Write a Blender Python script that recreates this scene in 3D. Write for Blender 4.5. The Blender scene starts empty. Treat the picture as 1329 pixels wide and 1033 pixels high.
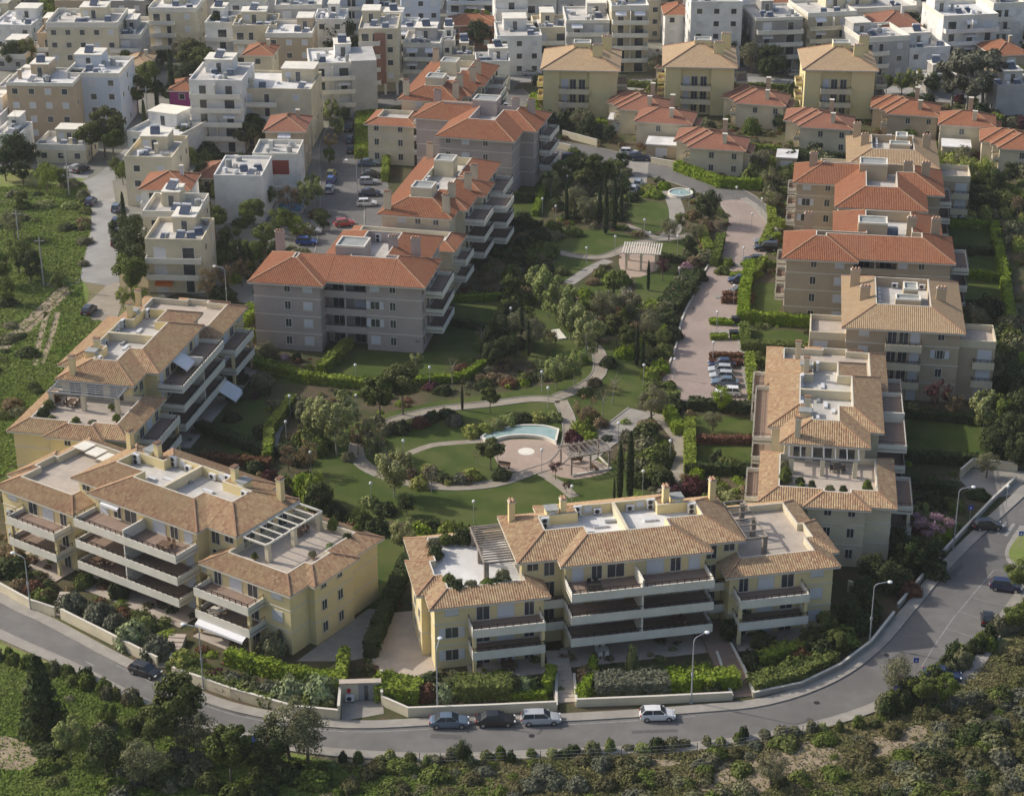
import bpy, math, random
import numpy as np
from mathutils import Vector
rnd = random.Random(7)
PI = math.pi
R = math.radians
S = bpy.context.scene
COL = S.collection

# ---------------------------------------------------------------- camera, sky, sun
CAMH, PITCH, FPX, PCX, PCY = 125.0, R(24.6), 2560.0, 664.5, 516.5
cd = bpy.data.cameras.new('camera'); cam = bpy.data.objects.new('camera', cd); COL.objects.link(cam)
cam.location = (0, 0, CAMH); cam.rotation_euler = (PI/2 - PITCH, 0, 0)
cd.sensor_width = 36; cd.lens = 36*FPX/1329; cd.clip_start = 1; cd.clip_end = 6000
S.camera = cam
SUN_EL = R(35); SUN_DIR = Vector((-0.93, 0.36, 0)).normalized()      # towards the sun, on the ground
w = bpy.data.worlds.new('World'); S.world = w; w.use_nodes = True
nt = w.node_tree; bg = nt.nodes['Background']; sk = nt.nodes.new('ShaderNodeTexSky')
sk.sky_type = 'NISHITA'; sk.sun_disc = False; sk.sun_elevation = SUN_EL
sk.sun_rotation = math.atan2(SUN_DIR.x, SUN_DIR.y); sk.dust_density = 3.5; sk.air_density = 1.0
nt.links.new(sk.outputs[0], bg.inputs[0]); bg.inputs[1].default_value = 0.135
ld = bpy.data.lights.new('sun', 'SUN'); ld.energy = 3.3; ld.angle = R(0.53); ld.color = (1.0, 0.93, 0.82)
sun = bpy.data.objects.new('sun', ld); COL.objects.link(sun)
v = Vector((SUN_DIR.x*math.cos(SUN_EL), SUN_DIR.y*math.cos(SUN_EL), math.sin(SUN_EL)))
sun.rotation_euler = v.to_track_quat('Z', 'Y').to_euler()
S.view_settings.view_transform = 'Standard'; S.view_settings.look = 'None'
S.view_settings.exposure = 0.12; S.view_settings.gamma = 1.0
hz = bpy.data.materials.new('hazy_air'); hz.use_nodes = True; hz.node_tree.nodes.remove(hz.node_tree.nodes['Principled BSDF'])
hv = hz.node_tree.nodes.new('ShaderNodeVolumePrincipled'); hv.inputs['Density'].default_value = 0.00009; hv.inputs['Color'].default_value = (0.93, 0.96, 1.0, 1); hv.inputs['Anisotropy'].default_value = 0.2
hz.node_tree.links.new(hv.outputs[0], hz.node_tree.nodes['Material Output'].inputs['Volume'])
S.cycles.volume_bounces = 0
S.cycles.max_bounces = 5; S.cycles.diffuse_bounces = 3; S.cycles.glossy_bounces = 2; S.cycles.transparent_max_bounces = 6

def G(px, py, z=0.0):
    """world point at height z that was measured at pixel (px, py) of the photograph"""
    u = (px-PCX)/FPX; q = (PCY-py)/FPX
    dy = math.cos(PITCH)+q*math.sin(PITCH); dz = -math.sin(PITCH)+q*math.cos(PITCH)
    t = (z-CAMH)/dz
    return (u*t, dy*t)
def GP(pts, z=0.0): return [G(a, b, z) for a, b in pts]
def proj(x, y, z=0.0):
    c, s = math.cos(PITCH), math.sin(PITCH); zz = z-CAMH
    d = y*c-zz*s; up = y*s+zz*c
    return PCX+FPX*x/d, PCY-FPX*up/d

# ---------------------------------------------------------------- materials
MATS = {}
def mat(name, c1, c2=None, scale=1.0, rough=0.85, bump=0.0, bscale=None, detail=4, metal=0.0, coord='pos',
        c3=None, s3=0.12, f3=0.5, island=0.0, spec=0.3, stretch=None, hue=0.0, objrand=0.0, trans=0.0):
    if name in MATS: return MATS[name]
    m = bpy.data.materials.new(name); m.use_nodes = True; n = m.node_tree; N = n.nodes; Lk = n.links
    b = N['Principled BSDF']; b.inputs['Roughness'].default_value = rough; b.inputs['Metallic'].default_value = metal
    b.inputs['Specular IOR Level'].default_value = spec
    if coord == 'pos':
        g = N.new('ShaderNodeNewGeometry'); vec = g.outputs['Position']
    else:
        g = N.new('ShaderNodeTexCoord'); vec = g.outputs['Object' if coord == 'obj' else 'UV']
    if stretch:
        mp = N.new('ShaderNodeMapping'); mp.inputs['Scale'].default_value = stretch; Lk.new(vec, mp.inputs['Vector']); vec = mp.outputs[0]
    col = None
    rgb = N.new('ShaderNodeRGB'); rgb.outputs[0].default_value = (*c1, 1); col = rgb.outputs[0]
    def mix(a, bb, f, mode='MIX'):
        mx = N.new('ShaderNodeMix'); mx.data_type = 'RGBA'; mx.blend_type = mode
        if isinstance(f, float): mx.inputs[0].default_value = f
        else: Lk.new(f, mx.inputs[0])
        Lk.new(a, mx.inputs[6])
        if isinstance(bb, tuple): mx.inputs[7].default_value = (*bb, 1)
        else: Lk.new(bb, mx.inputs[7])
        return mx.outputs[2]
    def ramp(src, lo, hi):
        mr = N.new('ShaderNodeMapRange'); mr.inputs[1].default_value = lo; mr.inputs[2].default_value = hi
        Lk.new(src, mr.inputs[0]); return mr.outputs[0]
    if c2:
        t = N.new('ShaderNodeTexNoise'); t.inputs['Scale'].default_value = scale; t.inputs['Detail'].default_value = detail
        t.inputs['Roughness'].default_value = 0.65
        Lk.new(vec, t.inputs['Vector']); col = mix(col, c2, ramp(t.outputs[0], 0.35, 0.65))
    if c3:
        t = N.new('ShaderNodeTexNoise'); t.inputs['Scale'].default_value = s3; t.inputs['Detail'].default_value = 5
        Lk.new(vec, t.inputs['Vector'])
        fm = N.new('ShaderNodeMath'); fm.operation = 'MULTIPLY'; fm.inputs[1].default_value = f3
        Lk.new(ramp(t.outputs[0], 0.45, 0.62), fm.inputs[0]); col = mix(col, c3, fm.outputs[0])
    if island or objrand:
        hs = N.new('ShaderNodeHueSaturation')
        if island:
            gi = N.new('ShaderNodeNewGeometry'); src = gi.outputs['Random Per Island']
            mr = N.new('ShaderNodeMapRange'); mr.inputs[3].default_value = 1-island; mr.inputs[4].default_value = 1+island
            Lk.new(src, mr.inputs[0]); Lk.new(mr.outputs[0], hs.inputs['Value'])
        if objrand:
            oi = N.new('ShaderNodeObjectInfo'); mr = N.new('ShaderNodeMapRange')
            mr.inputs[3].default_value = 0.5-objrand*0.12; mr.inputs[4].default_value = 0.5+objrand*0.12
            Lk.new(oi.outputs['Random'], mr.inputs[0]); Lk.new(mr.outputs[0], hs.inputs['Hue'])
            mr = N.new('ShaderNodeMapRange'); mr.inputs[3].default_value = 1-objrand; mr.inputs[4].default_value = 1+0.3*objrand
            Lk.new(oi.outputs['Random'], mr.inputs[0]); Lk.new(mr.outputs[0], hs.inputs['Saturation'])
        Lk.new(col, hs.inputs['Color']); col = hs.outputs[0]
    Lk.new(col, b.inputs['Base Color'])
    if bump:
        t = N.new('ShaderNodeTexNoise'); t.inputs['Scale'].default_value = bscale or scale*3; t.inputs['Detail'].default_value = 4
        Lk.new(vec, t.inputs['Vector']); bp = N.new('ShaderNodeBump'); bp.inputs['Strength'].default_value = 0.8
        bp.inputs['Distance'].default_value = bump; Lk.new(t.outputs[0], bp.inputs['Height']); Lk.new(bp.outputs[0], b.inputs['Normal'])
    if trans:
        tr = N.new('ShaderNodeBsdfTranslucent'); Lk.new(col, tr.inputs[0]); ms = N.new('ShaderNodeMixShader'); ms.inputs[0].default_value = trans
        Lk.new(b.outputs[0], ms.inputs[1]); Lk.new(tr.outputs[0], ms.inputs[2]); Lk.new(ms.outputs[0], N['Material Output'].inputs[0])
    MATS[name] = m
    return m

def tile_mat(name, cols, patch, row=0.4, colw=0.3):
    """clay tiles: uv in metres, one random tone per tile, rows stepped by bump"""
    if name in MATS: return MATS[name]
    m = bpy.data.materials.new(name); m.use_nodes = True; n = m.node_tree; N = n.nodes; Lk = n.links
    b = N['Principled BSDF']; b.inputs['Roughness'].default_value = 0.85; b.inputs['Specular IOR Level'].default_value = 0.2
    tc = N.new('ShaderNodeUVMap'); sp = N.new('ShaderNodeSeparateXYZ'); Lk.new(tc.outputs[0], sp.inputs[0])
    def mth(op, a, bb=None):
        x = N.new('ShaderNodeMath'); x.operation = op
        if isinstance(a, (int, float)): x.inputs[0].default_value = a
        else: Lk.new(a, x.inputs[0])
        if bb is not None:
            if isinstance(bb, (int, float)): x.inputs[1].default_value = bb
            else: Lk.new(bb, x.inputs[1])
        return x.outputs[0]
    u = mth('DIVIDE', sp.outputs[0], colw); vv = mth('DIVIDE', sp.outputs[1], row)
    fu, fv = mth('FLOOR', u), mth('FLOOR', vv)
    cb = N.new('ShaderNodeCombineXYZ'); Lk.new(fu, cb.inputs[0]); Lk.new(fv, cb.inputs[1])
    wn = N.new('ShaderNodeTexWhiteNoise'); wn.noise_dimensions = '2D'; Lk.new(cb.outputs[0], wn.inputs['Vector'])
    cr = N.new('ShaderNodeValToRGB'); e = cr.color_ramp.elements
    e[0].position = 0; e[0].color = (*cols[0], 1); e[1].position = 1; e[1].color = (*cols[-1], 1)
    for i, c in enumerate(cols[1:-1]):
        k = e.new((i+1)/(len(cols)-1)); k.color = (*c, 1)
    Lk.new(wn.outputs[0], cr.inputs[0])
    g = N.new('ShaderNodeNewGeometry'); t = N.new('ShaderNodeTexNoise'); t.inputs['Scale'].default_value = 0.22; t.inputs['Detail'].default_value = 6
    t.inputs['Roughness'].default_value = 0.7
    Lk.new(g.outputs['Position'], t.inputs['Vector'])
    mr = N.new('ShaderNodeMapRange'); mr.inputs[1].default_value = 0.42; mr.inputs[2].default_value = 0.66; mr.inputs[4].default_value = 0.45
    Lk.new(t.outputs[0], mr.inputs[0])
    mx = N.new('ShaderNodeMix'); mx.data_type = 'RGBA'; Lk.new(mr.outputs[0], mx.inputs[0]); Lk.new(cr.outputs[0], mx.inputs[6]); mx.inputs[7].default_value = (*patch, 1)
    Lk.new(mx.outputs[2], b.inputs['Base Color'])
    fr = mth('FRACT', vv); ht = mth('MULTIPLY', mth('SUBTRACT', 1.0, fr), 1.0)
    bp = N.new('ShaderNodeBump'); bp.inputs['Strength'].default_value = 1.0; bp.inputs['Distance'].default_value = 0.06
    Lk.new(ht, bp.inputs['Height']); Lk.new(bp.outputs[0], b.inputs['Normal'])
    MATS[name] = m
    return m

# ---------------------------------------------------------------- mesh collector
class MB:
    def __init__(s): s.v = []; s.f = []; s.m = []; s.uv = None
    def poly(s, pts, mi=0):
        k = len(s.v); s.v += [tuple(p) for p in pts]; s.f.append(tuple(range(k, k+len(pts)))); s.m.append(mi)
    def box(s, x0, y0, z0, x1, y1, z1, mi=0, skip=''):
        k = len(s.v)
        s.v += [(x0, y0, z0), (x1, y0, z0), (x1, y1, z0), (x0, y1, z0), (x0, y0, z1), (x1, y0, z1), (x1, y1, z1), (x0, y1, z1)]
        F = {'b': (0, 3, 2, 1), 't': (4, 5, 6, 7), 's': (0, 1, 5, 4), 'e': (1, 2, 6, 5), 'n': (2, 3, 7, 6), 'w': (3, 0, 4, 7)}
        for c, f in F.items():
            if c not in skip: s.f.append(tuple(k+i for i in f)); s.m.append(mi)
        return s
    def prism(s, pts, z0, z1, mi=0, top=True, bot=False, sides=True):
        n = len(pts); k = len(s.v)
        s.v += [(p[0], p[1], z0) for p in pts]+[(p[0], p[1], z1) for p in pts]
        if sides:
            for i in range(n):
                j = (i+1) % n; s.f.append((k+i, k+j, k+n+j, k+n+i)); s.m.append(mi)
        if top: s.f.append(tuple(k+n+i for i in range(n))); s.m.append(mi)
        if bot: s.f.append(tuple(k+i for i in reversed(range(n)))); s.m.append(mi)
        return s
    def bar(s, a, b, w, h=None, mi=0):
        a = Vector(a); b = Vector(b); h = h or w; d = (b-a)
        if d.length < 1e-6: return s
        d.normalize(); up = Vector((0, 0, 1)) if abs(d.z) < 0.95 else Vector((0, 1, 0))
        sx = d.cross(up).normalized()*w/2; sy = sx.cross(d).normalized()*h/2
        k = len(s.v)
        for p in (a, b):
            for q in (-sx-sy, sx-sy, sx+sy, -sx+sy): s.v.append(tuple(p+q))
        for f in ((0, 1, 5, 4), (1, 2, 6, 5), (2, 3, 7, 6), (3, 0, 4, 7), (3, 2, 1, 0), (4, 5, 6, 7)):
            s.f.append(tuple(k+i for i in f)); s.m.append(mi)
        return s
    def tube(s, a, b, r0, r1=None, n=8, mi=0, caps=True):
        a = Vector(a); b = Vector(b); r1 = r0 if r1 is None else r1; d = (b-a).normalized()
        up = Vector((0, 0, 1)) if abs(d.z) < 0.95 else Vector((0, 1, 0)); x = d.cross(up).normalized(); y = d.cross(x)
        k = len(s.v)
        for p, r in ((a, r0), (b, r1)):
            for i in range(n): t = 2*PI*i/n; s.v.append(tuple(p+x*math.cos(t)*r+y*math.sin(t)*r))
        for i in range(n): j = (i+1) % n; s.f.append((k+i, k+n+i, k+n+j, k+j)); s.m.append(mi)
        if caps: s.f.append(tuple(k+i for i in range(n))); s.m.append(mi); s.f.append(tuple(k+n+i for i in reversed(range(n)))); s.m.append(mi)
        return s
    def ball(s, c, r, n=8, m=5, mi=0, sz=1.0):
        k = len(s.v); c = Vector(c)
        for i in range(m+1):
            ph = PI*i/m
            for j in range(n): t = 2*PI*j/n; s.v.append((c.x+r*math.sin(ph)*math.cos(t), c.y+r*math.sin(ph)*math.sin(t), c.z+r*sz*math.cos(ph)))
        for i in range(m):
            for j in range(n): q = (j+1) % n; s.f.append((k+i*n+j, k+(i+1)*n+j, k+(i+1)*n+q, k+i*n+q)); s.m.append(mi)
        return s
    def mesh(s, name, mats, smooth=False):
        me = bpy.data.meshes.new(name); me.from_pydata(s.v, [], s.f)
        if not isinstance(mats, (list, tuple)): mats = [mats]
        for q in mats: me.materials.append(q)
        if len(mats) > 1: me.polygons.foreach_set('material_index', s.m)
        if smooth: me.polygons.foreach_set('use_smooth', [True]*len(s.f))
        return me
    def build(s, name, mats, parent=None, loc=(0, 0, 0), rz=0, smooth=False):
        return link(name, s.mesh(name, mats, smooth), parent, loc, rz)
def link(name, data, parent=None, loc=(0, 0, 0), rz=0):
    o = bpy.data.objects.new(name, data); COL.objects.link(o); o.parent = parent
    o.location = loc; o.rotation_euler = (0, 0, rz)
    return o
THINGS = []
def tag(o, label, cat, group=None):
    o['label'] = label; o['category'] = cat
    if group: o['group'] = group
    THINGS.append(o); return o
def thing(name, label, cat, loc=(0, 0, 0), rz=0, group=None): return tag(link(name, None, None, loc, rz), label, cat, group)
def struct(o): o['kind'] = 'structure'; return o
def stuff(o): o['kind'] = 'stuff'; return o

def offset(poly, d):
    """mitred inward offset of a CCW polygon"""
    n = len(poly); out = []
    for i in range(n):
        p0, p1, p2 = Vector(poly[i-1][:2]), Vector(poly[i][:2]), Vector(poly[(i+1) % n][:2])
        a = (p1-p0).normalized(); b = (p2-p1).normalized()
        na = Vector((-a.y, a.x)); nb = Vector((-b.y, b.x)); den = 1+na.dot(nb)
        if den < 0.15: den = 0.15
        q = p1+(na+nb)*d/den; out.append((q.x, q.y))
    return out
def area(p): return 0.5*sum(p[i][0]*p[(i+1) % len(p)][1]-p[(i+1) % len(p)][0]*p[i][1] for i in range(len(p)))
def pip(x, y, poly):
    c = False; j = len(poly)-1
    for i in range(len(poly)):
        xi, yi = poly[i]; xj, yj = poly[j]
        if (yi > y) != (yj > y) and x < (xj-xi)*(y-yi)/(yj-yi)+xi: c = not c
        j = i
    return c

def pipn(X, Y, poly):
    c = np.zeros(len(X), bool); j = len(poly)-1
    for i in range(len(poly)):
        xi, yi = poly[i]; xj, yj = poly[j]; k = (yi > Y) != (yj > Y)
        c ^= k & (X < (xj-xi)*(Y-yi)/((yj-yi) or 1e-9)+xi); j = i
    return c
# ---------------------------------------------------------------- palette
WALL = {
 'yellow': mat('yellow_render', (0.72, 0.60, 0.32), (0.77, 0.645, 0.36), 0.5, 0.9, c3=(0.64, 0.54, 0.32), s3=0.3, f3=0.4),
 'cream': mat('cream_render', (0.64, 0.57, 0.41), (0.69, 0.615, 0.45), 0.5, 0.9, c3=(0.47, 0.42, 0.32), s3=0.3, f3=0.4),
 'mauve': mat('grey_pink_render', (0.43, 0.36, 0.335), (0.47, 0.40, 0.37), 0.5, 0.9, c3=(0.35, 0.31, 0.28), s3=0.3, f3=0.4),
 'beige': mat('beige_render', (0.46, 0.37, 0.26), (0.50, 0.41, 0.29), 0.5, 0.9, c3=(0.41, 0.33, 0.24), s3=0.3, f3=0.4),
 'mustard': mat('mustard_render', (0.76, 0.66, 0.34), (0.79, 0.69, 0.38), 0.5, 0.9, c3=(0.70, 0.60, 0.33), s3=0.3, f3=0.4),
 'white': mat('white_render', (0.83, 0.82, 0.79), (0.76, 0.75, 0.71), 0.4, 0.85, c3=(0.56, 0.55, 0.52), s3=0.35, f3=0.5),
 'grey': mat('grey_render', (0.46, 0.45, 0.43), (0.52, 0.51, 0.49), 0.4, 0.9, c3=(0.37, 0.36, 0.34), s3=0.35, f3=0.5),
 'paleblue': mat('pale_blue_render', (0.55, 0.60, 0.67), (0.60, 0.64, 0.70), 0.4, 0.9),
 'tan': mat('tan_render', (0.50, 0.38, 0.25), (0.54, 0.42, 0.29), 0.4, 0.9, c3=(0.42, 0.33, 0.24), s3=0.35, f3=0.5),
 'magenta': mat('magenta_render', (0.33, 0.05, 0.20), (0.36, 0.07, 0.23), 0.4, 0.9),
 'concrete': mat('bare_concrete', (0.36, 0.34, 0.31), (0.43, 0.41, 0.37), 0.6, 0.95, c3=(0.28, 0.26, 0.24), s3=0.3, f3=0.6),
 'brick': mat('brick_facing', (0.30, 0.15, 0.11), (0.34, 0.18, 0.13), 2.0, 0.9),
}
M_WHITE = mat('white_paint', (0.79, 0.755, 0.66), (0.74, 0.705, 0.61), 0.8, 0.7, c3=(0.58, 0.55, 0.49), s3=0.5, f3=0.35)
M_TRIM = mat('pale_trim', (0.62, 0.58, 0.50), (0.66, 0.62, 0.54), 0.8, 0.8)
M_GLASS = mat('window_glass', (0.035, 0.045, 0.055), (0.07, 0.08, 0.09), 0.3, 0.12, spec=0.7)
M_SHUT = mat('white_shutter', (0.66, 0.67, 0.69), (0.60, 0.61, 0.63), 3, 0.6)
M_RAIL = mat('dark_railing', (0.03, 0.028, 0.027), None, rough=0.5)
M_SLAB = mat('terrace_paving', (0.50, 0.43, 0.36), (0.43, 0.37, 0.31), 1.2, 0.85, c3=(0.34, 0.29, 0.25), s3=0.4, f3=0.4)
M_BROWNSLAB = mat('balcony_floor', (0.25, 0.18, 0.14), (0.30, 0.22, 0.17), 1.0, 0.8)
M_DECK = mat('roof_membrane', (0.60, 0.58, 0.54), (0.50, 0.48, 0.45), 0.7, 0.85, c3=(0.36, 0.34, 0.31), s3=0.25, f3=0.6)
M_BRIGHTDECK = mat('roof_paint_white', (0.76, 0.75, 0.73), (0.66, 0.65, 0.63), 0.6, 0.8, c3=(0.46, 0.45, 0.43), s3=0.25, f3=0.5)
M_GREYTOP = mat('grey_roof_felt', (0.26, 0.28, 0.28), (0.33, 0.34, 0.33), 0.6, 0.9)
M_METAL = mat('painted_metal', (0.34, 0.35, 0.36), None, rough=0.5, metal=0.3)
M_PANEL = mat('solar_panel', (0.04, 0.055, 0.09), (0.07, 0.09, 0.13), 1.5, 0.2, spec=0.7)
M_WOOD = mat('weathered_wood', (0.24, 0.205, 0.175), (0.32, 0.28, 0.24), 2.5, 0.85)
M_DARKWOOD = mat('brown_wood', (0.12, 0.07, 0.045), (0.16, 0.10, 0.06), 2.5, 0.7)
M_FAN = mat('fan_grille', (0.035, 0.035, 0.038), None, rough=0.6)
M_CAP = mat('ridge_mortar', (0.42, 0.27, 0.18), (0.36, 0.21, 0.13), 2.0, 0.9)
M_AWN = mat('white_canvas', (0.76, 0.76, 0.78), (0.70, 0.70, 0.72), 1, 0.8)
M_BLUE = mat('blue_plastic', (0.02, 0.07, 0.42), (0.03, 0.09, 0.48), 1, 0.5)
TILE = {
 'tan': tile_mat('tan_clay_tiles', [(0.467, 0.333, 0.196), (0.393, 0.240, 0.142), (0.518, 0.397, 0.235), (0.317, 0.180, 0.113), (0.442, 0.295, 0.176)], (0.393, 0.304, 0.187)),
 'pink': tile_mat('pink_brown_clay_tiles', [(0.425, 0.277, 0.161), (0.349, 0.206, 0.124), (0.468, 0.338, 0.198), (0.289, 0.161, 0.101), (0.400, 0.262, 0.152)], (0.400, 0.331, 0.175)),
 'red': tile_mat('terracotta_tiles', [(0.318, 0.135, 0.073), (0.285, 0.114, 0.062), (0.341, 0.155, 0.084), (0.259, 0.102, 0.057)], (0.296, 0.151, 0.092)),
 'dusty': tile_mat('dusty_red_tiles', [(0.294, 0.133, 0.085), (0.260, 0.113, 0.074), (0.314, 0.151, 0.097)], (0.274, 0.144, 0.097)),
 'sand': tile_mat('sand_tiles', [(0.450, 0.327, 0.197), (0.409, 0.288, 0.173), (0.483, 0.361, 0.226), (0.385, 0.258, 0.154)], (0.392, 0.292, 0.192)),
}
# ---------------------------------------------------------------- labels: tie-break and spelling
ORD = ['leftmost', 'second', 'third', 'fourth', 'fifth', 'sixth', 'seventh', 'eighth', 'ninth', 'tenth', 'eleventh', 'twelfth', 'thirteenth',
       'fourteenth', 'fifteenth', 'sixteenth', 'seventeenth', 'eighteenth', 'nineteenth', 'twentieth']
def ordinal(i):
    if i < len(ORD): return ORD[i]
    t, u = divmod(i+1, 10)
    tens = {2: 'twenty', 3: 'thirty', 4: 'forty', 5: 'fifty', 6: 'sixty', 7: 'seventy', 8: 'eighty', 9: 'ninety'}[t]
    return {2: 'twentieth', 3: 'thirtieth', 4: 'fortieth', 5: 'fiftieth', 6: 'sixtieth', 7: 'seventieth', 8: 'eightieth', 9: 'ninetieth'}[t] if u == 0 \
        else tens+'-'+['', 'first', 'second', 'third', 'fourth', 'fifth', 'sixth', 'seventh', 'eighth', 'ninth'][u]
MARKS = []          # (x, y, phrase) landmarks that labels may refer to
def near(x, y):
    return min(MARKS, key=lambda m: (m[0]-x)**2+(m[1]-y)**2)[2]
def centre(o):
    if o.type == 'MESH' and o.data is not None and len(o.data.vertices) and o.location.length < 1e-6:
        n = len(o.data.vertices); vs = o.data.vertices; k = max(1, n//40); s = [vs[i].co for i in range(0, n, k)]
        return sum((p.x for p in s))/len(s), sum((p.y for p in s))/len(s)
    return o.location.x, o.location.y
def finish_labels():
    by = {}
    for o in THINGS: by.setdefault(o['label'], []).append(o)
    for lab, os_ in by.items():
        if len(os_) < 2: continue
        os_.sort(key=lambda o: proj(*centre(o))[0])
        for i, o in enumerate(os_):
            n = len(os_)
            t = ('left one of two' if i == 0 else 'right one of two') if n == 2 else ('rightmost' if i == n-1 else 'leftmost' if i == 0 else ordinal(i)+' from left')
            o['label'] = lab+', '+t
# ---------------------------------------------------------------- building kit
FACE = {'S': 0.0, 'E': PI/2, 'N': PI, 'W': -PI/2}
def slope_mesh(edges_in, z, rise, tile, ribs=True):
    """edges_in: (a, b, ia, ib) outer and inner points; barrel ribs run up every slope"""
    V = []; F = []; UV = []; base = 0
    for (a, b, ia, ib) in edges_in:
        a, b, ia, ib = (np.array(q[:2], float) for q in (a, b, ia, ib))
        L = np.linalg.norm(b-a)
        if L < 0.05: continue
        t = (b-a)/L; n = np.array([-t[1], t[0]])
        ins = float(np.dot(ia-a, n)); ua = float(np.dot(ia-a, t)); ub = float(np.dot(ib-a, t)); SL = math.hypot(ins, rise)
        u0, u1 = min(0, ua), max(L, ub); step = 0.075 if ribs else 0.6
        us = np.arange(u0, u1, step); us = np.append(us, u1); us = np.unique(np.concatenate([us, [0, L, np.clip(ua, u0, u1), np.clip(ub, u0, u1)]]))
        lo = np.zeros_like(us); hi = np.full_like(us, SL)
        if ua < 0: lo = np.where(us < 0, SL*(-us)/(-ua), lo)
        elif ua > 0: hi = np.where(us < ua, SL*us/ua, hi)
        if ub > L: lo = np.where(us > L, SL*(us-L)/(ub-L), lo)
        elif ub < L: hi = np.where(us > ub, np.minimum(hi, SL*(L-us)/max(L-ub, 1e-6)), hi)
        hi = np.maximum(hi, lo)
        ph = (us/0.30) % 1.0
        hgt = 0.085*np.sqrt(np.clip(np.sin(ph*PI), 0, 1)) if ribs else 0*us
        nr = 2
        fr = np.linspace(0, 1, nr)
        vv = lo[:, None]+(hi-lo)[:, None]*fr[None, :]
        nz = ins/SL; nh = -rise/SL
        X = a[0]+us[:, None]*t[0]+vv/SL*ins*n[0]+hgt[:, None]*nh*n[0]
        Y = a[1]+us[:, None]*t[1]+vv/SL*ins*n[1]+hgt[:, None]*nh*n[1]
        Z = z+vv/SL*rise+hgt[:, None]*nz
        m = len(us); V.append(np.stack([X, Y, Z], -1).reshape(-1, 3))
        i = np.arange(m-1)[:, None]; j = np.arange(nr-1)[None, :]
        q = np.stack([i*nr+j, (i+1)*nr+j, (i+1)*nr+j+1, i*nr+j+1], -1).reshape(-1, 4)
        uv = np.stack([np.repeat(us[:, None], nr, 1)+base*0.013, vv], -1).reshape(-1, 2)
        UV.append(uv[q.reshape(-1)]); F.append(q+base); base += m*nr
    V = np.concatenate(V); F = np.concatenate(F); UV = np.concatenate(UV)
    me = bpy.data.meshes.new('roof'); me.from_pydata(V.tolist(), [], F.tolist()); me.materials.append(tile)
    ul = me.uv_layers.new(name='UVMap'); ul.data.foreach_set('uv', UV.astype(np.float32).reshape(-1))
    return me
def ring_roof(P, out, z, ins, rise, tile, wallm, floor=None, floorm=None, oh=0.7, skip=(), ribs=True, cap=M_CAP, dz=0.25, parapet=True):
    n = len(out); inn = offset(out, ins); wl = offset(out, oh)
    E = [(out[i], out[(i+1) % n], inn[i], inn[(i+1) % n]) for i in range(n) if i not in skip]
    roof = link('roof', slope_mesh(E, z, rise, tile, ribs), P)
    f = MB()
    for i in range(n):
        if i in skip: continue
        a, b = out[i], out[(i+1) % n]; c, d = wl[i], wl[(i+1) % n]
        f.poly([(*a, z-dz), (*b, z-dz), (*b, z-0.005), (*a, z-0.005)]); f.poly([(*a, z-dz), (*c, z-dz), (*d, z-dz), (*b, z-dz)])
    f.build('eaves_board', M_TRIM, roof)
    for i in range(n):
        a, b, c = Vector(out[i-1]), Vector(out[i]), Vector(out[(i+1) % n]); cr = (b-a).x*(c-b).y-(b-a).y*(c-b).x
        if cr > 0 and not (i in skip and (i-1) % n in skip) and (i not in skip or (i-1) % n not in skip):
            MB().bar((*out[i], z+0.07), (*inn[i], z+rise+0.07), 0.2, 0.14).build('hip_cap', cap, roof)
    if parapet and floor is not None:
        p = MB(); pi = offset(out, ins+0.18)
        for i in range(n):
            if i in skip: continue
            j = (i+1) % n; a, b, c, d = inn[i], inn[j], pi[i], pi[j]; h = z+rise+0.06
            p.poly([(*d, floor), (*c, floor), (*c, h), (*d, h)]); p.poly([(*a, h), (*b, h), (*d, h), (*c, h)], 1); p.poly([(*a, h-0.3), (*b, h-0.3), (*b, h), (*a, h)], 1)
        p.build('parapet', [wallm, M_TRIM], P)
        q = MB(); q.poly([(*r, floor) for r in offset(out, ins*0.55)]); q.build('roof_terrace', floorm or M_DECK, P)
    elif parapet is False and ins > 0:
        k = MB()
        for i in range(n):
            a, b = inn[i], inn[(i+1) % n]
            if (Vector(a)-Vector(b)).length > 0.3: k.bar((*a, z+rise+0.06), (*b, z+rise+0.06), 0.22, 0.15)
        if k.f: k.build('ridge_cap', cap, roof)
    return roof
FOOT = []
def walls(P, poly, z0, z1, m, bands=(), top=False):
    c_, s_ = math.cos(P.rotation_euler[2]), math.sin(P.rotation_euler[2]); FOOT.append([(P.location[0]+x*c_-y*s_, P.location[1]+x*s_+y*c_) for x, y in poly])
    w = MB().prism(poly, z0, z1, top=top).build('wall', m, P)
    for b in bands:
        MB().prism(offset(poly, -0.05), b, b+0.16, top=True, bot=True).build('string_course', M_TRIM, w)
    return w
_C = {}
def cached(key, fn):
    if key not in _C: _C[key] = fn()
    return _C[key]
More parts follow.
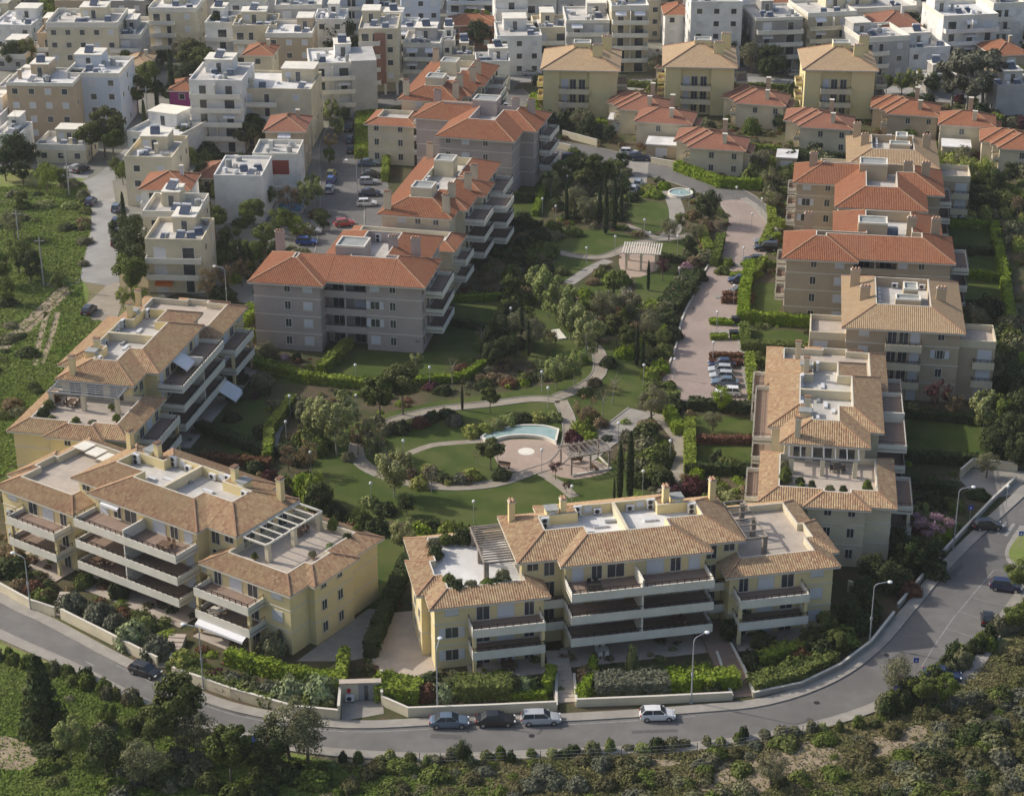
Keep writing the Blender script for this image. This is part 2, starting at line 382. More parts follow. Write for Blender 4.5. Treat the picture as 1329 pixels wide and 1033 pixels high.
def window(P, x, y, z, face, w=0.9, h=1.3, kind='w', frame=M_TRIM):
    """w plain, s open shutters, c closed shutters, d glazed door"""
    rz = FACE[face] if isinstance(face, str) else face
    def fr():
        m = MB(); t = 0.09
        m.box(-w/2-t, -0.07, -t, -w/2, 0.02, h+t); m.box(w/2, -0.07, -t, w/2+t, 0.02, h+t)
        m.box(-w/2, -0.07, h, w/2, 0.02, h+t); m.box(-w/2-t-0.05, -0.12, -t-0.03, w/2+t+0.05, 0.02, -t+0.04 if kind != 'd' else -t)
        if kind in 'wsd' and w > 0.8: m.box(-0.03, -0.05, 0, 0.03, 0.01, h)
        return m.mesh('window', frame)
    o = link('door' if kind == 'd' else 'window', cached(('fr', w, h, kind, frame.name), fr), P, (x, y, z), rz)
    if kind == 'c': link('shutter', cached(('cl', w, h), lambda: shut(-w/2, w/2, h)), o)
    else: link('pane', cached(('pa', w, h), lambda: MB().box(-w/2, -0.03, 0, w/2, 0.0, h).mesh('pane', M_GLASS)), o)
    if kind == 's':
        link('shutter', cached(('sl', w, h), lambda: shut(-w-0.02, -w/2-0.1, h)), o); link('shutter', cached(('sr', w, h), lambda: shut(w/2+0.1, w+0.02, h)), o)
    return o
def shut(a, b, h):
    m = MB(); m.box(a, -0.06, 0, b, -0.02, h); n = max(4, int(h/0.16))
    for i in range(n): m.box(a+0.05, -0.085, (i+0.2)*h/n, b-0.05, -0.06, (i+0.7)*h/n)
    return m.mesh('shutter', M_SHUT)
def balcony(P, x, y, z, face, w, d, para=M_WHITE, rail=True, hi=0.6, lo=0.5, ends='lr', floor=M_BROWNSLAB):
    rz = FACE[face] if isinstance(face, str) else face
    m = MB(); t = 0.15
    m.box(0, -d+t, -0.2, w, 0, 0, 1)
    m.box(0, -d, -lo, w, -d+t, hi, 0)
    if 'l' in ends: m.box(0, -d+t, -lo, t, 0, hi, 0)
    if 'r' in ends: m.box(w-t, -d+t, -lo, w, 0, hi, 0)
    o = m.build('balcony', [para, floor], P, (x, y, z), rz)
    if rail:
        r = MB(); yy = -d+t/2; r.bar((0.1, yy, hi+0.45), (w-0.1, yy, hi+0.45), 0.075); r.bar((0.1, yy, hi+0.22), (w-0.1, yy, hi+0.22), 0.04)
        n = max(2, int(w/0.9))
        for i in range(n+1): xx = 0.1+(w-0.2)*i/n; r.bar((xx, yy, hi), (xx, yy, hi+0.45), 0.07)
        for e in ends:
            xx = 0.08 if e == 'l' else w-0.08
            r.bar((xx, -d+0.1, hi+0.45), (xx, -0.1, hi+0.45), 0.05)
            for k in range(3): yk = -d+0.1+(d-0.2)*k/2; r.bar((xx, yk, hi), (xx, yk, hi+0.45), 0.05)
        r.build('railing', M_RAIL, o)
    return o
def chimney(P, x, y, z0, z1, m, w=0.75, d=0.75, pots=2):
    b = MB().box(x-w/2, y-d/2, z0, x+w/2, y+d/2, z1).box(x-w/2-0.08, y-d/2-0.08, z1, x+w/2+0.08, y+d/2+0.08, z1+0.1, 1)
    for i in range(pots):
        xx = x-w/2+(i+0.5)*w/pots; b.tube((xx, y-d/2-0.1, z1+0.24), (xx, y+d/2+0.1, z1+0.24), 0.15, n=8, mi=2)
    return b.build('chimney', [m, M_TRIM, M_CAP], P)
def aircon(P, x, y, z, face, two=True):
    def mk():
        h = 1.3 if two else 0.75; m = MB().box(-0.5, -0.2, 0.12, 0.5, 0.2, h+0.12); m.box(-0.45, -0.15, 0, 0.45, 0.15, 0.12, 1)
        for zz in ((0.42, 1.06) if two else (0.5,)): m.tube((-0.08, -0.2, zz), (-0.08, -0.23, zz), 0.29, n=12, mi=1)
        return m.mesh('air_conditioner', [M_SHUT, M_FAN])
    return link('air_conditioner', cached(('ac', two), mk), P, (x, y, z), FACE[face])
def heater(P, x, y, z, rz=0.0):
    def mk():
        m = MB(); m.poly([(-0.95, -0.9, 0.15), (0.95, -0.9, 0.15), (0.95, 0.75, 1.15), (-0.95, 0.75, 1.15)], 1)
        m.poly([(-0.95, -0.9, 0.08), (-0.95, 0.75, 1.08), (0.95, 0.75, 1.08), (0.95, -0.9, 0.08)], 2)
        m.tube((-0.85, 1.0, 1.25), (0.85, 1.0, 1.25), 0.3, n=10); m.bar((-0.8, 0.9, 0), (-0.8, 0.9, 1.1), 0.06, mi=2); m.bar((0.8, 0.9, 0), (0.8, 0.9, 1.1), 0.06, mi=2)
        return m.mesh('solar_heater', [M_SHUT, M_PANEL, M_METAL])
    return link('solar_heater', cached('heater', mk), P, (x, y, z), rz)
def tower(P, x0, y0, x1, y1, z0, z1, m, door='S'):
    """stair head: box with a raised white rim round a sunken grey top"""
    b = MB().box(x0, y0, z0, x1, y1, z1, skip='tb'); t = 0.22
    b.box(x0, y0, z1, x1, y0+t, z1+0.3, 1); b.box(x0, y1-t, z1, x1, y1, z1+0.3, 1); b.box(x0, y0+t, z1, x0+t, y1-t, z1+0.3, 1); b.box(x1-t, y0+t, z1, x1, y1-t, z1+0.3, 1)
    b.poly([(x0, y0, z1+0.02), (x1, y0, z1+0.02), (x1, y1, z1+0.02), (x0, y1, z1+0.02)], 2)
    o = b.build('stair_tower', [m, M_WHITE, M_GREYTOP], P)
    return o
def pergola(P, x0, y0, x1, y1, z, z0, nb=5, axis='x', m=M_WHITE, posts=(), sz=0.16, slats=0):
    """frame round (x0,y0)-(x1,y1) with rafters across `axis`, posts at the given points"""
    f = MB()
    for a, b in (((x0, y0), (x1, y0)), ((x1, y0), (x1, y1)), ((x1, y1), (x0, y1)), ((x0, y1), (x0, y0))): f.bar((*a, z), (*b, z), 0.16, 0.24)
    o = f.build('pergola', m, P)
    for i in range(1, nb):
        if axis == 'x': yy = y0+(y1-y0)*i/nb; a, b = (x0, yy), (x1, yy)
        else: xx = x0+(x1-x0)*i/nb; a, b = (xx, y0), (xx, y1)
        MB().bar((*a, z+0.1), (*b, z+0.1), sz*0.8, 0.16).build('rafter', m, o)
    for px, py in posts: MB().box(px-0.28, py-0.28, z0, px+0.28, py+0.28, z-0.1).build('post', WALL['cream'] if m != M_WOOD else m, o)
    return o
def awning(P, x, y, z, face, w, d, drop=1.2):
    rz = FACE[face] if isinstance(face, str) else face
    m = MB().poly([(0, 0, 0), (0, -d, -drop), (w, -d, -drop), (w, 0, 0)]) or None
    m = MB(); m.poly([(0, 0, 0), (0, -d, -drop), (w, -d, -drop), (w, 0, 0)]); m.poly([(0, -d, -drop), (0, -d, -drop-0.3), (w, -d, -drop-0.3), (w, -d, -drop)])
    m.poly([(0, 0, -0.04), (w, 0, -0.04), (w, -d, -drop-0.04), (0, -d, -drop-0.04)])
    return m.build('awning', M_AWN, P, (x, y, z), rz)
def patio_set(x, y, z, rz, label, m=M_DARKWOOD):
    t = thing('patio_table', label, 'table', (x, y, z), rz, 'tables and chairs on the terraces')
    link('tabletop', cached(('tt', m.name), lambda: MB().box(-0.8, -0.45, 0.7, 0.8, 0.45, 0.76).mesh('tabletop', m)), t)
    for a in (-0.65, 0.65):
        for b in (-0.35, 0.35): link('leg', cached(('tl', m.name), lambda: MB().box(-0.04, -0.04, 0, 0.04, 0.04, 0.7).mesh('leg', m)), t, (a, b, 0))
    def ch():
        c = MB().box(-0.24, -0.24, 0.4, 0.24, 0.24, 0.46).box(-0.24, 0.19, 0.46, 0.24, 0.25, 0.95)
        for a in (-0.2, 0.2):
            for b in (-0.2, 0.2): c.box(a-0.03, b-0.03, 0, a+0.03, b+0.03, 0.4)
        return c.mesh('patio_chair', m)
    c, s = math.cos(rz), math.sin(rz)
    for k, (a, b, r) in enumerate(((-0.4, 0.75, 0), (0.4, 0.75, 0), (-0.4, -0.75, PI), (0.4, -0.75, PI))):
        o = link('patio_chair', cached(('ch', m.name), ch), None, (x+a*c-b*s, y+a*s+b*c, z), rz+r)
        tag(o, ('far-side ' if r == 0 else 'near-side ')+'chair at '+label.replace('table ', '', 1), 'chair', 'tables and chairs on the terraces')
def loc2w(O, rz, x, y):
    c, s = math.cos(rz), math.sin(rz); return O[0]+x*c-y*s, O[1]+x*s+y*c

# ---------------------------------------------------------------- type Y: long block, four floors, with a lower wing and roof terrace at each end
def wing_outline(sgn):
    p = [(3.35, -3.3), (-11.0, -3.3), (-11.0, 0.0), (-12.0, 0.0), (-12.0, 8.6), (-11.3, 8.6), (-11.3, 14.3), (3.35, 14.3)]
    if sgn < 0: p = p[::-1]
    else: p = [(27.9-x, y) for x, y in p]
    return p
def type_y(name, label, O, rot, wall, tile, nbalc=False, flags=(), cut_l=None, ribs=True, deck=M_DECK):
    rz = R(rot); P = thing(name, label, 'building', (O[0], O[1], 0), rz, 'apartment blocks of the hillside estate')
    W = WALL[wall]; T = TILE[tile]
    out = [(0, 0), (4.8, 0), (4.8, -1.9), (23.3, -1.9), (23.3, 0), (27.9, 0), (27.9, 11.9), (23.3, 11.9), (23.3, 13.6), (4.8, 13.6), (4.8, 11.9), (0, 11.9)]
    walls(P, offset(out, 0.7), 0, 11.45, W, (3.0,))
    ring_roof(P, out, 11.5, 4.1, 1.75, T, W, 12.0, deck, ribs=ribs)
    # wings
    for s in (-1, 1):
        wo = wing_outline(s); fx = (lambda x: x) if s < 0 else (lambda x: 27.9-x)
        walls(P, offset(wo, 0.7), 0, 8.45, W, (3.0, 5.9) if s < 0 else (3.0, 5.9))
        ring_roof(P, wo, 8.5, 2.5, 1.1, T, WALL['cream'], 8.75, M_SLAB if 'paint'+str(s) not in flags else M_BRIGHTDECK, ribs=ribs)
        # end face windows
        ef = 'W' if s < 0 else 'E'; ex = fx(-11.3)
        for zf in (0, 3, 6):
            for yy in (2.4, 5.4): window(P, ex, yy, zf+1.25, ef, 0.85, 1.25)
        # front of the wing
        for zf, kd in ((0, 's'), (3, 's'), (6, 'c')):
            window(P, fx(-8.3), -2.6, zf+1.1, 'S', 1.5, 1.35, kd if s < 0 else 'c')
            for xx, w_, kk in ((-4.6, 1.5, 'd'), (-1.9, 1.9, 'c'), (0.9, 1.1, 'd')):
                if kk == 'd': window(P, fx(xx), -2.6, zf+0.1, 'S', w_, 2.15, 'd')
                else: window(P, fx(xx), -2.6, zf+0.15, 'S', w_, 2.1, 'c')
        for zf in (3, 6):
            xx = -6.4 if s < 0 else 27.9-2.2
            balcony(P, xx, -2.6, zf, 'S', 8.6, 3.0)
            MB().box(fx(-6.1)-0.2, -5.3, zf-2.6, fx(-6.1)+0.2, -4.9, zf-0.42).build('column', W, P)
            MB().box(fx(2.0)-0.2, -5.3, zf-2.6, fx(2.0)+0.2, -4.9, zf-0.42).build('column', W, P)
        if nbalc:
            for zf in (3, 6): balcony(P, (2.2 if s < 0 else 27.9+6.4), 13.6, zf, 'N', 8.6, 2.4)
        for zf in (0.1, 3.1, 6.1):
            for xx in (-8.3, -3.5, 0.2): window(P, fx(xx), 13.6, zf+1.0, 'N', 1.2, 1.3, 'c')
        # recess between wing and body
        for zf in (3, 6, 9):
            window(P, fx(4.0), 0.7, zf+0.15, 'S', 1.2, 2.1, 'd')
            if zf < 9: balcony(P, fx(2.67) if s < 0 else fx(5.48), 0.7, zf, 'S', 2.81, 1.6, ends='')
        # terrace doors of the penthouse and its pergola
        dx = fx(0.7)
        for yy, ww in ((3.0, 2.0), (6.2, 2.4), (9.2, 1.6)): window(P, dx, yy, 8.85, ef, ww, 2.0, 'd')
    # middle body front
    for zf in (3, 6, 9):
        balcony(P, 5.4, -1.2, zf, 'S', 17.2, 3.85)
        MB().box(13.85, -5.0, zf-0.1, 14.05, -1.2, zf+1.5 if zf == 9 else zf+2.55).build('balcony_divider', M_WHITE, P)
    for zf in (0, 3, 6, 9):
        for xx, w_, kk in ((7.0, 1.3, 'c'), (9.3, 1.2, 'd'), (11.6, 2.0, 'd'), (16.4, 2.0, 'd'), (18.9, 1.2, 'd'), (21.2, 1.3, 'c')):
            if (xx > 14) == (zf in (3, 9)) and kk == 'd' and w_ > 1.5: kk = 'c'
            window(P, xx, -1.2, zf+0.12, 'S', w_, 2.1, kk)
        for xx in (6.2, 10, 14, 18, 21.8): window(P, xx, 12.9, zf+1.1, 'N', 1.2, 1.3, 'c')
    if nbalc:
        for zf in (3, 6, 9): balcony(P, 22.4, 12.9, zf, 'N', 16.8, 2.6)
    for xx in (0.7, 27.2): pass
    for a in (1.9, 26.0): window(P, a+0.1, 0.7, 10.0, 'S', 1.3, 0.9, 'w')
    # roof
    MB().box(13.7, 2.5, 12.0, 14.1, 9.4, 13.3).build('dividing_wall', WALL['cream'], P)
    for xx in (9.4, 11.9, 16.0, 18.6): aircon(P, xx, 9.1, 12.0, 'S', xx not in (11.9, 16.0))
    for xx in (10.7, 17.3): window(P, xx, 9.3, 12.35, 'S', 0.9, 0.75, 'c')
    for xx in (4.9, 23.2): aircon(P, xx, 7.0, 12.0, 'S')
    for x0, x1 in ((5.3, 6.7), (21.0, 22.4)):
        b = MB().box(x0, 7.9, 12.0, x1, 9.4, 13.7, skip='t'); b.box(x0-0.1, 7.8, 13.7, x1+0.1, 9.5, 13.85, 1); o = b.build('roof_hatch', [W, M_GREYTOP], P)
        window(o, (x0+x1)/2, 7.9, 12.1, 'S', 0.7, 1.4, 'c')
    for cx_, cy_, ht in ((1.3, 9.6, 14.6), (7.4, 8.4, 14.9), (20.3, 8.6, 15.1), (26.6, 9.8, 14.8)): chimney(P, cx_, cy_, 11.8, ht, W)
    for x_, y_, w_ in ((10.6, 5.6, 1.8), (12.3, 6.6, 2.2), (17.0, 6.0, 1.6), (9.0, 4.6, 1.2)): MB().box(x_, y_, 12.0, x_+w_, y_+0.5, 12.28).build('roof_duct', M_METAL if w_ > 2 else M_SHUT, P)
    # ground floor patios
    MB().box(5.0, -5.6, 0.03, 23.0, -1.2, 0.14).build('patio', M_SLAB, P); MB().box(-6.6, -6.2, 0.03, 2.3, -2.6, 0.14).build('patio', M_SLAB, P); MB().box(25.6, -6.2, 0.03, 34.5, -2.6, 0.14).build('patio', M_SLAB, P)
    return P

# ---------------------------------------------------------------- type T: grey and beige blocks, ring roof over a T plan
def ring_block(name, label, O, rot, wall, tile, out, ins=5.8, rise=2.4, eave=11.5, wallpoly=None, feats=None, ribs=True, group='apartment blocks of the hillside estate', floorm=M_DECK, bands=(2.9, 5.9, 8.9)):
    rz = R(rot); P = thing(name, label, 'building', (O[0], O[1], 0), rz, group)
    W = WALL[wall]
    walls(P, wallpoly or offset(out, 0.75), 0, eave-0.05, W, bands)
    ring_roof(P, out, eave, ins, rise, TILE[tile], W, eave+0.6, floorm, ribs=ribs)
    if feats: feats(P, W)
    return P
def rows(P, face, at, line, floors, kinds, w=0.9, h=1.3, base=1.1):
    """window columns on one face: at = list of coordinates, kinds = string per column"""
    for i, a in enumerate(at):
        for f in floors:
            k = kinds[i]; ww = 1.4 if k in 'cs' else w
            if k == 'm': k, ww = ('c' if (f+i) % 3 == 0 else 's'), 1.4
            x, y = (a, line) if face in 'SN' else (line, a)
            if k == 'd': window(P, x, y, 3*f+0.12, face, 1.6, 2.1, 'd')
            else: window(P, x, y, 3*f+base, face, ww, h, k)
# ---------------------------------------------------------------- city blocks
def cwin(P, x, y, z, rz, w, h, dark=True):
    def mk():
        m = MB().box(-w/2, -0.05, 0, w/2, 0.0, h, 0 if dark else 2)
        t = 0.08; m.box(-w/2-t, -0.09, -t, w/2+t, 0.01, 0, 1).box(-w/2-t, -0.09, h, w/2+t, 0.01, h+t, 1).box(-w/2-t, -0.09, 0, -w/2, 0.01, h, 1).box(w/2, -0.09, 0, w/2+t, 0.01, h, 1)
        return m.mesh('window', [M_GLASS, M_WHITE, M_SHUT])
    return link('window', cached(('cw', w, h, dark), mk), P, (x, y, z), rz)
def city(label, x, y, w, d, fl, rot, wall='white', style='balc', roof='flat', pent=True, heaters=2, side='win', seed=0, cat='building', fh=3.0, pilotis=False, trim=M_WHITE, deck=None, z0=0.0):
    """x, y: middle of the front foot; the front looks to -y before rotation"""
    r = random.Random(seed*7919+11); rz = R(rot); P = thing('city_building', label, cat, (x, y, 0), rz, 'buildings of the town')
    W = WALL[wall]; H = fl*fh; hw = w/2
    b = MB(); b.box(-hw, 0, fh if pilotis else 0, hw, d, H, skip='t' if not pilotis else 't'); b.build('wall', W, P)
    if pilotis:
        for xx in np.linspace(-hw+0.4, hw-0.4, 4): MB().box(xx-0.25, 0.1, 0, xx+0.25, 0.6, fh).build('column', trim, P)
        MB().box(-hw+1, 3, 0, hw-1, d-1, fh).build('wall', W, P)
    if roof == 'flat':
        q = MB(); t = 0.2; ph = r.choice((0.5, 0.8, 1.0))
        q.poly([(-hw, 0, H), (hw, 0, H), (hw, d, H), (-hw, d, H)], 0)
        q.box(-hw-0.03, -0.03, H-0.25, hw+0.03, t, H+ph, 1); q.box(-hw-0.03, d-t, H-0.25, hw+0.03, d+0.03, H+ph, 1); q.box(-hw-0.03, t, H-0.25, -hw+t, d-t, H+ph, 1); q.box(hw-t, t, H-0.25, hw+0.03, d-t, H+ph, 1)
        q.build('roof', [deck or r.choice((M_DECK, M_DECK, M_BRIGHTDECK)), trim if r.random() < 0.6 else W], P)
        if pent and d > 7:
            pw = r.uniform(0.25, 0.6)*w; pd = min(d*0.5, 5.5); px = r.choice((-1, 1))*(hw-pw/2-0.4)*r.choice((0.3, 1)); py = d*0.52
            o = MB().box(px-pw/2, py, H, px+pw/2, min(py+pd, d-0.3), H+2.7, skip='b').box(px-pw/2-0.15, py-0.3, H+2.7, px+pw/2+0.15, min(py+pd, d-0.3)+0.1, H+2.9, 1).build('penthouse', [W, trim], P)
            cwin(o, px, py, H+0.1, 0, 1.0, 2.0); 
            if pw > 4: cwin(o, px-pw*0.3, py, H+0.9, 0, 1.1, 1.1, False)
            if r.random() < 0.5: heater(P, px, py+1.5, H+2.9, r.uniform(-0.4, 0.4))
        for i in range(heaters):
            heater(P, r.uniform(-hw+1.2, hw-1.2), r.uniform(1.3, d*0.42), H, r.uniform(-0.5, 0.5)).scale = (0.8, 0.8, 0.8)
        for i in range(r.randint(3, 7)):
            k_ = r.randrange(3); sz = r.uniform(0.4, 1.3)
            link('roof_unit' if k_ < 2 else 'water_tank', cached(('clut', k_), lambda: (MB().box(-.5, -.4, 0, .5, .4, .8) if k_ < 2 else MB().tube((0, 0, 0), (0, 0, 1.2), 0.5, n=10)).mesh('roof_unit', (M_SHUT, M_METAL, M_GREYTOP)[k_])), P, (r.uniform(-hw+0.9, hw-0.9), r.uniform(0.9, d-0.9), H), r.uniform(0, 3)).scale = (sz, sz, r.uniform(0.6, 1.3))
        if r.random() < 0.5: MB().tube((hw*0.4, d*0.4, H), (hw*0.4, d*0.4, H+r.uniform(2.5, 5)), 0.035, n=5).build('antenna', M_METAL, P)
        if r.random() < 0.7: chimney(P, r.uniform(-hw+0.8, hw-0.8), r.uniform(1, d-1), H, H+1.9, W, 0.7, 0.6, 0)
    else:
        tm = TILE['red' if roof == 'red' else 'dusty' if roof == 'dusty' else 'sand']; o = 0.5; ins = min(w+2*o, d+2*o)/2-0.02
        ring_roof(P, [(-hw-o, -o), (hw+o, -o), (hw+o, d+o), (-hw-o, d+o)], H, ins, ins*0.42, tm, W, None, oh=o, ribs=False, parapet=False)
        chimney(P, hw*0.5, d*0.6, H, H+ins*0.42+0.8, W, 0.7, 0.6, 0)
    f0 = 1 if pilotis else 0
    if style == 'balc':
        n = max(1, int(w/4.2)); cw = w/n; para = r.choice((trim, trim, W)); dep = r.uniform(1.3, 2.0)
        for f in range(f0, fl):
            z = f*fh
            if f > 0:
                o = MB(); o.box(-hw+0.15, -dep, z-0.18, hw-0.15, 0, z, 1); o.box(-hw+0.15, -dep, z, hw-0.15, -dep+0.1, z+0.85, 0); o.box(-hw+0.15, -dep+0.1, z, -hw+0.27, 0, z+0.85, 0); o.box(hw-0.27, -dep+0.1, z, hw-0.15, 0, z+0.85, 0)
                o.build('balcony', [para, trim], P)
            for i in range(n):
                k = r.random(); xx = -hw+cw*(i+0.5)
                cwin(P, xx, 0, z+0.15, 0, 2.0 if k < 0.6 else 1.4, 2.1, k > 0.25)
                if k > 0.75 and f > 0: awning(P, xx-1.3, -0.05, z+2.6, 'S', 2.6, 1.2, 0.6)
            if n > 1 and f > 0 and r.random() < 0.5: MB().box(-0.06, -dep+0.1, z, 0.06, 0, z+2.8).build('balcony_divider', trim, P)
    elif style == 'win':
        n = max(1, int(w/3.2)); cw = w/n
        for f in range(f0, fl):
            for i in range(n): cwin(P, -hw+cw*(i+0.5), 0, f*fh+1.0, 0, 1.2, 1.2, r.random() > 0.35)
    elif style == 'mix':
        n = 2
        for f in range(f0, fl):
            z = f*fh; m = w*0.55
            if f > 0:
                o = MB(); o.box(-hw, -1.4, z-0.18, -hw+m, 0, z, 1); o.box(-hw, -1.4, z, -hw+m, -1.3, z+0.85, 0); o.box(-hw+m-0.12, -1.3, z, -hw+m, 0, z+0.85, 0); o.build('balcony', [trim, trim], P)
            cwin(P, -hw+m*0.3, 0, z+0.15, 0, 1.6, 2.1, r.random() > 0.3); cwin(P, -hw+m*0.75, 0, z+0.15, 0, 1.0, 2.1)
            cwin(P, hw-w*0.2, 0, z+1.0, 0, 1.2, 1.2, r.random() > 0.4)
    if side != 'blind':
        n = max(1, int(d/4.5)); cw = d/n
        for sx, rr in ((-hw, -PI/2), (hw, PI/2)):
            for f in range(f0, fl):
                for i in range(n):
                    if r.random() < 0.65: cwin(P, sx, cw*(i+0.5), f*fh+1.0, rr, 0.9, 1.1, r.random() > 0.4)
            if side == 'balc' and sx < 0:
                for f in range(max(1, f0), fl):
                    MB().box(-hw-1.3, d*0.1, f*fh-0.18, -hw, d*0.9, f*fh, 0).box(-hw-1.3, d*0.1, f*fh, -hw-1.2, d*0.9, f*fh+0.85, 0).build('balcony', [trim], P)
    return P

# ---------------------------------------------------------------- vegetation
nr = np.random.RandomState(5)
LEAF = {}
def leafmat(key, c, c2, isl=0.35, objr=0.12):
    LEAF[key] = mat('leaves_'+key, c, c2, 0.9, 0.75, island=isl, objrand=objr, spec=0.15, trans=0.18, coord='pos')
leafmat('pine', (0.082, 0.103, 0.024), (0.116, 0.134, 0.032)); leafmat('dark', (0.048, 0.071, 0.024), (0.075, 0.097, 0.032))
leafmat('olive', (0.178, 0.182, 0.092), (0.232, 0.225, 0.119)); leafmat('pale', (0.235, 0.270, 0.085), (0.300, 0.330, 0.120))
leafmat('mid', (0.116, 0.152, 0.032), (0.164, 0.195, 0.043)); leafmat('bright', (0.170, 0.235, 0.020), (0.240, 0.300, 0.030))
leafmat('grey', (0.129, 0.140, 0.092), (0.171, 0.176, 0.119)); leafmat('red', (0.15, 0.068, 0.038), (0.19, 0.095, 0.045))
leafmat('purple', (0.075, 0.024, 0.032), (0.109, 0.036, 0.043)); leafmat('pink', (0.420, 0.250, 0.300), (0.500, 0.330, 0.370))
leafmat('yellow', (0.360, 0.360, 0.090), (0.240, 0.290, 0.060)); leafmat('cypress', (0.030, 0.049, 0.019), (0.047, 0.067, 0.024))
leafmat('brown', (0.205, 0.152, 0.076), (0.260, 0.188, 0.097)); leafmat('variegated', (0.320, 0.360, 0.200), (0.200, 0.260, 0.100))
leafmat('magenta', (0.300, 0.060, 0.160), (0.220, 0.080, 0.120)); leafmat('scrub', (0.102, 0.103, 0.038), (0.151, 0.140, 0.060))
M_BARK = mat('bark', (0.14, 0.11, 0.085), (0.19, 0.155, 0.125), 4, 0.95); M_PALEBARK = mat('pale_bark', (0.34, 0.32, 0.28), (0.28, 0.26, 0.22), 4, 0.9)
def leaves(cent, size, flat=0.0, out=None, ratio=1.6):
    """one leaf-clump quad (rhombus) for each centre"""
    n = len(cent); a = nr.normal(size=(n, 3)); 
    if out is not None: a = a*0.6+out*1.3
    a /= np.linalg.norm(a, axis=1)[:, None]+1e-9
    b = nr.normal(size=(n, 3)); u = np.cross(a, b); u /= np.linalg.norm(u, axis=1)[:, None]+1e-9; v = np.cross(a, u)
    s = (size*nr.uniform(0.6, 1.4, n))[:, None]
    V = np.stack([cent-u*s*ratio/2, cent-v*s/2, cent+u*s*ratio/2, cent+v*s/2], 1).reshape(-1, 3)
    return V
def leafmesh(name, V, m, extra=None):
    n = len(V)//4; F = np.arange(n*4).reshape(n, 4)
    me = bpy.data.meshes.new(name); me.vertices.add(len(V)); me.vertices.foreach_set('co', V.astype(np.float32).reshape(-1))
    me.loops.add(n*4); me.loops.foreach_set('vertex_index', F.reshape(-1)); me.polygons.add(n)
    me.polygons.foreach_set('loop_start', np.arange(n)*4); me.polygons.foreach_set('loop_total', np.full(n, 4)); me.update(); me.validate()
    me.materials.append(m); return me
def crown_pts(kind, h, r, n, cl=26):
    """clumped points inside a crown of height h and radius r, base at z=0"""
    cs = []
    if kind == 'cypress':
        t = nr.uniform(0, 1, n); th = nr.uniform(0, 2*PI, n); rr = r*np.sqrt(np.clip(np.sin(PI*np.clip(t*0.92+0.08, 0, 1)**0.75), 0.02, 1))*nr.uniform(0.75, 1.05, n)
        p = np.stack([rr*np.cos(th), rr*np.sin(th), t*h], 1); o = np.stack([np.cos(th), np.sin(th), 0.5+0*th], 1); return p, o
    if kind == 'spruce':
        t = nr.uniform(0, 1, n)**1.3; th = nr.uniform(0, 2*PI, n); lay = 0.75+0.35*np.sin(t*38+np.sin(th*5)); rr = r*(1-t)*lay*np.sqrt(nr.uniform(0.3, 1, n))+0.05
        p = np.stack([rr*np.cos(th), rr*np.sin(th), t*h], 1); return p, np.stack([np.cos(th), np.sin(th), 0.3+0*th], 1)
    for i in range(cl):
        d = nr.normal(size=3); d /= np.linalg.norm(d); q = nr.uniform(0.45, 1.0)**0.6
        if kind == 'umbrella': d[2] = abs(d[2])*0.7
        cs.append(d*q*0.78)
    cs = np.array(cs); rad = nr.uniform(0.22, 0.40, cl)
    if kind == 'airy': rad *= 0.8
    idx = nr.randint(0, cl, n); d = nr.normal(size=(n, 3)); d /= np.linalg.norm(d, axis=1)[:, None]
    rr = rad[idx]*(nr.uniform(0, 1, n)**0.4)
    p = cs[idx]+d*rr[:, None]; o = d*0.7+p*0.6
    p = p*np.array([r, r, h/2])+np.array([0, 0, h/2])
    return p, o
TREES = {}
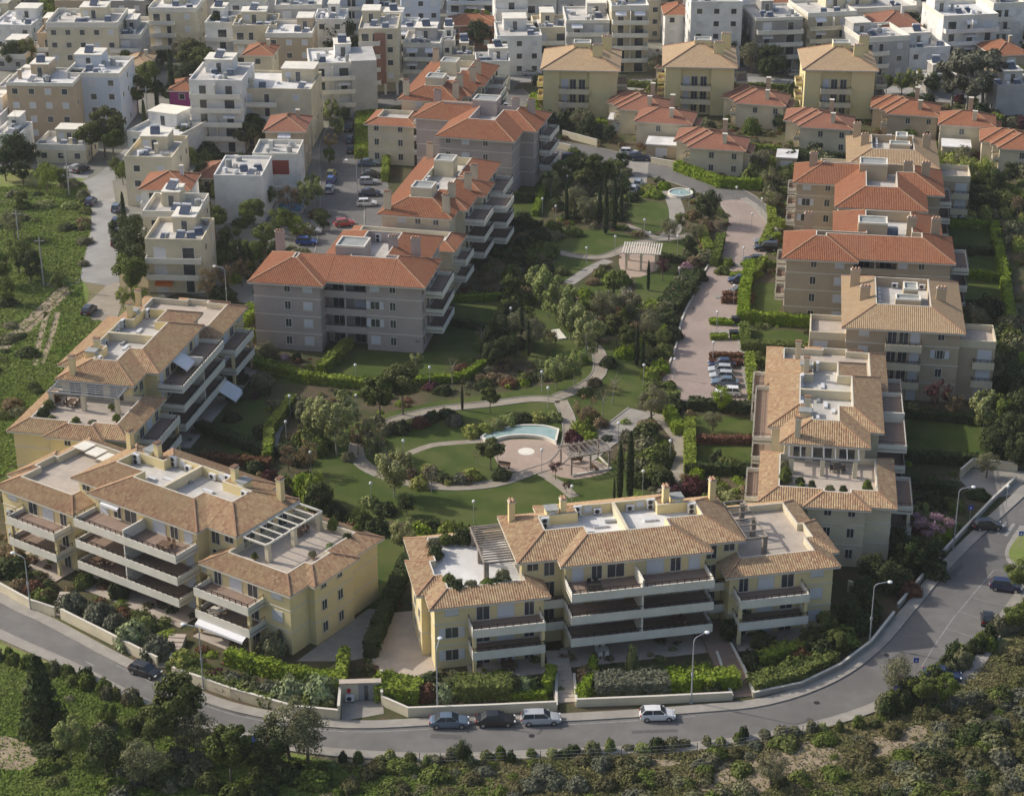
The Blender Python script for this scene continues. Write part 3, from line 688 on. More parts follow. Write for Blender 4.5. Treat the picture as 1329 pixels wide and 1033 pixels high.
def tree_mesh(kind, var):
    key = (kind, var)
    if key in TREES: return TREES[key]
    spec = {  # leaf, shape, clump size, count, crown height, crown radius, trunk height, trunk radius
     'pine': ('pine', 'round', 0.27, 4200, 0.62, 0.36, 0.45, 0.02), 'broad': ('mid', 'round', 0.25, 4200, 0.80, 0.40, 0.3, 0.022),
     'dark': ('dark', 'round', 0.25, 4400, 0.86, 0.42, 0.25, 0.025), 'olive': ('olive', 'round', 0.2, 4200, 0.80, 0.46, 0.3, 0.03),
     'pale': ('pale', 'airy', 0.20, 4200, 0.88, 0.30, 0.25, 0.014), 'cypress': ('cypress', 'cypress', 0.22, 2600, 0.96, 0.07, 0.1, 0.02),
     'spruce': ('dark', 'spruce', 0.34, 2800, 0.94, 0.27, 0.2, 0.02), 'purple': ('purple', 'round', 0.24, 1300, 0.66, 0.36, 0.42, 0.02),
     'pink': ('pink', 'airy', 0.22, 2600, 0.72, 0.50, 0.35, 0.025), 'brown': ('brown', 'airy', 0.22, 1300, 0.80, 0.38, 0.4, 0.018),
     'bare': ('brown', 'airy', 0.14, 260, 0.75, 0.34, 0.5, 0.014), 'yellow': ('yellow', 'round', 0.26, 2200, 0.86, 0.45, 0.2, 0.02),
     'eucalypt': ('grey', 'airy', 0.36, 4200, 0.82, 0.46, 0.35, 0.03), 'bright': ('bright', 'round', 0.26, 2200, 0.88, 0.42, 0.2, 0.02),
    }[kind]
    lf, shape, sz, n, ch, cr, th, tr = spec
    p, o = crown_pts(shape, ch, cr, n, 16+6*var); V = leaves(p, sz*0.115, out=o)
    crown = leafmesh('crown', V, LEAF[lf])
    m = MB(); bend = Vector((nr.uniform(-0.03, 0.03), nr.uniform(-0.03, 0.03), 0)); t0 = Vector((0, 0, 0)); top = Vector((0, 0, 1-ch*0.55))+bend
    m.tube(t0, top, tr, tr*0.6, 7)
    if shape not in ('cypress', 'spruce'):
        for i in range(9 if shape == 'airy' else 6):
            a = 2*PI*i/6+nr.uniform(-0.4, 0.4); e = top+Vector((math.cos(a)*cr*nr.uniform(0.4, 0.8), math.sin(a)*cr*nr.uniform(0.4, 0.8), ch*nr.uniform(0.05, 0.42))); s_ = t0.lerp(top, nr.uniform(0.6, 1.0))
            m.tube(s_, e, tr*0.45, tr*0.12, 5, caps=False)
    else: m.tube(top, (0, 0, 0.93), tr*0.6, tr*0.1, 6)
    trunk = m.mesh('trunk', M_PALEBARK if kind in ('pale', 'bare', 'eucalypt') else M_BARK)
    TREES[key] = (crown, trunk, 1-ch); return TREES[key]
KINDW = {'pine': 'dark green round-crowned pine', 'broad': 'mid green broadleaf tree', 'dark': 'dense dark green tree', 'olive': 'grey-green olive tree',
 'pale': 'tall airy pale green tree', 'cypress': 'slim dark cypress', 'spruce': 'dark conical conifer', 'purple': 'small purple-leaved plum tree', 'pink': 'pink blossoming tree',
 'brown': 'brownish half-leafed tree', 'bare': 'nearly bare slender young tree', 'yellow': 'yellow-green flowering tree', 'eucalypt': 'large loose grey-green eucalyptus', 'bright': 'bright lime green tree'}
def tree(x, y, kind, h, label=None, wide=1.0, z=0.0):
    c, t, zb = tree_mesh(kind, rnd.randrange(3)); rz = rnd.uniform(0, 6.28)
    o = thing(kind+'_tree' if kind not in ('cypress', 'pine', 'spruce', 'eucalypt') else {'pine': 'pine_tree', 'cypress': 'cypress_tree', 'spruce': 'conifer_tree', 'eucalypt': 'eucalyptus_tree'}[kind],
        label or KINDW[kind]+' '+near(x, y), 'tree', (x, y, z), rz, KINDW[kind]+'s')
    a = link('trunk', t, o); a.scale = (h, h, h); b = link('crown', c, o, (0, 0, zb*h)); b.scale = (h*wide, h*wide, h)
    return o
SHR = {}
def shrub_mesh(lf, var, n=1300, shape='dome'):
    key = (lf, var, shape)
    if key in SHR: return SHR[key]
    th = nr.uniform(0, 2*PI, n); cz = nr.uniform(-0.1, 1, n); s = np.sqrt(np.clip(1-cz**2, 0, 1))
    d = np.stack([s*np.cos(th), s*np.sin(th), cz], 1)
    ph = nr.uniform(0, 6, 4); lump = 1+0.13*np.sin(3*th+ph[0])*s+0.10*np.sin(5*th+ph[1]+4*cz)+0.08*np.sin(9*cz+ph[2]+2*th)
    rr = lump*nr.uniform(0.72, 1.05, n)
    p = d*rr[:, None]*np.array([1, 1, 0.95])+np.array([0, 0, 0.1]); V = leaves(p, 0.15, out=d)
    SHR[key] = leafmesh('shrub', V, LEAF[lf]); return SHR[key]
SHW = {'pine': 'dark green rounded shrub', 'dark': 'dark green bush', 'olive': 'grey-green bush', 'pale': 'pale green shrub', 'mid': 'green rounded shrub', 'bright': 'bright yellow-green clipped shrub',
 'grey': 'dusty grey-green shrub', 'red': 'reddish-leaved shrub', 'purple': 'dark purple shrub', 'pink': 'pink flowering shrub', 'yellow': 'yellowish shrub', 'variegated': 'pale variegated shrub', 'magenta': 'magenta flowering shrub',
 'brown': 'brownish dry bush', 'scrub': 'low olive-brown scrub bush', 'cypress': 'very dark green bush'}
def shrub(x, y, lf, r, h, label=None, z=0.0, big=False, sname='garden_shrub'):
    o = link(sname, shrub_mesh(lf, rnd.randrange(3), 2600 if big else 1300, 'big' if big else 'dome'), None, (x, y, z), rnd.uniform(0, 6.28)); o.scale = (r*rnd.uniform(0.85, 1.15), r*rnd.uniform(0.85, 1.15), h)
    return tag(o, label or SHW[lf]+' '+near(x, y), 'bush' if lf in ('dark', 'scrub', 'brown', 'olive') else 'shrub', SHW[lf]+'s')
def hedge(pts, w, h, lf, label=None, z=0.0, dens=26, px=True):
    pts = GP(pts, z) if px else pts
    V = []; core = MB()
    for a, b in zip(pts, pts[1:]):
        a = Vector(a); b = Vector(b); L = (b-a).length; t = (b-a)/L; n = Vector((-t.y, t.x))
        ar = L*(2*h+w)+w*h*2; k = int(ar*dens); f = nr.uniform(0, 1, k); s = nr.uniform(-0.5, L+0.5*0, k)*1.0
        s = nr.uniform(-w/2, L+w/2, k); q = nr.uniform(0, 2*h+w, k)
        off = np.where(q < h, -w/2, np.where(q < h+w, q-h-w/2, w/2)); zz = np.where(q < h, q, np.where(q < h+w, h, 2*h+w-q))
        wob = 1+0.06*np.sin(s*1.7+a.x)+0.05*np.sin(s*4.1+zz*2)
        ox = off*wob+nr.normal(0, 0.05, k); oz = zz*(1+0.05*np.sin(s*1.3+off)+0.03*np.sin(s*5))+nr.normal(0, 0.04, k)
        P_ = np.stack([a.x+t.x*s+n.x*ox, a.y+t.y*s+n.y*ox, z+oz], 1)
        o = np.stack([np.where(q < h, -n.x, np.where(q < h+w, 0, n.x)), np.where(q < h, -n.y, np.where(q < h+w, 0, n.y)), np.where((q >= h) & (q < h+w), 1.0, 0.15)], 1)
        V.append(leaves(P_, 0.26, out=o))
        e = w*0.42; A = a-t*e; B = b+t*e; nn = n*e
        core.prism([(A-nn)[:], (B-nn)[:], (B+nn)[:], (A+nn)[:]], z, z+h*0.93)
    V = np.concatenate(V); me = leafmesh('hedge', V, LEAF[lf])
    o = link('hedge', me); c = core.build('hedge_core', LEAF[lf], o)
    m = pts[len(pts)//2]; cx = sum(p[0] for p in pts)/len(pts); cy = sum(p[1] for p in pts)/len(pts)
    return tag(o, label or {'bright': 'bright yellow-green clipped hedge', 'mid': 'green clipped hedge', 'dark': 'dark green hedge', 'red': 'reddish-brown low hedge', 'grey': 'grey-green hedge'}.get(lf, lf+' hedge')+' '+near(cx, cy), 'hedge', 'clipped hedges')

# ---------------------------------------------------------------- cars
CARP = {}
PAINT = {'black': (0.012, 0.012, 0.014), 'dark blue': (0.012, 0.022, 0.07), 'blue': (0.02, 0.07, 0.30), 'silver': (0.42, 0.44, 0.46), 'white': (0.72, 0.72, 0.72), 'grey': (0.14, 0.155, 0.17), 'red': (0.38, 0.02, 0.03), 'dark red': (0.12, 0.015, 0.02), 'yellow': (0.55, 0.45, 0.05), 'slate': (0.11, 0.15, 0.21)}
M_TYRE = mat('tyre_rubber', (0.018, 0.018, 0.018), None, rough=0.9); M_RIM = mat('alloy_rim', (0.45, 0.45, 0.46), None, rough=0.35, metal=0.7)
M_HEAD = mat('headlamp_glass', (0.65, 0.67, 0.68), None, rough=0.15); M_TAIL = mat('tail_lamp_red', (0.35, 0.01, 0.01), None, rough=0.25); M_PLATE = mat('number_plate', (0.7, 0.7, 0.68), None, rough=0.5)
def car(x, y, heading, colour, label, kind='hatch', group='parked cars'):
    """heading: world angle the bonnet points to, degrees"""
    if ('paint', colour) not in CARP:
        m = mat('paint_'+colour, PAINT[colour], None, rough=0.28, spec=0.6); m.node_tree.nodes['Principled BSDF'].inputs['Coat Weight'].default_value = 0.6; CARP[('paint', colour)] = m
    pm = CARP[('paint', colour)]
    L, Wd, H = {'hatch': (4.0, 1.72, 1.47), 'saloon': (4.5, 1.78, 1.45), 'suv': (4.5, 1.84, 1.68), 'estate': (4.5, 1.76, 1.50), 'small': (2.7, 1.56, 1.52)}[kind]
    # side profile: (x along length -0.5 rear .. 0.5 front, belt height, half width)
    st = [(-0.50, 0.42, 0.60, 0.80), (-0.485, 0.30, 0.80, 0.90), (-0.42, 0.22, 0.90, 0.97), (-0.25, 0.20, 0.94, 1.0), (0.0, 0.20, 0.94, 1.0), (0.17, 0.20, 0.93, 1.0), (0.30, 0.21, 0.86, 0.98), (0.42, 0.24, 0.76, 0.93), (0.48, 0.30, 0.66, 0.84), (0.50, 0.38, 0.54, 0.74)]
    k = 1.12 if kind == 'suv' else 1.0
    roof = {'hatch': [(-0.47, 0.92, 0), (-0.37, 1, 1), (-0.05, 1, 1), (0.08, 0.99, 1), (0.24, 0.91, 0)], 'small': [(-0.46, 0.92, 0), (-0.34, 1, 1), (-0.05, 1, 1), (0.10, 0.99, 1), (0.30, 0.9, 0)],
            'saloon': [(-0.36, 0.92, 0), (-0.22, 1, 1), (-0.05, 1, 1), (0.07, 0.99, 1), (0.24, 0.91, 0)], 'suv': [(-0.485, 0.93, 0), (-0.43, 1, 1), (-0.1, 1, 1), (0.08, 0.99, 1), (0.22, 0.92, 0)], 'estate': [(-0.48, 0.92, 0), (-0.42, 1, 1), (-0.1, 1, 1), (0.07, 0.99, 1), (0.24, 0.91, 0)]}[kind]
    def body():
        m = MB(); rings = []
        for (sx, zl, zh, wf) in st:
            hw = Wd/2*wf; X = sx*L; zl2, zh2 = zl, zh*k; kk = len(m.v)
            m.v += [(X, -hw*0.9, zl2), (X, -hw, zl2+0.12), (X, -hw, (zl2+zh2)/2+0.05), (X, -hw*0.95, zh2-0.04), (X, -hw*0.82, zh2), (X, hw*0.82, zh2), (X, hw*0.95, zh2-0.04), (X, hw, (zl2+zh2)/2+0.05), (X, hw, zl2+0.12), (X, hw*0.9, zl2)]
            rings.append(kk)
        for a, b in zip(rings, rings[1:]):
            for i in range(10): j = (i+1) % 10; m.f.append((a+i, a+j, b+j, b+i)); m.m.append(0)
        m.f.append(tuple(rings[0]+i for i in reversed(range(10)))); m.m.append(0); m.f.append(tuple(rings[-1]+i for i in range(10))); m.m.append(0)
        # roof panel with pillars
        y1 = Wd/2*0.70; (a, b, c, d, e) = roof; zr = H
        m.v += []; q = []
        for X, zz in ((b[0], zr-0.03), (c[0], zr), (d[0], zr-0.03)):
            q.append([(X*L, -y1, zz-0.05), (X*L, -y1*0.9, zz), (X*L, y1*0.9, zz), (X*L, y1, zz-0.05)])
        for s, t in zip(q, q[1:]):
            for i in range(3): m.poly([s[i], s[i+1], t[i+1], t[i]])
        zb = 0.94*k; yb = Wd/2*0.86
        for s in (-1, 1):
            m.bar((a[0]*L, s*yb*0.95, zb-0.02), (b[0]*L, s*y1, zr-0.06), 0.07); m.bar((e[0]*L, s*yb*0.95, 0.9*k), (d[0]*L, s*y1, zr-0.06), 0.06); m.bar(((b[0]+d[0])/2*L, s*yb*0.99, zb), ((b[0]+d[0])/2*L, s*y1, zr-0.05), 0.07)
        for s in (-1, 1): m.box(e[0]*L*0.8-0.1, s*(Wd/2+0.02)-0.08, zb-0.02, e[0]*L*0.8+0.06, s*(Wd/2+0.02)+0.08, zb+0.12)
        me = m.mesh('body', pm, smooth=False); return me
    def glass():
        m = MB(); (a, b, c, d, e) = roof; y1 = Wd/2*0.695; yb = Wd/2*0.84; zb = 0.92*k; zr = H-0.05
        A, B, D, E_ = a[0]*L, b[0]*L, d[0]*L, e[0]*L
        m.poly([(A, -yb, zb), (E_, -yb, 0.88*k), (D, -y1, zr), (B, -y1, zr)]); m.poly([(A, yb, zb), (B, y1, zr), (D, y1, zr), (E_, yb, 0.88*k)])
        m.poly([(E_, -yb, 0.88*k), (E_, yb, 0.88*k), (D, y1, zr), (D, -y1, zr)]); m.poly([(A, yb, zb), (A, -yb, zb), (B, -y1, zr), (B, y1, zr)])
        return m.mesh('window_glass', M_GLASS)
    o = thing('parked_car', label, 'car', (x, y, 0.02), R(heading), group)
    link('body', cached(('body', kind, colour), body), o); link('window', cached(('cglass', kind), glass), o)
    def wh():
        return MB().tube((0, -0.1, 0), (0, 0.1, 0), 0.32, n=14).mesh('tyre', M_TYRE)
    def rim(): return MB().tube((0, -0.115, 0), (0, 0.115, 0), 0.2, n=10).mesh('rim', M_RIM)
    for sx in (-0.31, 0.31):
        for s in (-1, 1):
            t = link('wheel', cached('tyre', wh), o, (sx*L, s*(Wd/2-0.09), 0.32)); link('rim', cached('rim', rim), t)
    for s in (-1, 1):
        link('headlight', cached(('hl', kind), lambda: MB().box(-0.12, -0.16, -0.07, 0.06, 0.16, 0.07).mesh('headlight', M_HEAD)), o, (0.482*L, s*Wd*0.33, 0.62*k))
        link('tail_light', cached(('tl2', kind), lambda: MB().box(-0.05, -0.13, -0.1, 0.1, 0.13, 0.1).mesh('tail_light', M_TAIL)), o, (-0.487*L, s*Wd*0.36, 0.74*k))
    link('number_plate', cached(('np', kind), lambda: MB().box(-0.03, -0.25, -0.05, 0.0, 0.25, 0.06).mesh('number_plate', M_PLATE)), o, (-0.5*L, 0, 0.5))
    return o

# ---------------------------------------------------------------- street furniture
M_POLE = mat('galvanised_pole', (0.36, 0.38, 0.40), (0.42, 0.44, 0.45), 3, 0.5, metal=0.2); M_LAMPG = mat('lamp_glass', (0.74, 0.76, 0.76), None, rough=0.3)
def road_lamp(x, y, ang, h=8.0, arm=1.6, label=''):
    o = thing('street_lamp', label, 'street lamp', (x, y, 0), R(ang), 'street lamps with curved arms')
    MB().tube((0, 0, 0), (0, 0, h-0.5), 0.10, 0.06, 8).box(-0.18, -0.18, 0, 0.18, 0.18, 0.08).box(-0.13, -0.1, 3.6, 0.13, 0.1, 4.0).build('pole', M_POLE, o)
    m = MB(); pts = [(0, 0, h-0.5), (0.15, 0, h-0.15), (0.5, 0, h), (arm, 0, h+0.1)]
    for a, b in zip(pts, pts[1:]): m.tube(a, b, 0.055, n=6)
    m.build('arm', M_POLE, o)
    hd = MB(); hd.ball((arm+0.3, 0, h+0.08), 0.32, 10, 6, sz=0.45); hd.build('lamp_head', M_LAMPG, o)
def park_lamp(x, y, h=3.6, label=None, z=0):
    o = thing('park_lamp', label or 'white globe lamp '+near(x, y), 'lamp', (x, y, z), 0, 'globe lamps of the park')
    link('pole', cached(('plp', h), lambda: MB().tube((0, 0, 0), (0, 0, h-0.2), 0.05, 0.04, 6).mesh('pole', M_POLE)), o)
    link('lamp_globe', cached(('plg', h), lambda: MB().ball((0, 0, h), 0.24, 10, 6).tube((0, 0, h-0.25), (0, 0, h-0.15), 0.12, n=8).mesh('lamp_globe', M_LAMPG)), o)
def wall_run(pts, h, label, m=None, t=0.25, z=0.0, cat='wall', capped=True):
    """low garden wall following ground points given in pixels"""
    q = [Vector(p) for p in GP(pts, z)]; b = MB(); n = len(q); Lf = []; Rt = []
    for i in range(n):
        d = (q[min(i+1, n-1)]-q[max(i-1, 0)]).normalized(); nn = Vector((-d.y, d.x)); Lf.append(q[i]+nn*t/2); Rt.append(q[i]-nn*t/2)
    for i in range(n-1):
        b.prism([Rt[i][:], Rt[i+1][:], Lf[i+1][:], Lf[i][:]], z, z+h)
        if capped:
            a, c = (Rt[i]-q[i])*1.25+q[i], (Rt[i+1]-q[i+1])*1.25+q[i+1]; d, e = (Lf[i+1]-q[i+1])*1.25+q[i+1], (Lf[i]-q[i])*1.25+q[i]
            b.prism([a[:], c[:], d[:], e[:]], z+h, z+h+0.08, 1)
    return tag(b.build('garden_wall', [m or WALL['cream'], M_TRIM]), label, cat, 'cream garden walls')
# ---------------------------------------------------------------- landmarks for labels
for a, b, t in [
 (30, 300, 'on the wild field at far left'), (80, 420, 'beside the dirt track at left'), (50, 250, 'at the top of the left field'), (130, 300, 'along the pale dead-end road'), (165, 300, 'between dead-end road and cream terraces'),
 (20, 215, 'below the striped tan block'), (160, 150, 'in the town beside white-blue block'), (230, 160, 'by the magenta house'), (300, 330, 'in the thicket left of grey block'), (300, 390, 'behind the upper left tiled block'), (250, 250, 'behind the cream terraced houses'),
 (400, 240, 'by the villa pool beside street'), (350, 210, 'in front of the cream apartment terrace'), (440, 150, 'by the rounded white block'), (450, 100, 'behind the rounded white block'), (260, 90, 'in the wooded town gap upper left'), (60, 60, 'among the upper left town blocks'),
 (480, 230, 'left of terracotta blocks beside street'), (560, 40, 'among the top centre town blocks'), (700, 100, 'between terracotta roofs and yellow houses'), (740, 150, 'below the first yellow house'), (640, 60, 'behind the terracotta blocks'),
 (700, 215, 'by the upper car park'), (790, 190, 'by the estate gatehouse'), (880, 100, 'by the middle yellow house'), (980, 90, 'between middle and right yellow houses'), (1090, 120, 'below the right yellow house'), (1180, 110, 'right of the yellow houses'),
 (1260, 110, 'beside the big eucalyptus'), (850, 40, 'among town blocks above yellow houses'), (1050, 40, 'among the upper right town blocks'), (1250, 40, 'at the upper right corner'), (900, 175, 'between the first red villas'), (1000, 170, 'between middle red villas'), (1100, 190, 'behind the far sand-roofed block'), (1250, 200, 'by the far right villas'),
 (880, 250, 'beside the round fountain'), (780, 270, 'in the park cypress grove'), (700, 260, 'on the upper park lawns'), (830, 340, 'around the tiled park pavilion'), (740, 340, 'by the upper park path junction'), (660, 300, 'right of second terracotta block'), (940, 300, 'at the bend of estate drive'),
 (900, 340, 'above the brick drive'), (840, 410, 'left of the brick drive'), (720, 430, 'around the white slab on lawn'), (650, 410, 'on the lawn beside grey block'), (770, 490, 'by the park path S-bend'), (640, 460, 'in the bed behind curved path'),
 (560, 480, 'along grey block front hedge'), (500, 540, 'under the pair of pines'), (430, 560, 'left of the curved park path'), (480, 610, 'inside the lower path curve'), (590, 590, 'on the oval lawn'), (640, 540, 'above the crescent pool'), (700, 550, 'by the crescent pool'), (690, 600, 'on the round plaza edge'),
 (760, 600, 'by the wooden plaza pergola'), (780, 530, 'above the stone ramp'), (850, 560, 'between stone ramp and footpath'), (830, 630, 'beside the twin cypresses'), (880, 600, 'along the right footpath'), (930, 560, 'in the garden below parked cars'), (960, 620, 'left of lower right tiled block'),
 (600, 660, 'on the lower park lawn'), (520, 690, 'behind the bottom centre block'), (430, 660, 'behind the bottom left block'), (340, 600, 'by the steps behind left block'), (380, 520, 'along the left garden walk'), (320, 500, 'in the upper left garden'), (290, 560, 'in front of upper left balconies'),
 (20, 560, 'beside the end of left block'), (10, 620, 'at the left edge below left block'), (30, 730, 'below the bottom left balconies'), (120, 800, 'above the left road wall'), (200, 825, 'below the four-tier balconies'), (270, 850, 'beside the lower left steps'), (330, 870, 'on the curved road bank'), (400, 890, 'above the garage entrance'),
 (510, 840, 'beside the paved forecourt'), (540, 890, 'in the planter left of steps'), (640, 890, 'in the planter under centre balconies'), (710, 890, 'beside the centre steps'), (780, 880, 'in the planter right of steps'), (900, 880, 'in the planter under right balconies'), (1000, 870, 'right of the long brick steps'), (1080, 830, 'on the curved right bank'),
 (1110, 740, 'behind the right curved bank'), (1160, 700, 'below the right cream block'), (1200, 650, 'by the blossom tree'), (1230, 600, 'by the right gate ramp'), (1200, 560, 'on the right rear lawn'), (1300, 560, 'at the right edge of gardens'), (1250, 510, 'in front of large sand-roofed block'), (1250, 380, 'in the right hedge gardens'), (1300, 300, 'by the right hedge corner'),
 (1000, 430, 'beside the brick drive hedges'), (990, 370, 'between parked cars and beige block'), (1010, 240, 'left of the far beige block'),
 (30, 870, 'on the lower left verge'), (60, 960, 'at the lower left corner'), (150, 900, 'along the left kerb below road'), (230, 960, 'in the lower left thicket'), (380, 970, 'beside the blue bin'), (320, 1010, 'at the bottom left edge'), (480, 980, 'along the kerb at bottom centre'), (500, 1015, 'at the bottom edge left of centre'),
 (600, 990, 'below the parked silver car'), (680, 1015, 'at the bottom edge centre'), (750, 975, 'along the bottom centre fence'), (850, 1000, 'below the white hatchback'), (930, 970, 'along the right-hand fence'), (960, 1015, 'on the bare earth patch'), (1040, 950, 'along the lower right kerb'), (1080, 1000, 'on the lower right scrub slope'), (1130, 900, 'on the verge beside blue sign'), (1170, 960, 'on the dry slope at lower right'),
 (1240, 900, 'below the parking bays'), (1250, 990, 'in the lower right corner'), (1310, 850, 'at the right edge below bays'), (1310, 940, 'on the far lower right slope'), (1315, 710, 'on the traffic island')]:
    x_, y_ = G(a, b); MARKS.append((x_, y_, t))

# ---------------------------------------------------------------- ground
M_EARTH = mat('dry_grass_earth', (0.13, 0.15, 0.05), (0.20, 0.18, 0.09), 0.35, 0.95, 0.10, 2.0, c3=(0.24, 0.19, 0.125), s3=0.07, f3=0.75)
M_MEADOW = mat('wild_meadow', (0.15, 0.215, 0.04), (0.20, 0.24, 0.065), 0.25, 0.95, 0.12, 2.5, c3=(0.25, 0.235, 0.10), s3=0.08, f3=0.7)
M_TOWN = mat('town_yards', (0.22, 0.21, 0.19), (0.15, 0.155, 0.11), 0.08, 0.95, c3=(0.30, 0.285, 0.26), s3=0.05, f3=0.6)
M_SOIL = mat('planting_bed', (0.05, 0.065, 0.02), (0.085, 0.075, 0.035), 0.6, 0.95, 0.12, 3.0, c3=(0.13, 0.085, 0.06), s3=0.15, f3=0.6)
M_LAWN = mat('mown_lawn', (0.046, 0.075, 0.010), (0.064, 0.094, 0.014), 0.35, 0.95, 0.04, 8.0, c3=(0.095, 0.11, 0.028), s3=0.16, f3=0.8)
M_ROAD = mat('asphalt', (0.155, 0.148, 0.14), (0.19, 0.182, 0.172), 0.5, 0.85, 0.01, 30, c3=(0.125, 0.12, 0.115), s3=0.12, f3=0.6)
M_PALEROAD = mat('worn_concrete_road', (0.30, 0.295, 0.28), (0.35, 0.34, 0.325), 0.4, 0.9, c3=(0.23, 0.225, 0.215), s3=0.15, f3=0.6)
M_WALK = mat('pavement_slabs', (0.36, 0.335, 0.295), (0.30, 0.28, 0.25), 0.8, 0.9, c3=(0.25, 0.235, 0.21), s3=0.3, f3=0.5)
M_PATH = mat('park_path', (0.36, 0.32, 0.26), (0.30, 0.26, 0.21), 0.8, 0.9, c3=(0.25, 0.215, 0.17), s3=0.3, f3=0.5)
M_PLAZA = mat('pink_paving', (0.43, 0.335, 0.27), (0.38, 0.29, 0.235), 1.2, 0.88, c3=(0.33, 0.26, 0.21), s3=0.3, f3=0.5)
M_BRICKDRIVE = mat('brick_paving', (0.33, 0.26, 0.225), (0.375, 0.30, 0.26), 1.5, 0.88, c3=(0.27, 0.22, 0.195), s3=0.14, f3=0.6)
M_DIRT = mat('bare_dirt', (0.34, 0.275, 0.195), (0.27, 0.215, 0.145), 0.6, 0.95, 0.05, 3)
M_PAINT = mat('road_paint', (0.36, 0.355, 0.34), (0.22, 0.215, 0.205), 1.2, 0.8)
HARD = []; HARDM = []; DIRTY = []
def sheet(name, pts, z, m, px=True):
    q = GP(pts) if px else pts
    if area(q) < 0: q = q[::-1]
    if m in (M_ROAD, M_WALK, M_PLAZA, M_BRICKDRIVE, M_SLAB, M_LAWN, M_PATH): HARD.append(q)
    if m in (M_ROAD, M_WALK, M_PLAZA, M_BRICKDRIVE, M_SLAB, M_PATH): HARDM.append((q, m))
    b = MB(); b.poly([(*p, z) for p in q]); return struct(b.build(name, m))
def smooth(pts, n=4, closed=False):
    P = [Vector(p) for p in pts]; out = []; N = len(P); rg = N if closed else N-1
    g = (lambda i: P[i % N]) if closed else (lambda i: P[max(0, min(N-1, i))])
    for i in range(rg):
        a, b, c, d = g(i-1), g(i), g(i+1), g(i+2)
        for k in range(n):
            t = k/n; out.append(tuple(0.5*((2*b)+(c-a)*t+(2*a-5*b+4*c-d)*t*t+(3*b-a-3*c+d)*t**3)))
    if not closed: out.append(tuple(P[-1]))
    return out
PATHS = []
def strip(name, pts, w, z, m, px=True, h=0.0, kerb=None, closed=False, n=4):
    """ribbon of width w along a smoothed line"""
    q = smooth(GP(pts) if px else pts, n, closed); q = [Vector(p) for p in q]; PATHS.append(([tuple(p) for p in q], w/2+0.35)); k = len(q); A = []; B = []
    for i in range(k):
        d = (q[(i+1) % k if closed else min(i+1, k-1)]-q[(i-1) % k if closed else max(i-1, 0)]).normalized(); nn = Vector((-d.y, d.x))*w/2; A.append(q[i]-nn); B.append(q[i]+nn)
    if m is M_DIRT: DIRTY.append([p[:] for p in A]+[p[:] for p in B[::-1]])
    b = MB(); rg = k if closed else k-1
    for i in range(rg):
        j = (i+1) % k
        if h: b.prism([A[i][:], A[j][:], B[j][:], B[i][:]], z, z+h)
        else: b.poly([(*A[i], z), (*A[j], z), (*B[j], z), (*B[i], z)])
    o = struct(b.build(name, m))
    if kerb:
        e = MB()
        for L_ in (A, B):
            for i in range(rg): e.bar((*L_[i], z+h+0.02), (*L_[(i+1) % k], z+h+0.02), kerb, 0.12)
        e.build('kerb', M_WALK, o)
    return o
g = MB(); g.poly([(-3000, -400, -0.02), (3000, -400, -0.02), (3000, 5000, -0.02), (-3000, 5000, -0.02)]); struct(g.build('ground', M_EARTH))
sheet('town_ground', [(-260, 560), (-260, 384), (-96, 372), (-78, 368), (-62, 322), (-56, 290), (-40, 300), (-30, 345), (-32, 400), (-20, 440), (5, 470), (130, 440), (330, 440), (330, 900), (-330, 900), (-330, 560)], 0.0, M_TOWN, px=False)
# estate gardens (soil and ground cover under everything inside the ring road)
sheet('garden_ground', [(-80, 615), (0, 590), (0, 530), (60, 480), (130, 425), (230, 380), (330, 395), (330, 330), (420, 330), (460, 250), (455, 165), (520, 118), (700, 105), (1420, 105), (1420, 560), (1329, 640), (1240, 720), (1165, 800), (1080, 878), (1000, 905), (900, 917), (600, 930), (440, 938), (330, 924), (200, 872), (60, 795), (-80, 715)], 0.006, M_SOIL)
sheet('meadow', [(-120, 232), (100, 215), (116, 240), (118, 300), (106, 358), (116, 380), (108, 412), (40, 470), (-10, 500), (-120, 540)], 0.010, M_MEADOW)
sheet('meadow', [(-20, 525), (60, 492), (120, 440), (140, 425), (90, 490), (40, 520), (-10, 585)], 0.012, M_MEADOW)
sheet('meadow', [(-150, 835), (0, 835), (100, 872), (200, 925), (330, 968), (420, 985), (600, 1000), (700, 1100), (-200, 1200)], 0.010, M_MEADOW)
for pts, wd in (([(85, 372), (50, 405), (10, 440), (-40, 475)], 2.0), ([(92, 376), (58, 408), (18, 444), (-30, 480)], 1.2), ([(62, 405), (52, 440), (45, 475)], 1.0), ([(75, 405), (66, 440), (54, 472)], 1.0), ([(80, 500), (110, 470), (125, 440)], 0.8)): strip('dirt_track', pts, wd, 0.018, M_DIRT)
for pts in ([(1010, 975), (1060, 960), (1095, 985), (1050, 1000), (990, 1005)], [(900, 1005), (960, 985), (1010, 1000), (980, 1033), (900, 1040)], [(760, 985), (860, 985), (880, 992), (800, 998)], [(0, 955), (40, 968), (60, 990), (10, 1000), (-30, 980)], [(1240, 930), (1300, 900), (1329, 930), (1290, 960)], [(1120, 965), (1190, 940), (1200, 960), (1140, 985)], [(450, 985), (540, 988), (520, 994), (440, 992)]):
    q = smooth(GP(pts), 4, True); DIRTY.append(q); sheet('bare_earth', q, 0.016, M_DIRT, px=False)
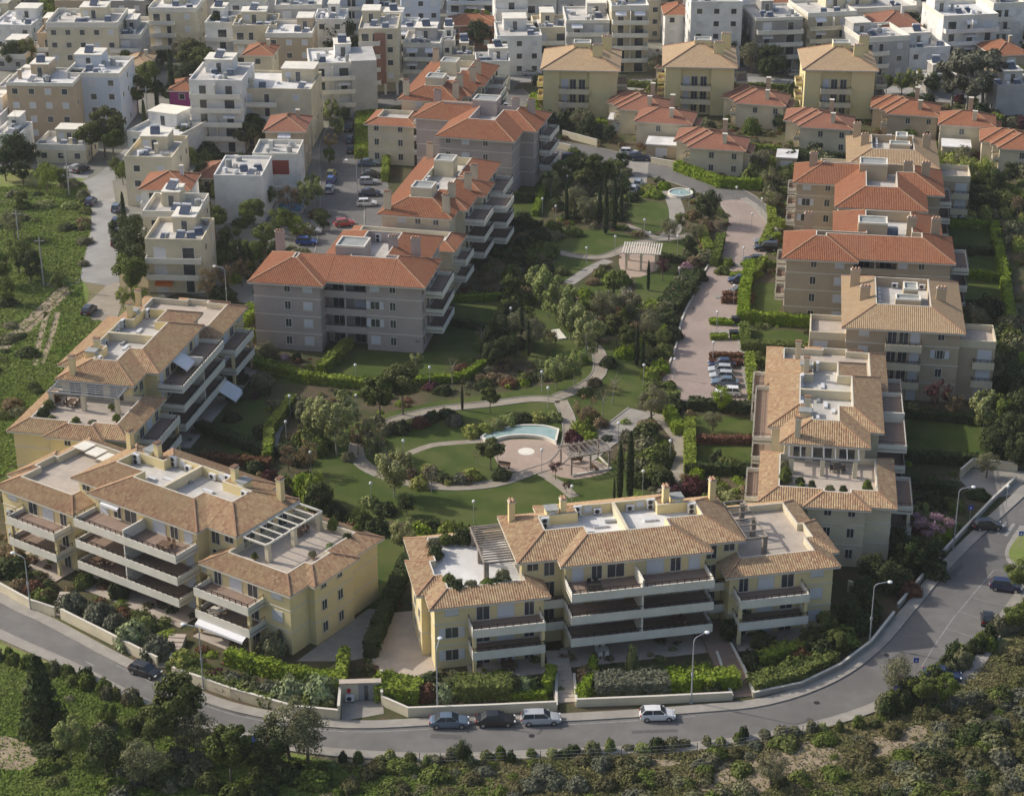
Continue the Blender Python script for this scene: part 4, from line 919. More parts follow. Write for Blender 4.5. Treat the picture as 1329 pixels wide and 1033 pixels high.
# roads
FR = [(-140, 745), (0, 817), (100, 862), (200, 912), (300, 946), (400, 968), (550, 978), (700, 974), (900, 964), (1000, 950), (1100, 925), (1180, 893), (1215, 885), (1250, 875), (1290, 810), (1310, 780), (1345, 740), (1480, 600)]
BK = [(-140, 700), (0, 783), (60, 812), (150, 860), (250, 906), (330, 930), (450, 946), (600, 940), (750, 936), (900, 926), (1000, 915), (1085, 885), (1145, 842), (1190, 790), (1245, 725), (1335, 640), (1450, 540)]
fr, bk = smooth(GP(FR), 4), smooth(GP(BK), 4); sheet('road', fr+bk[::-1], 0.03, M_ROAD, px=False)
def wline(pts, d):
    q = [Vector(p) for p in smooth(GP(pts), 4)]; out = []
    for i in range(len(q)):
        t = (q[min(i+1, len(q)-1)]-q[max(i-1, 0)]).normalized(); out.append((q[i]+Vector((-t.y, t.x))*d)[:])
    return out
def band(name, L0, d0, d1, z0, z1, m):
    a, b_ = wline(L0, d0), wline(L0, d1); b = MB()
    for i in range(len(a)-1): b.prism([a[i], a[i+1], b_[i+1], b_[i]], z0, z1)
    return struct(b.build(name, m))
band('pavement', BK, 0.16, 1.55, 0.0, 0.16, M_WALK); band('kerb', BK, 0.0, 0.155, 0.0, 0.17, M_WALK)
band('pavement', FR, -1.5, -0.16, 0.0, 0.16, M_WALK); band('kerb', FR, -0.155, 0.0, 0.0, 0.17, M_WALK)
strip('road_marking', BK[3:10], 0.12, 0.036, M_PAINT).location = (0.15, -0.55, 0)
strip('lane_dash', [(110, 858), (122, 864)], 0.14, 0.036, M_PAINT)
for px, py, r_ in ((152, 855, .35), (420, 958, .35), (690, 955, .35), (1060, 912, .35), (1150, 850, .35), (900, 400, .3), (915, 345, .3), (925, 500, .3), (440, 250, .35), (760, 205, .35)):
    x_, y_ = G(px, py); struct(link('manhole_cover', cached(('mh', r_), lambda: MB().tube((0, 0, 0), (0, 0, 0.012), r_, n=14).mesh('manhole_cover', M_RAIL)), None, (x_, y_, 0.034)))
M_PATCH = mat('asphalt_patch', (0.10, 0.097, 0.094), (0.125, 0.12, 0.117), 2, 0.9)
for pts in ([(560, 952), (600, 954), (598, 960), (558, 958)], [(300, 918), (322, 926), (318, 931), (296, 923)], [(1150, 858), (1172, 845), (1177, 850), (1156, 864)], [(820, 948), (880, 946), (880, 950), (820, 952)], [(1232, 745), (1247, 730), (1252, 734), (1238, 749)]): sheet('asphalt_patch', pts, 0.0345, M_PATCH)
# parking bays on the right
strip('road_marking', [(1196, 865), (1235, 805), (1290, 740)], 0.12, 0.036, M_PAINT, n=2)
for a, b in (((1196, 865), (1250, 875)), ((1214, 838), (1262, 856)), ((1228, 815), (1276, 832)), ((1243, 793), (1290, 808)), ((1258, 775), (1305, 786)), ((1274, 757), (1322, 764)), ((1290, 740), (1340, 745))): strip('road_marking', [a, b], 0.08, 0.036, M_PAINT, n=1)
for i in range(5): strip('road_marking', [(1286+10*i, 672+2.5*i), (1275+10*i, 688+2.5*i)], 0.45, 0.036, M_PAINT, n=1)
sheet('traffic_island', smooth(GP([(1304, 722), (1312, 700), (1335, 680), (1380, 690), (1370, 735), (1320, 738)]), 3, True), 0.14, M_WALK, px=False); sheet('lawn', smooth(GP([(1309, 722), (1316, 704), (1337, 686), (1372, 694), (1364, 731), (1324, 734)]), 3, True), 0.15, M_MEADOW, px=False)
sheet('gate_ramp', [(1245, 622), (1262, 608), (1335, 612), (1322, 640), (1300, 645), (1262, 640)], 0.02, M_WALK)
# left dead-end road, street by the white blocks, estate drive
sheet('dead_end_road', [(112, 238), (146, 236), (150, 262), (153, 330), (155, 366), (138, 371), (108, 366), (104, 358), (118, 300), (119, 262)], 0.02, M_PALEROAD)
sheet('gravel_yard', [(138, 371), (155, 366), (158, 395), (150, 420), (118, 420), (112, 395)], 0.021, M_PATH)
strip('side_road', [(112, 240), (142, 228), (165, 205), (182, 190)], 5.0, 0.016, M_PALEROAD); strip('side_road', [(-60, 270), (10, 262), (60, 252)], 3.0, 0.018, M_WALK)
strip('side_road', [(105, 366), (80, 366), (60, 372)], 3.4, 0.024, M_PALEROAD)
strip('side_road', [(-60, 520), (0, 508), (60, 490), (85, 474)], 4.0, 0.024, M_ROAD)
sheet('town_car_park', [(68, 216), (118, 216), (114, 232), (78, 231)], 0.02, M_PALEROAD)
strip('street', [(435, 345), (442, 310), (444, 270), (443, 225), (441, 190), (455, 160), (480, 138), (520, 128), (570, 118), (620, 110), (670, 112)], 8.5, 0.02, M_ROAD, kerb=0.2)
sheet('street_parking', [(458, 205), (500, 210), (505, 250), (500, 300), (470, 330), (385, 338), (390, 310), (440, 305)], 0.016, M_ROAD)
strip('estate_drive', [(655, 118), (678, 140), (684, 165), (705, 188), (760, 198), (815, 212), (880, 228), (940, 250), (972, 272), (990, 290)], 8.5, 0.02, M_ROAD, kerb=0.2)
sheet('estate_car_park', [(692, 178), (735, 190), (760, 205), (740, 222), (690, 225)], 0.018, M_ROAD)
sheet('estate_car_park', [(818, 205), (842, 210), (838, 250), (812, 248)], 0.025, M_WALK)
strip('town_street', [(560, 100), (640, 104), (700, 100), (780, 112), (900, 106), (1010, 108), (1150, 118), (1250, 128), (1400, 130)], 9, 0.014, M_PALEROAD)
strip('town_street', [(58, 110), (62, 60), (66, 20), (70, -30)], 12, 0.012, M_ROAD); strip('town_street', [(455, 138), (462, 90), (470, 40), (476, 0), (480, -40)], 9, 0.012, M_ROAD); strip('town_street', [(960, 105), (985, 60), (960, 10)], 8, 0.012, M_ROAD); strip('town_street', [(1329, 95), (1240, 110), (1200, 112)], 8, 0.016, M_ROAD)
# brick drive with bays
sheet('brick_drive', smooth(GP([(935, 262), (946, 285), (938, 312), (915, 350), (898, 385), (884, 415), (876, 450), (866, 475), (860, 498), (885, 520), (940, 527), (976, 526), (966, 480), (960, 440), (963, 405), (972, 372), (985, 345), (1000, 318), (1000, 300), (990, 280), (978, 262)]), 3, True), 0.034, M_BRICKDRIVE, px=False)
for a, b in (((925, 432), (962, 432)), ((918, 470), (960, 470)), ((928, 386), (968, 386)), ((955, 345), (985, 345))): strip('pavement', [a, b], 1.4, 0.0, M_WALK, h=0.15, n=1)
band('kerb', [(938, 312), (915, 350), (898, 385), (884, 415), (876, 450), (866, 475)], 0.0, 0.3, 0.0, 0.25, M_TRIM)
strip('pavement', [(978, 527), (968, 480), (962, 440), (966, 400)], 1.3, 0.0, M_WALK, h=0.16); strip('pavement', [(995, 320), (1005, 306), (1003, 296), (985, 272), (965, 258)], 1.4, 0.0, M_WALK, h=0.16)
# lawns
LAWNS = [[(430, 470), (452, 448), (600, 462), (594, 486), (480, 493), (428, 488)], [(300, 470), (345, 462), (420, 490), (400, 500), (340, 492)], [(265, 520), (330, 512), (352, 545), (340, 585), (290, 585)],
 [(572, 398), (652, 386), (648, 420), (622, 462), (560, 462)], [(470, 690), (525, 690), (520, 740), (480, 800), (462, 770)], [(405, 590), (440, 560), (470, 545), (560, 522), (700, 502), (745, 486), (775, 455), (800, 440), (838, 470), (840, 505), (820, 540), (770, 580), (800, 600), (850, 560), (862, 600), (830, 650), (770, 690), (700, 690), (560, 680), (470, 670), (415, 640)],
 [(680, 405), (740, 400), (770, 430), (760, 462), (690, 470), (672, 440)], [(725, 335), (775, 342), (742, 365), (720, 360)], [(690, 298), (790, 300), (840, 318), (780, 336), (700, 328)], [(820, 262), (868, 265), (878, 288), (845, 302), (815, 285)], [(835, 335), (895, 345), (880, 385), (840, 395), (825, 375)], [(745, 375), (800, 360), (820, 390), (780, 400)],
 [(850, 305), (905, 318), (905, 340), (860, 335)], [(895, 578), (988, 578), (988, 606), (900, 606)], [(905, 540), (975, 545), (982, 566), (900, 562)], [(1160, 545), (1295, 552), (1290, 592), (1160, 590)], [(1232, 295), (1290, 298), (1300, 350), (1235, 345)], [(1240, 362), (1305, 366), (1310, 400), (1255, 395)], [(640, 245), (690, 235), (725, 250), (700, 285), (650, 290)],
 [(975, 370), (1012, 372), (1010, 405), (972, 402)], [(972, 428), (1045, 432), (1042, 455), (975, 450)], [(690, 225), (735, 228), (740, 245), (690, 240)], [(985, 480), (1005, 480), (1000, 520), (985, 520)], [(1265, 235), (1329, 260), (1329, 290), (1300, 280)], [(-40, 560), (15, 562), (22, 610), (-40, 640)], [(800, 866), (905, 862), (905, 872), (800, 876)]]
for i, q in enumerate(LAWNS): sheet('lawn', smooth(GP(q), 3, True), 0.010+0.0003*i, M_LAWN, px=False)
# park paths and plaza
strip('park_path', [(727, 520), (690, 518), (640, 524), (560, 533), (505, 548), (472, 566), (462, 585), (475, 606), (520, 624), (580, 632), (640, 628), (690, 612), (722, 600), (738, 575), (738, 545), (727, 520)], 2.0, 0.020, M_PATH, kerb=0.18)
strip('park_path', [(722, 516), (755, 503), (777, 485), (778, 462), (770, 450)], 2.2, 0.024, M_PATH, kerb=0.18); strip('park_path', [(527, 590), (560, 578), (600, 574), (628, 572)], 1.3, 0.024, M_PATH)
strip('park_path', [(700, 612), (725, 628), (745, 645)], 1.6, 0.024, M_PATH); strip('park_path', [(846, 532), (866, 552), (884, 578), (880, 610), (860, 640)], 2.0, 0.022, M_PATH)
strip('stone_ramp', [(832, 533), (800, 558), (766, 584), (752, 594)], 4.2, 0.026, M_WALK, kerb=0.25, n=1)
strip('park_path', [(725, 328), (760, 334), (790, 332), (820, 318), (850, 312), (885, 308), (905, 302)], 2.0, 0.020, M_PATH, kerb=0.15); strip('park_path', [(738, 368), (765, 350), (790, 338)], 2.2, 0.022, M_WALK); strip('park_path', [(818, 345), (812, 365), (814, 383)], 1.8, 0.024, M_PATH); strip('park_path', [(850, 328), (880, 336), (905, 342)], 1.3, 0.024, M_PATH)
strip('park_path', [(868, 248), (878, 272), (876, 296), (860, 312)], 3.0, 0.026, M_WALK); strip('park_path', [(812, 292), (838, 302), (858, 312)], 1.4, 0.024, M_PATH)
strip('garden_walk', [(352, 590), (358, 560), (375, 530), (385, 515)], 1.6, 0.022, M_WALK)
c0 = G(684, 585); plz = [(c0[0]+5.6*math.cos(2*PI*i/40), c0[1]+6.6*math.sin(2*PI*i/40)) for i in range(40)]
sheet('plaza', smooth(GP([(640, 575), (684, 570), (725, 575), (740, 590), (775, 598), (790, 612), (745, 622), (700, 612), (665, 612), (645, 600)]), 3, True), 0.030, M_PLAZA, px=False)
sheet('plaza', smooth(GP([(808, 322), (850, 322), (856, 345), (830, 360), (806, 352)]), 3, True), 0.030, M_PLAZA, px=False)
c1 = G(683, 586); sheet('plaza_disc', [(c1[0]+1.2*math.cos(2*PI*i/28), c1[1]+1.2*math.sin(2*PI*i/28)) for i in range(28)], 0.036, M_WHITE, px=False)
sheet('forecourt', [(497, 815), (510, 795), (560, 790), (575, 872), (540, 878), (478, 868)], 0.022, M_SLAB)
sheet('forecourt', [(385, 858), (478, 790), (500, 790), (490, 850), (452, 858)], 0.020, M_WALK)

# ---------------------------------------------------------------- estate buildings
B2O, B1O, CO, E1O = (0.6, 201.4), None, (-52.9, 251.7), None
B1O = (-37.9-(23.3*math.cos(R(-34.3))+1.9*math.sin(R(-34.3))), 208.8-(23.3*math.sin(R(-34.3))-1.9*math.cos(R(-34.3))))
E1O = (35.5+11.6*math.cos(R(-8)), 233.8+11.6*math.sin(R(-8))-0.2)
b2 = type_y('tiled_apartment_block', 'bottom centre yellow apartment block facing the curved road with long balconies', B2O, 11.7, 'yellow', 'tan', flags=('paint-1',), deck=M_BRIGHTDECK)
b1 = type_y('tiled_apartment_block', 'bottom left yellow apartment block with pink-brown tiles and four-tier corner balconies', B1O, -34.3, 'yellow', 'pink')
bc = type_y('tiled_apartment_block', 'upper left apartment block seen end on with pergola terrace and pink-brown tiles', CO, 78, 'yellow', 'pink')
be = type_y('tiled_apartment_block', 'lower right cream block seen end on beside brick drive with potted roof terrace', E1O, 82, 'cream', 'tan', nbalc=True)
# pergolas
pergola(b2, -3.6, 1.6, 0.6, 10.6, 11.1, 8.75, 15, 'x', M_WOOD, ((-3.3, 2.0), (-3.3, 6.0), (-3.3, 10.2))); pergola(b2, 28.3, 0.8, 30.9, 10.4, 11.2, 8.75, 6, 'x', M_WOOD, ((30.7, 1.2), (30.7, 5.6), (30.7, 10.0)))
MB().box(5.6, -4.9, 8.4, 5.7, -1.2, 8.5).build('trellis', M_WOOD, b2)
pergola(b1, 28.0, 1.0, 31.8, 11.4, 11.2, 8.75, 7, 'x', M_WHITE, ((31.6, 1.4), (31.6, 6.2), (31.6, 11.0)))
pergola(bc, -3.6, 1.0, 0.6, 11.4, 11.2, 8.75, 6, 'y', M_METAL, ((-3.4, 1.2), (-3.4, 6.2), (-3.4, 11.0)))
pergola(be, -3.4, 1.6, 0.6, 10.6, 11.2, 8.75, 6, 'x', M_METAL, ((-3.2, 2.0), (-3.2, 6.2), (-3.2, 10.2)))
awning(bc, 10.2, -1.2, 11.5, 'S', 3.6, 2.6, 1.6); awning(bc, 19.0, -5.0, 2.9, 'S', 4.0, 2.6, 1.5); awning(b1, 26.2, -5.3, 2.6, 'S', 7.5, 1.0, 0.5); awning(b1, 7.2, -1.3, 11.3, 'S', 3.0, 0.8, 0.4)
awning(b1, 7.4, -1.2, 11.3, 'S', 2.4, 0.6, 0.3)
# white pipe screens on the left wing roof of the bottom left block
for i in range(4): MB().box(-9.0+2.6*i, 9.0-0.4*i, 9.7, -6.9+2.6*i, 11.2-0.4*i, 9.85).build('roof_panel', M_WHITE, b1)

def feats_T(P, W, side='E', loggia=True, y0=0.0, yr=2.2, nx=(6.3, 9.6), rx=(20.0, 22.9)):
    fl = (0, 1, 2, 3); ya = y0+0.75; yb = yr+0.75
    rows(P, 'S', nx, ya, fl, 'wc'); rows(P, 'S', rx, yb, fl, 'mw')
    if loggia:
        for f in fl:
            if f: 
                o = MB().box(11.7, yb-0.02, 3*f-0.2, 18.6, yb+2.5, 3*f, 1).box(11.7, yb-0.05, 3*f-0.35, 18.6, yb+0.1, 3*f+0.85, 0).build('loggia_parapet', [W, M_BROWNSLAB], P)
                MB().bar((11.7, yb, 3*f+1.0), (18.6, yb, 3*f+1.0), 0.05).build('railing', M_RAIL, o)
            MB().box(15.0, yb-0.04, 3*f+(0.85 if f else 0), 15.25, yb+0.2, 3*f+2.65).build('column', W, P)
            window(P, 13.4, yb+2.5, 3*f+0.1, 'S', 1.8, 2.1, 'd'); window(P, 16.9, yb+2.5, 3*f+0.1, 'S', 1.8, 2.1, 'c' if f == 2 else 'd')
    for f in (1, 2, 3):
        balcony(P, 27.65, yr+3.5, 3*f, 'E', 9.0, 2.8)
        for yy in (yr+5, yr+8, yr+11): window(P, 27.65, yy, 3*f+0.1, 'E', 1.6, 2.1, 'd')
        if side == 'W': balcony(P, 0.75, y0+9.5, 3*f, 'W', 5.0, 1.6)
        for yy in (y0+6, y0+8.6): window(P, 0.75, yy, 3*f+0.1, 'W', 1.2, 2.1, 'd')
        rows(P, 'E', (yr+1.6,), 27.65, fl, 'w')
OT = [(0, 0), (12.4, 0), (12.4, 2.2), (28.4, 2.2), (28.4, 15.3), (26.5, 15.3), (26.5, 26), (9, 26), (9, 14), (0, 14)]
def notch(y0, yr): return [(0.75, y0+0.75), (11.65, y0+0.75), (11.65, yr+3.25), (18.6, yr+3.25), (18.6, yr+0.75), (27.65, yr+0.75), (27.65, 14.55), (25.75, 14.55), (25.75, 25.25), (9.75, 25.25), (9.75, 13.25), (0.75, 13.25)]
def roofset_T(P, W, tw=((7.8, 8.6, 13.2, 12.6),), ch=((20.3, 12.5), (24.0, 13.0)), z=12.1, pipes=True):
    for t in tw: tower(P, t[0], t[1], t[2], t[3], z, z+2.9, W)
    for c in ch: chimney(P, c[0], c[1], z, z+3.4, W, 1.5, 0.55, 3)
def fD1(P, W):
    feats_T(P, W); roofset_T(P, W, ((12.2, 9.0, 17.0, 13.4),), ((20.6, 13.8), (24.4, 13.6), (1.8, 13.0))); 
    for xx in (16.6, 18.8): aircon(P, xx, 20.0, 12.1, 'S')
    for i in range(3): window(P, 27.65, 4.0, 3*i+1.1, 'E', 0.8, 1.3)
d1 = ring_block('terracotta_apartment_block', 'grey-pink front block with terracotta roof and dark central loggias', (-42.0, 292.0), -10, 'mauve', 'red', OT, wallpoly=notch(0, 2.2), feats=fD1)
def fE3(P, W):
    feats_T(P, W, 'W', True, 0, 1.4, (5.2, 9.4), (19.6, 22.6)); roofset_T(P, W, ((12.2, 9.0, 17.0, 12.6),), ((21.0, 12.0), (25.0, 12.0), (4.0, 11.5)))
    for xx in (14.4, 19.2): aircon(P, xx, 19.6, 12.1, 'S')
    heater(P, 18.0, 12.0, 12.1)
OE3 = [(0, 0), (12.4, 0), (12.4, 1.4), (28.0, 1.4), (28.0, 14.4), (26.5, 14.4), (26.5, 24.8), (8.2, 24.8), (8.2, 13.2), (0, 13.2)]
def notchE(): return [(0.75, 0.75), (11.65, 0.75), (11.65, 4.65), (18.6, 4.65), (18.6, 2.15), (27.25, 2.15), (27.25, 13.65), (25.75, 13.65), (25.75, 24.05), (8.95, 24.05), (8.95, 12.45), (0.75, 12.45)]
def fixE(P, W): fE3(P, W)
e3 = ring_block('terracotta_apartment_block', 'beige block with terracotta roof nearest the brick drive, stacked loggias', (44.1, 302.5), -8.5, 'beige', 'red', OE3, ins=5.3, wallpoly=notchE(), feats=fixE)
# flipped T: narrow part in front
def flipT(w=27.0, x0=7.6, x1=23.8, yn=12.5, d=26): return [(x0, 0), (x1, 0), (x1, yn-3.5), (w, yn-3.5), (w, d-2), (0, d-2), (0, yn), (x0, yn)]
def fE5(P, W):
    rows(P, 'S', (10.5, 14, 18), 0.75, (0, 1, 2, 3), 'wcw'); rows(P, 'S', (2.6, 6.4), 13.25, (0, 1, 2, 3), 'mw')
    for f in (1, 2, 3): balcony(P, 0.75, 20.0, 3*f, 'W', 5.0, 1.6); window(P, 0.75, 17.5, 3*f+0.1, 'W', 1.6, 2.1, 'd'); balcony(P, 26.25, 11.5, 3*f, 'E', 8.0, 2.2); window(P, 26.25, 14, 3*f+0.1, 'E', 1.6, 2.1, 'd')
    roofset_T(P, W, ((11.8, 14.2, 16.8, 18.0),), ((3.5, 18.0), (20.4, 15.5), (23.6, 15.5)))
    for xx in (17.6, 19.4): aircon(P, xx, 18.8, 12.1, 'S')
rot5 = R(-9); O5 = (50.9+12.5*math.sin(rot5), 341.6-12.5*math.cos(rot5)+0.0)
e5 = ring_block('terracotta_apartment_block', 'far beige block with terracotta roof stepped back on its left', O5, -9, 'beige', 'red', flipT(), ins=5.3, feats=fE5)
def fD4(P, W):
    fE5(P, W)
O4 = (-22.8, 372.0)
d4 = ring_block('terracotta_apartment_block', 'grey-pink third block with terracotta roof right of the long cream one', O4, -14, 'mauve', 'red', flipT(26.6, 8.0, 24.0, 11.0, 23), ins=5.3, feats=fD4)
def longfeat(L, steps):
    def f(P, W):
        rows(P, 'S', (4.4, 7.2, 10.4), 0.75, (0, 1, 2, 3), 'cww')
        for (a, b, xo, dp) in steps:
            for k in (1, 2, 3):
                balcony(P, xo, a, 3*k, 'E', b-a, dp)
                for yy in np.arange(a+1.5, b-1, 3.2): window(P, xo, float(yy), 3*k+0.1, 'E', 1.8, 2.1, 'd')
        for yy in (3, 9, 15, 21, 27):
            if yy < L-2: rows(P, 'W', (yy,), 0.75, (0, 1, 2, 3), 'w')
        tower(P, 4.8, 5.2, 8.6, 8.8, 12.1, 14.9, W); tower(P, 5.0, L-12, 8.6, L-8.4, 12.1, 14.9, W)
        for c in ((1.6, 1.5), (12.0, 1.8), (11.5, 8.0), (13.0, 14.0), (13.0, 19.0), (2.0, L-3)): chimney(P, c[0], c[1], 11.8, 15.2, W, 1.3, 0.55, 3)
        for k in range(4): aircon(P, 5.2, 11+1.8*k, 12.1, 'E')
        heater(P, 7.4, 11.5, 12.1, 0.2)
    return f
d3 = ring_block('terracotta_apartment_block', 'long cream second block with terracotta roof and stepped side terraces', (-23.5, 324.3), -12, 'cream', 'red', [(0, 0), (13.5, 0), (13.5, 5), (15, 5), (15, 13), (16.4, 13), (16.4, 21), (15, 21), (15, 33), (0, 33)], ins=4.6, rise=2.0, feats=longfeat(33, ((6, 13.5, 14.25, 3.6), (14, 20.5, 15.65, 4.4), (22, 31, 14.25, 3.4))))
d6 = ring_block('terracotta_apartment_block', 'farthest long cream block with terracotta roof beside the town', (-23.7, 395.6), -11, 'cream', 'red', [(0, 0), (13, 0), (13, 5), (14.5, 5), (14.5, 13), (15.6, 13), (15.6, 30), (0, 30)], ins=4.6, rise=2.0, feats=longfeat(30, ((6, 13, 13.75, 3.2), (14, 21, 14.85, 4.0), (22, 28, 14.85, 3.0))))
def lowwing(P, W, out, tile, z=8.5, ins=2.3, wins=()):
    walls(P, offset(out, 0.7), 0, z-0.05, W, (2.9, 5.9)); ring_roof(P, out, z, ins, 1.0, TILE[tile], W, z+0.25, M_DECK, ribs=False)
    for a in wins: rows(P, 'S', (a,), out[0][1]+0.7, (0, 1, 2), 'w')
lowwing(d3, WALL['cream'], [(-4.6, -6.5), (4.5, -6.5), (4.5, -7.6), (15.8, -7.6), (15.8, 1.5), (-4.6, 1.5)], 'red', wins=(-2, 2))
for f in (1, 2): balcony(d3, 15.1, -6.0, 3*f, 'E', 6.0, 2.2)
lowwing(d6, WALL['cream'], [(-5.0, -8.5), (6.0, -8.5), (6.0, 1.5), (-5.0, 1.5)], 'red', wins=(-2.5, 2.5))
# sand-roofed blocks
def fE2(P, W):
    rows(P, 'S', (3.4,), 0.75, (0, 1, 2, 3), 'c'); rows(P, 'S', (14.8,), 0.75, (0, 1, 2, 3), 'w'); rows(P, 'S', (14.8,), 0.74, (2,), 's')
    for f in (1, 2, 3): balcony(P, 6.6, 0.75, 3*f, 'S', 5.4, 1.8, para=WALL['cream'])
    for f in range(4):
        for xx, k in ((7.6, 'd'), (9.3, 'd'), (11.0, 'c')): window(P, xx, 0.75, 3*f+0.1, 'S', 1.3, 2.1, k)
    for x0, x1, y0, y1 in ((-4.6, 0.75, 2.0, 9.0), (17.55, 23.0, 2.0, 8.6)):
        MB().box(x0, y0, 0, x1, y1, 9.0, skip='bt').build('wall', W, P); MB().poly([(x0, y0, 9.0), (x1, y0, 9.0), (x1, y1, 9.0), (x0, y1, 9.0)])
        b = MB(); b.poly([(x0, y0, 8.95), (x1, y0, 8.95), (x1, y1, 8.95), (x0, y1, 8.95)], 0); b.box(x0-.03, y0-.03, 8.6, x1, y0+.15, 9.8, 1); b.box(x0-.03, y1-.15, 8.6, x1, y1+.03, 9.8, 1)
        b.box(x0-.03, y0+.15, 8.6, x0+.15, y1-.15, 9.8, 1) if x0 < 0 else b.box(x1-.15, y0+.15, 8.6, x1+.03, y1-.15, 9.8, 1); b.build('side_terrace', [M_SLAB, WALL['cream']], P)
        for f in (0, 1, 2): window(P, (x0+x1)/2+(-1 if x0 < 0 else 1.2), y0, 3*f+0.3, 'S', 2.0, 2.0, 'c')
        for f in (1, 2): balcony(P, (x0 if x0 < 0 else x1-3.2), y0, 3*f, 'S', 3.2, 0.9, para=WALL['cream'])
    x0, y0, x1, y1 = 8.0, 7.0, 11.8, 11.0
    tower(P, x0, y0, x1, y0+2.2, 12.1, 13.6, W); tower(P, x0+1.2, y0+2.4, x1-0.4, y0+5.4, 12.1, 14.4, W)
    for c in ((3.4, 8.5), (14.9, 9.5), (2.0, 15.5)): chimney(P, c[0], c[1], 11.8, 15.0, W, 1.5, 0.6, 3)
    for k in range(5): aircon(P, 5.7, 6.2+1.8*k, 12.1, 'E', False)
    for xx in (8.2, 10.8, 12.4): aircon(P, xx, 16.0, 12.1, 'S', False)
e2 = ring_block('sand_roofed_apartment_block', 'beige block with large sand-coloured roof and flat side terraces', (49.4, 273.2), -8.5, 'beige', 'sand', [(0, 0), (18.3, 0), (18.3, 21.6), (0, 21.6)], ins=5.0, rise=2.1, feats=fE2)
e6 = ring_block('sand_roofed_apartment_block', 'farthest beige block with sand-coloured roof behind the terracotta ones', (62.2, 351.9), -8.5, 'beige', 'sand', [(0, 0), (17.2, 0), (17.2, 18.3), (0, 18.3)], ins=4.6, rise=2.0, feats=fE2)
# yellow houses
def fF(P, W):
    for f in (1, 2):
        balcony(P, 4.2, 0.0, 3*f+0.4, 'S', 6.6, 1.6, para=WALL['cream'])
    for f in (0, 1, 2):
        for xx, k in ((5.4, 'c'), (7.2, 'd'), (9.2, 'd')): window(P, xx, 0.75, 3*f+0.5, 'S', 1.3, 2.1, k)
        window(P, 12.0, 0.75, 3*f+1.3, 'S', 0.8, 1.2); balcony(P, 16.6, 3.2, 3*f+0.4, 'E', 8.0, 2.4, para=WALL['cream']) if f else None
        balcony(P, 0.75, 9.0, 3*f+0.4, 'W', 5.0, 1.6, para=W) if f else None; window(P, 16.6, 5, 3*f+0.5, 'E', 1.6, 2.1, 'd'); window(P, 0.75, 5, 3*f+0.5, 'W', 1.6, 2.1, 'd')
    tower(P, 7.0, 7.0, 10.8, 10.0, 12.5, 14.9, W)
    for c in ((12.4, 4.2), (14.2, 12.0)): chimney(P, c[0], c[1], 11.2, 15.4, W, 2.2, 0.7, 4)
Fo = (6.1, 421.3); lab = ['left yellow house with tan hipped roof and central balconies', 'middle yellow house with tan hipped roof and central balconies', 'right yellow house with tan hipped roof and central balconies']
for i, (a, b) in enumerate(((0, 0), (26.6, 4.4), (57.1, 4.0))):
    x_, y_ = loc2w(Fo, R(-4), a, b); wd = 17.6 if i == 0 else 16.6
    P = thing('yellow_house', lab[i], 'building', (x_, y_, 0), R(-4), 'yellow houses in a row'); W = WALL['mustard']; out = [(0, 0), (wd*0.2, 0), (wd*0.2, 0.9), (wd*0.62, 0.9), (wd*0.62, 0), (wd, 0), (wd, 17), (0, 17)]
    walls(P, [(0.75, 0.0), (4.2, 0.0), (4.2, 0.75), (10.8, 0.75), (10.8, 0.0), (wd-0.75, 0.0), (wd-0.75, 16.2), (0.75, 16.2)], 0, 10.95, W)
    ring_roof(P, [(0, -0.7), (wd, -0.7), (wd, 17), (0, 17)], 11, wd/2-0.05, 3.6, TILE['sand'], W, None, ribs=False, parapet=False, oh=0.75); fF(P, W)
# villas
def villa(x, y, rot, label, w=11.5, steps=True, wall='cream', tile='dusty'):
    P = thing('villa', label, 'house', (x, y, 0), R(rot), 'red-roofed villas'); W = WALL[wall]; T = TILE[tile]
    def hip(x0, y0, x1, y1, z, pitch=0.42):
        walls(P, [(x0+.6, y0+.6), (x1-.6, y0+.6), (x1-.6, y1-.6), (x0+.6, y1-.6)], 0, z-0.05, W)
        ins = min(x1-x0, y1-y0)/2-0.02; ring_roof(P, [(x0, y0), (x1, y0), (x1, y1), (x0, y1)], z, ins, ins*pitch, T, W, None, oh=0.6, ribs=False, parapet=False)
    hip(0, 0, w, 9.5, 5.5)
    if steps: hip(-1.3, 3.0, 8, 12.5, 5.3); hip(-3.4, 5.6, 6.5, 14.5, 5.0)
    hip(w-5.5, 1.5, w+1.2, 8.0, 4.6, 0.36)
    chimney(P, w*0.62, 2.2, 5.0, 8.2, W, 0.9, 0.7, 0); chimney(P, w*0.55, 10.2, 5.0, 8.8, WALL['beige'], 0.9, 0.9, 0)
    for f, z in ((0, 0.9), (1, 3.5)):
        for xx in (w*0.42, w*0.8): window(P, xx, 0.6, z, 'S', 0.9, 1.2)
        window(P, -0.7 if steps else 0.6, 4.5, z, 'W', 1.0, 1.3, 'c')
    if steps: balcony(P, 0.6, 2.9, 2.9, 'W', 2.4, 1.2, para=WALL['cream'])
    return P
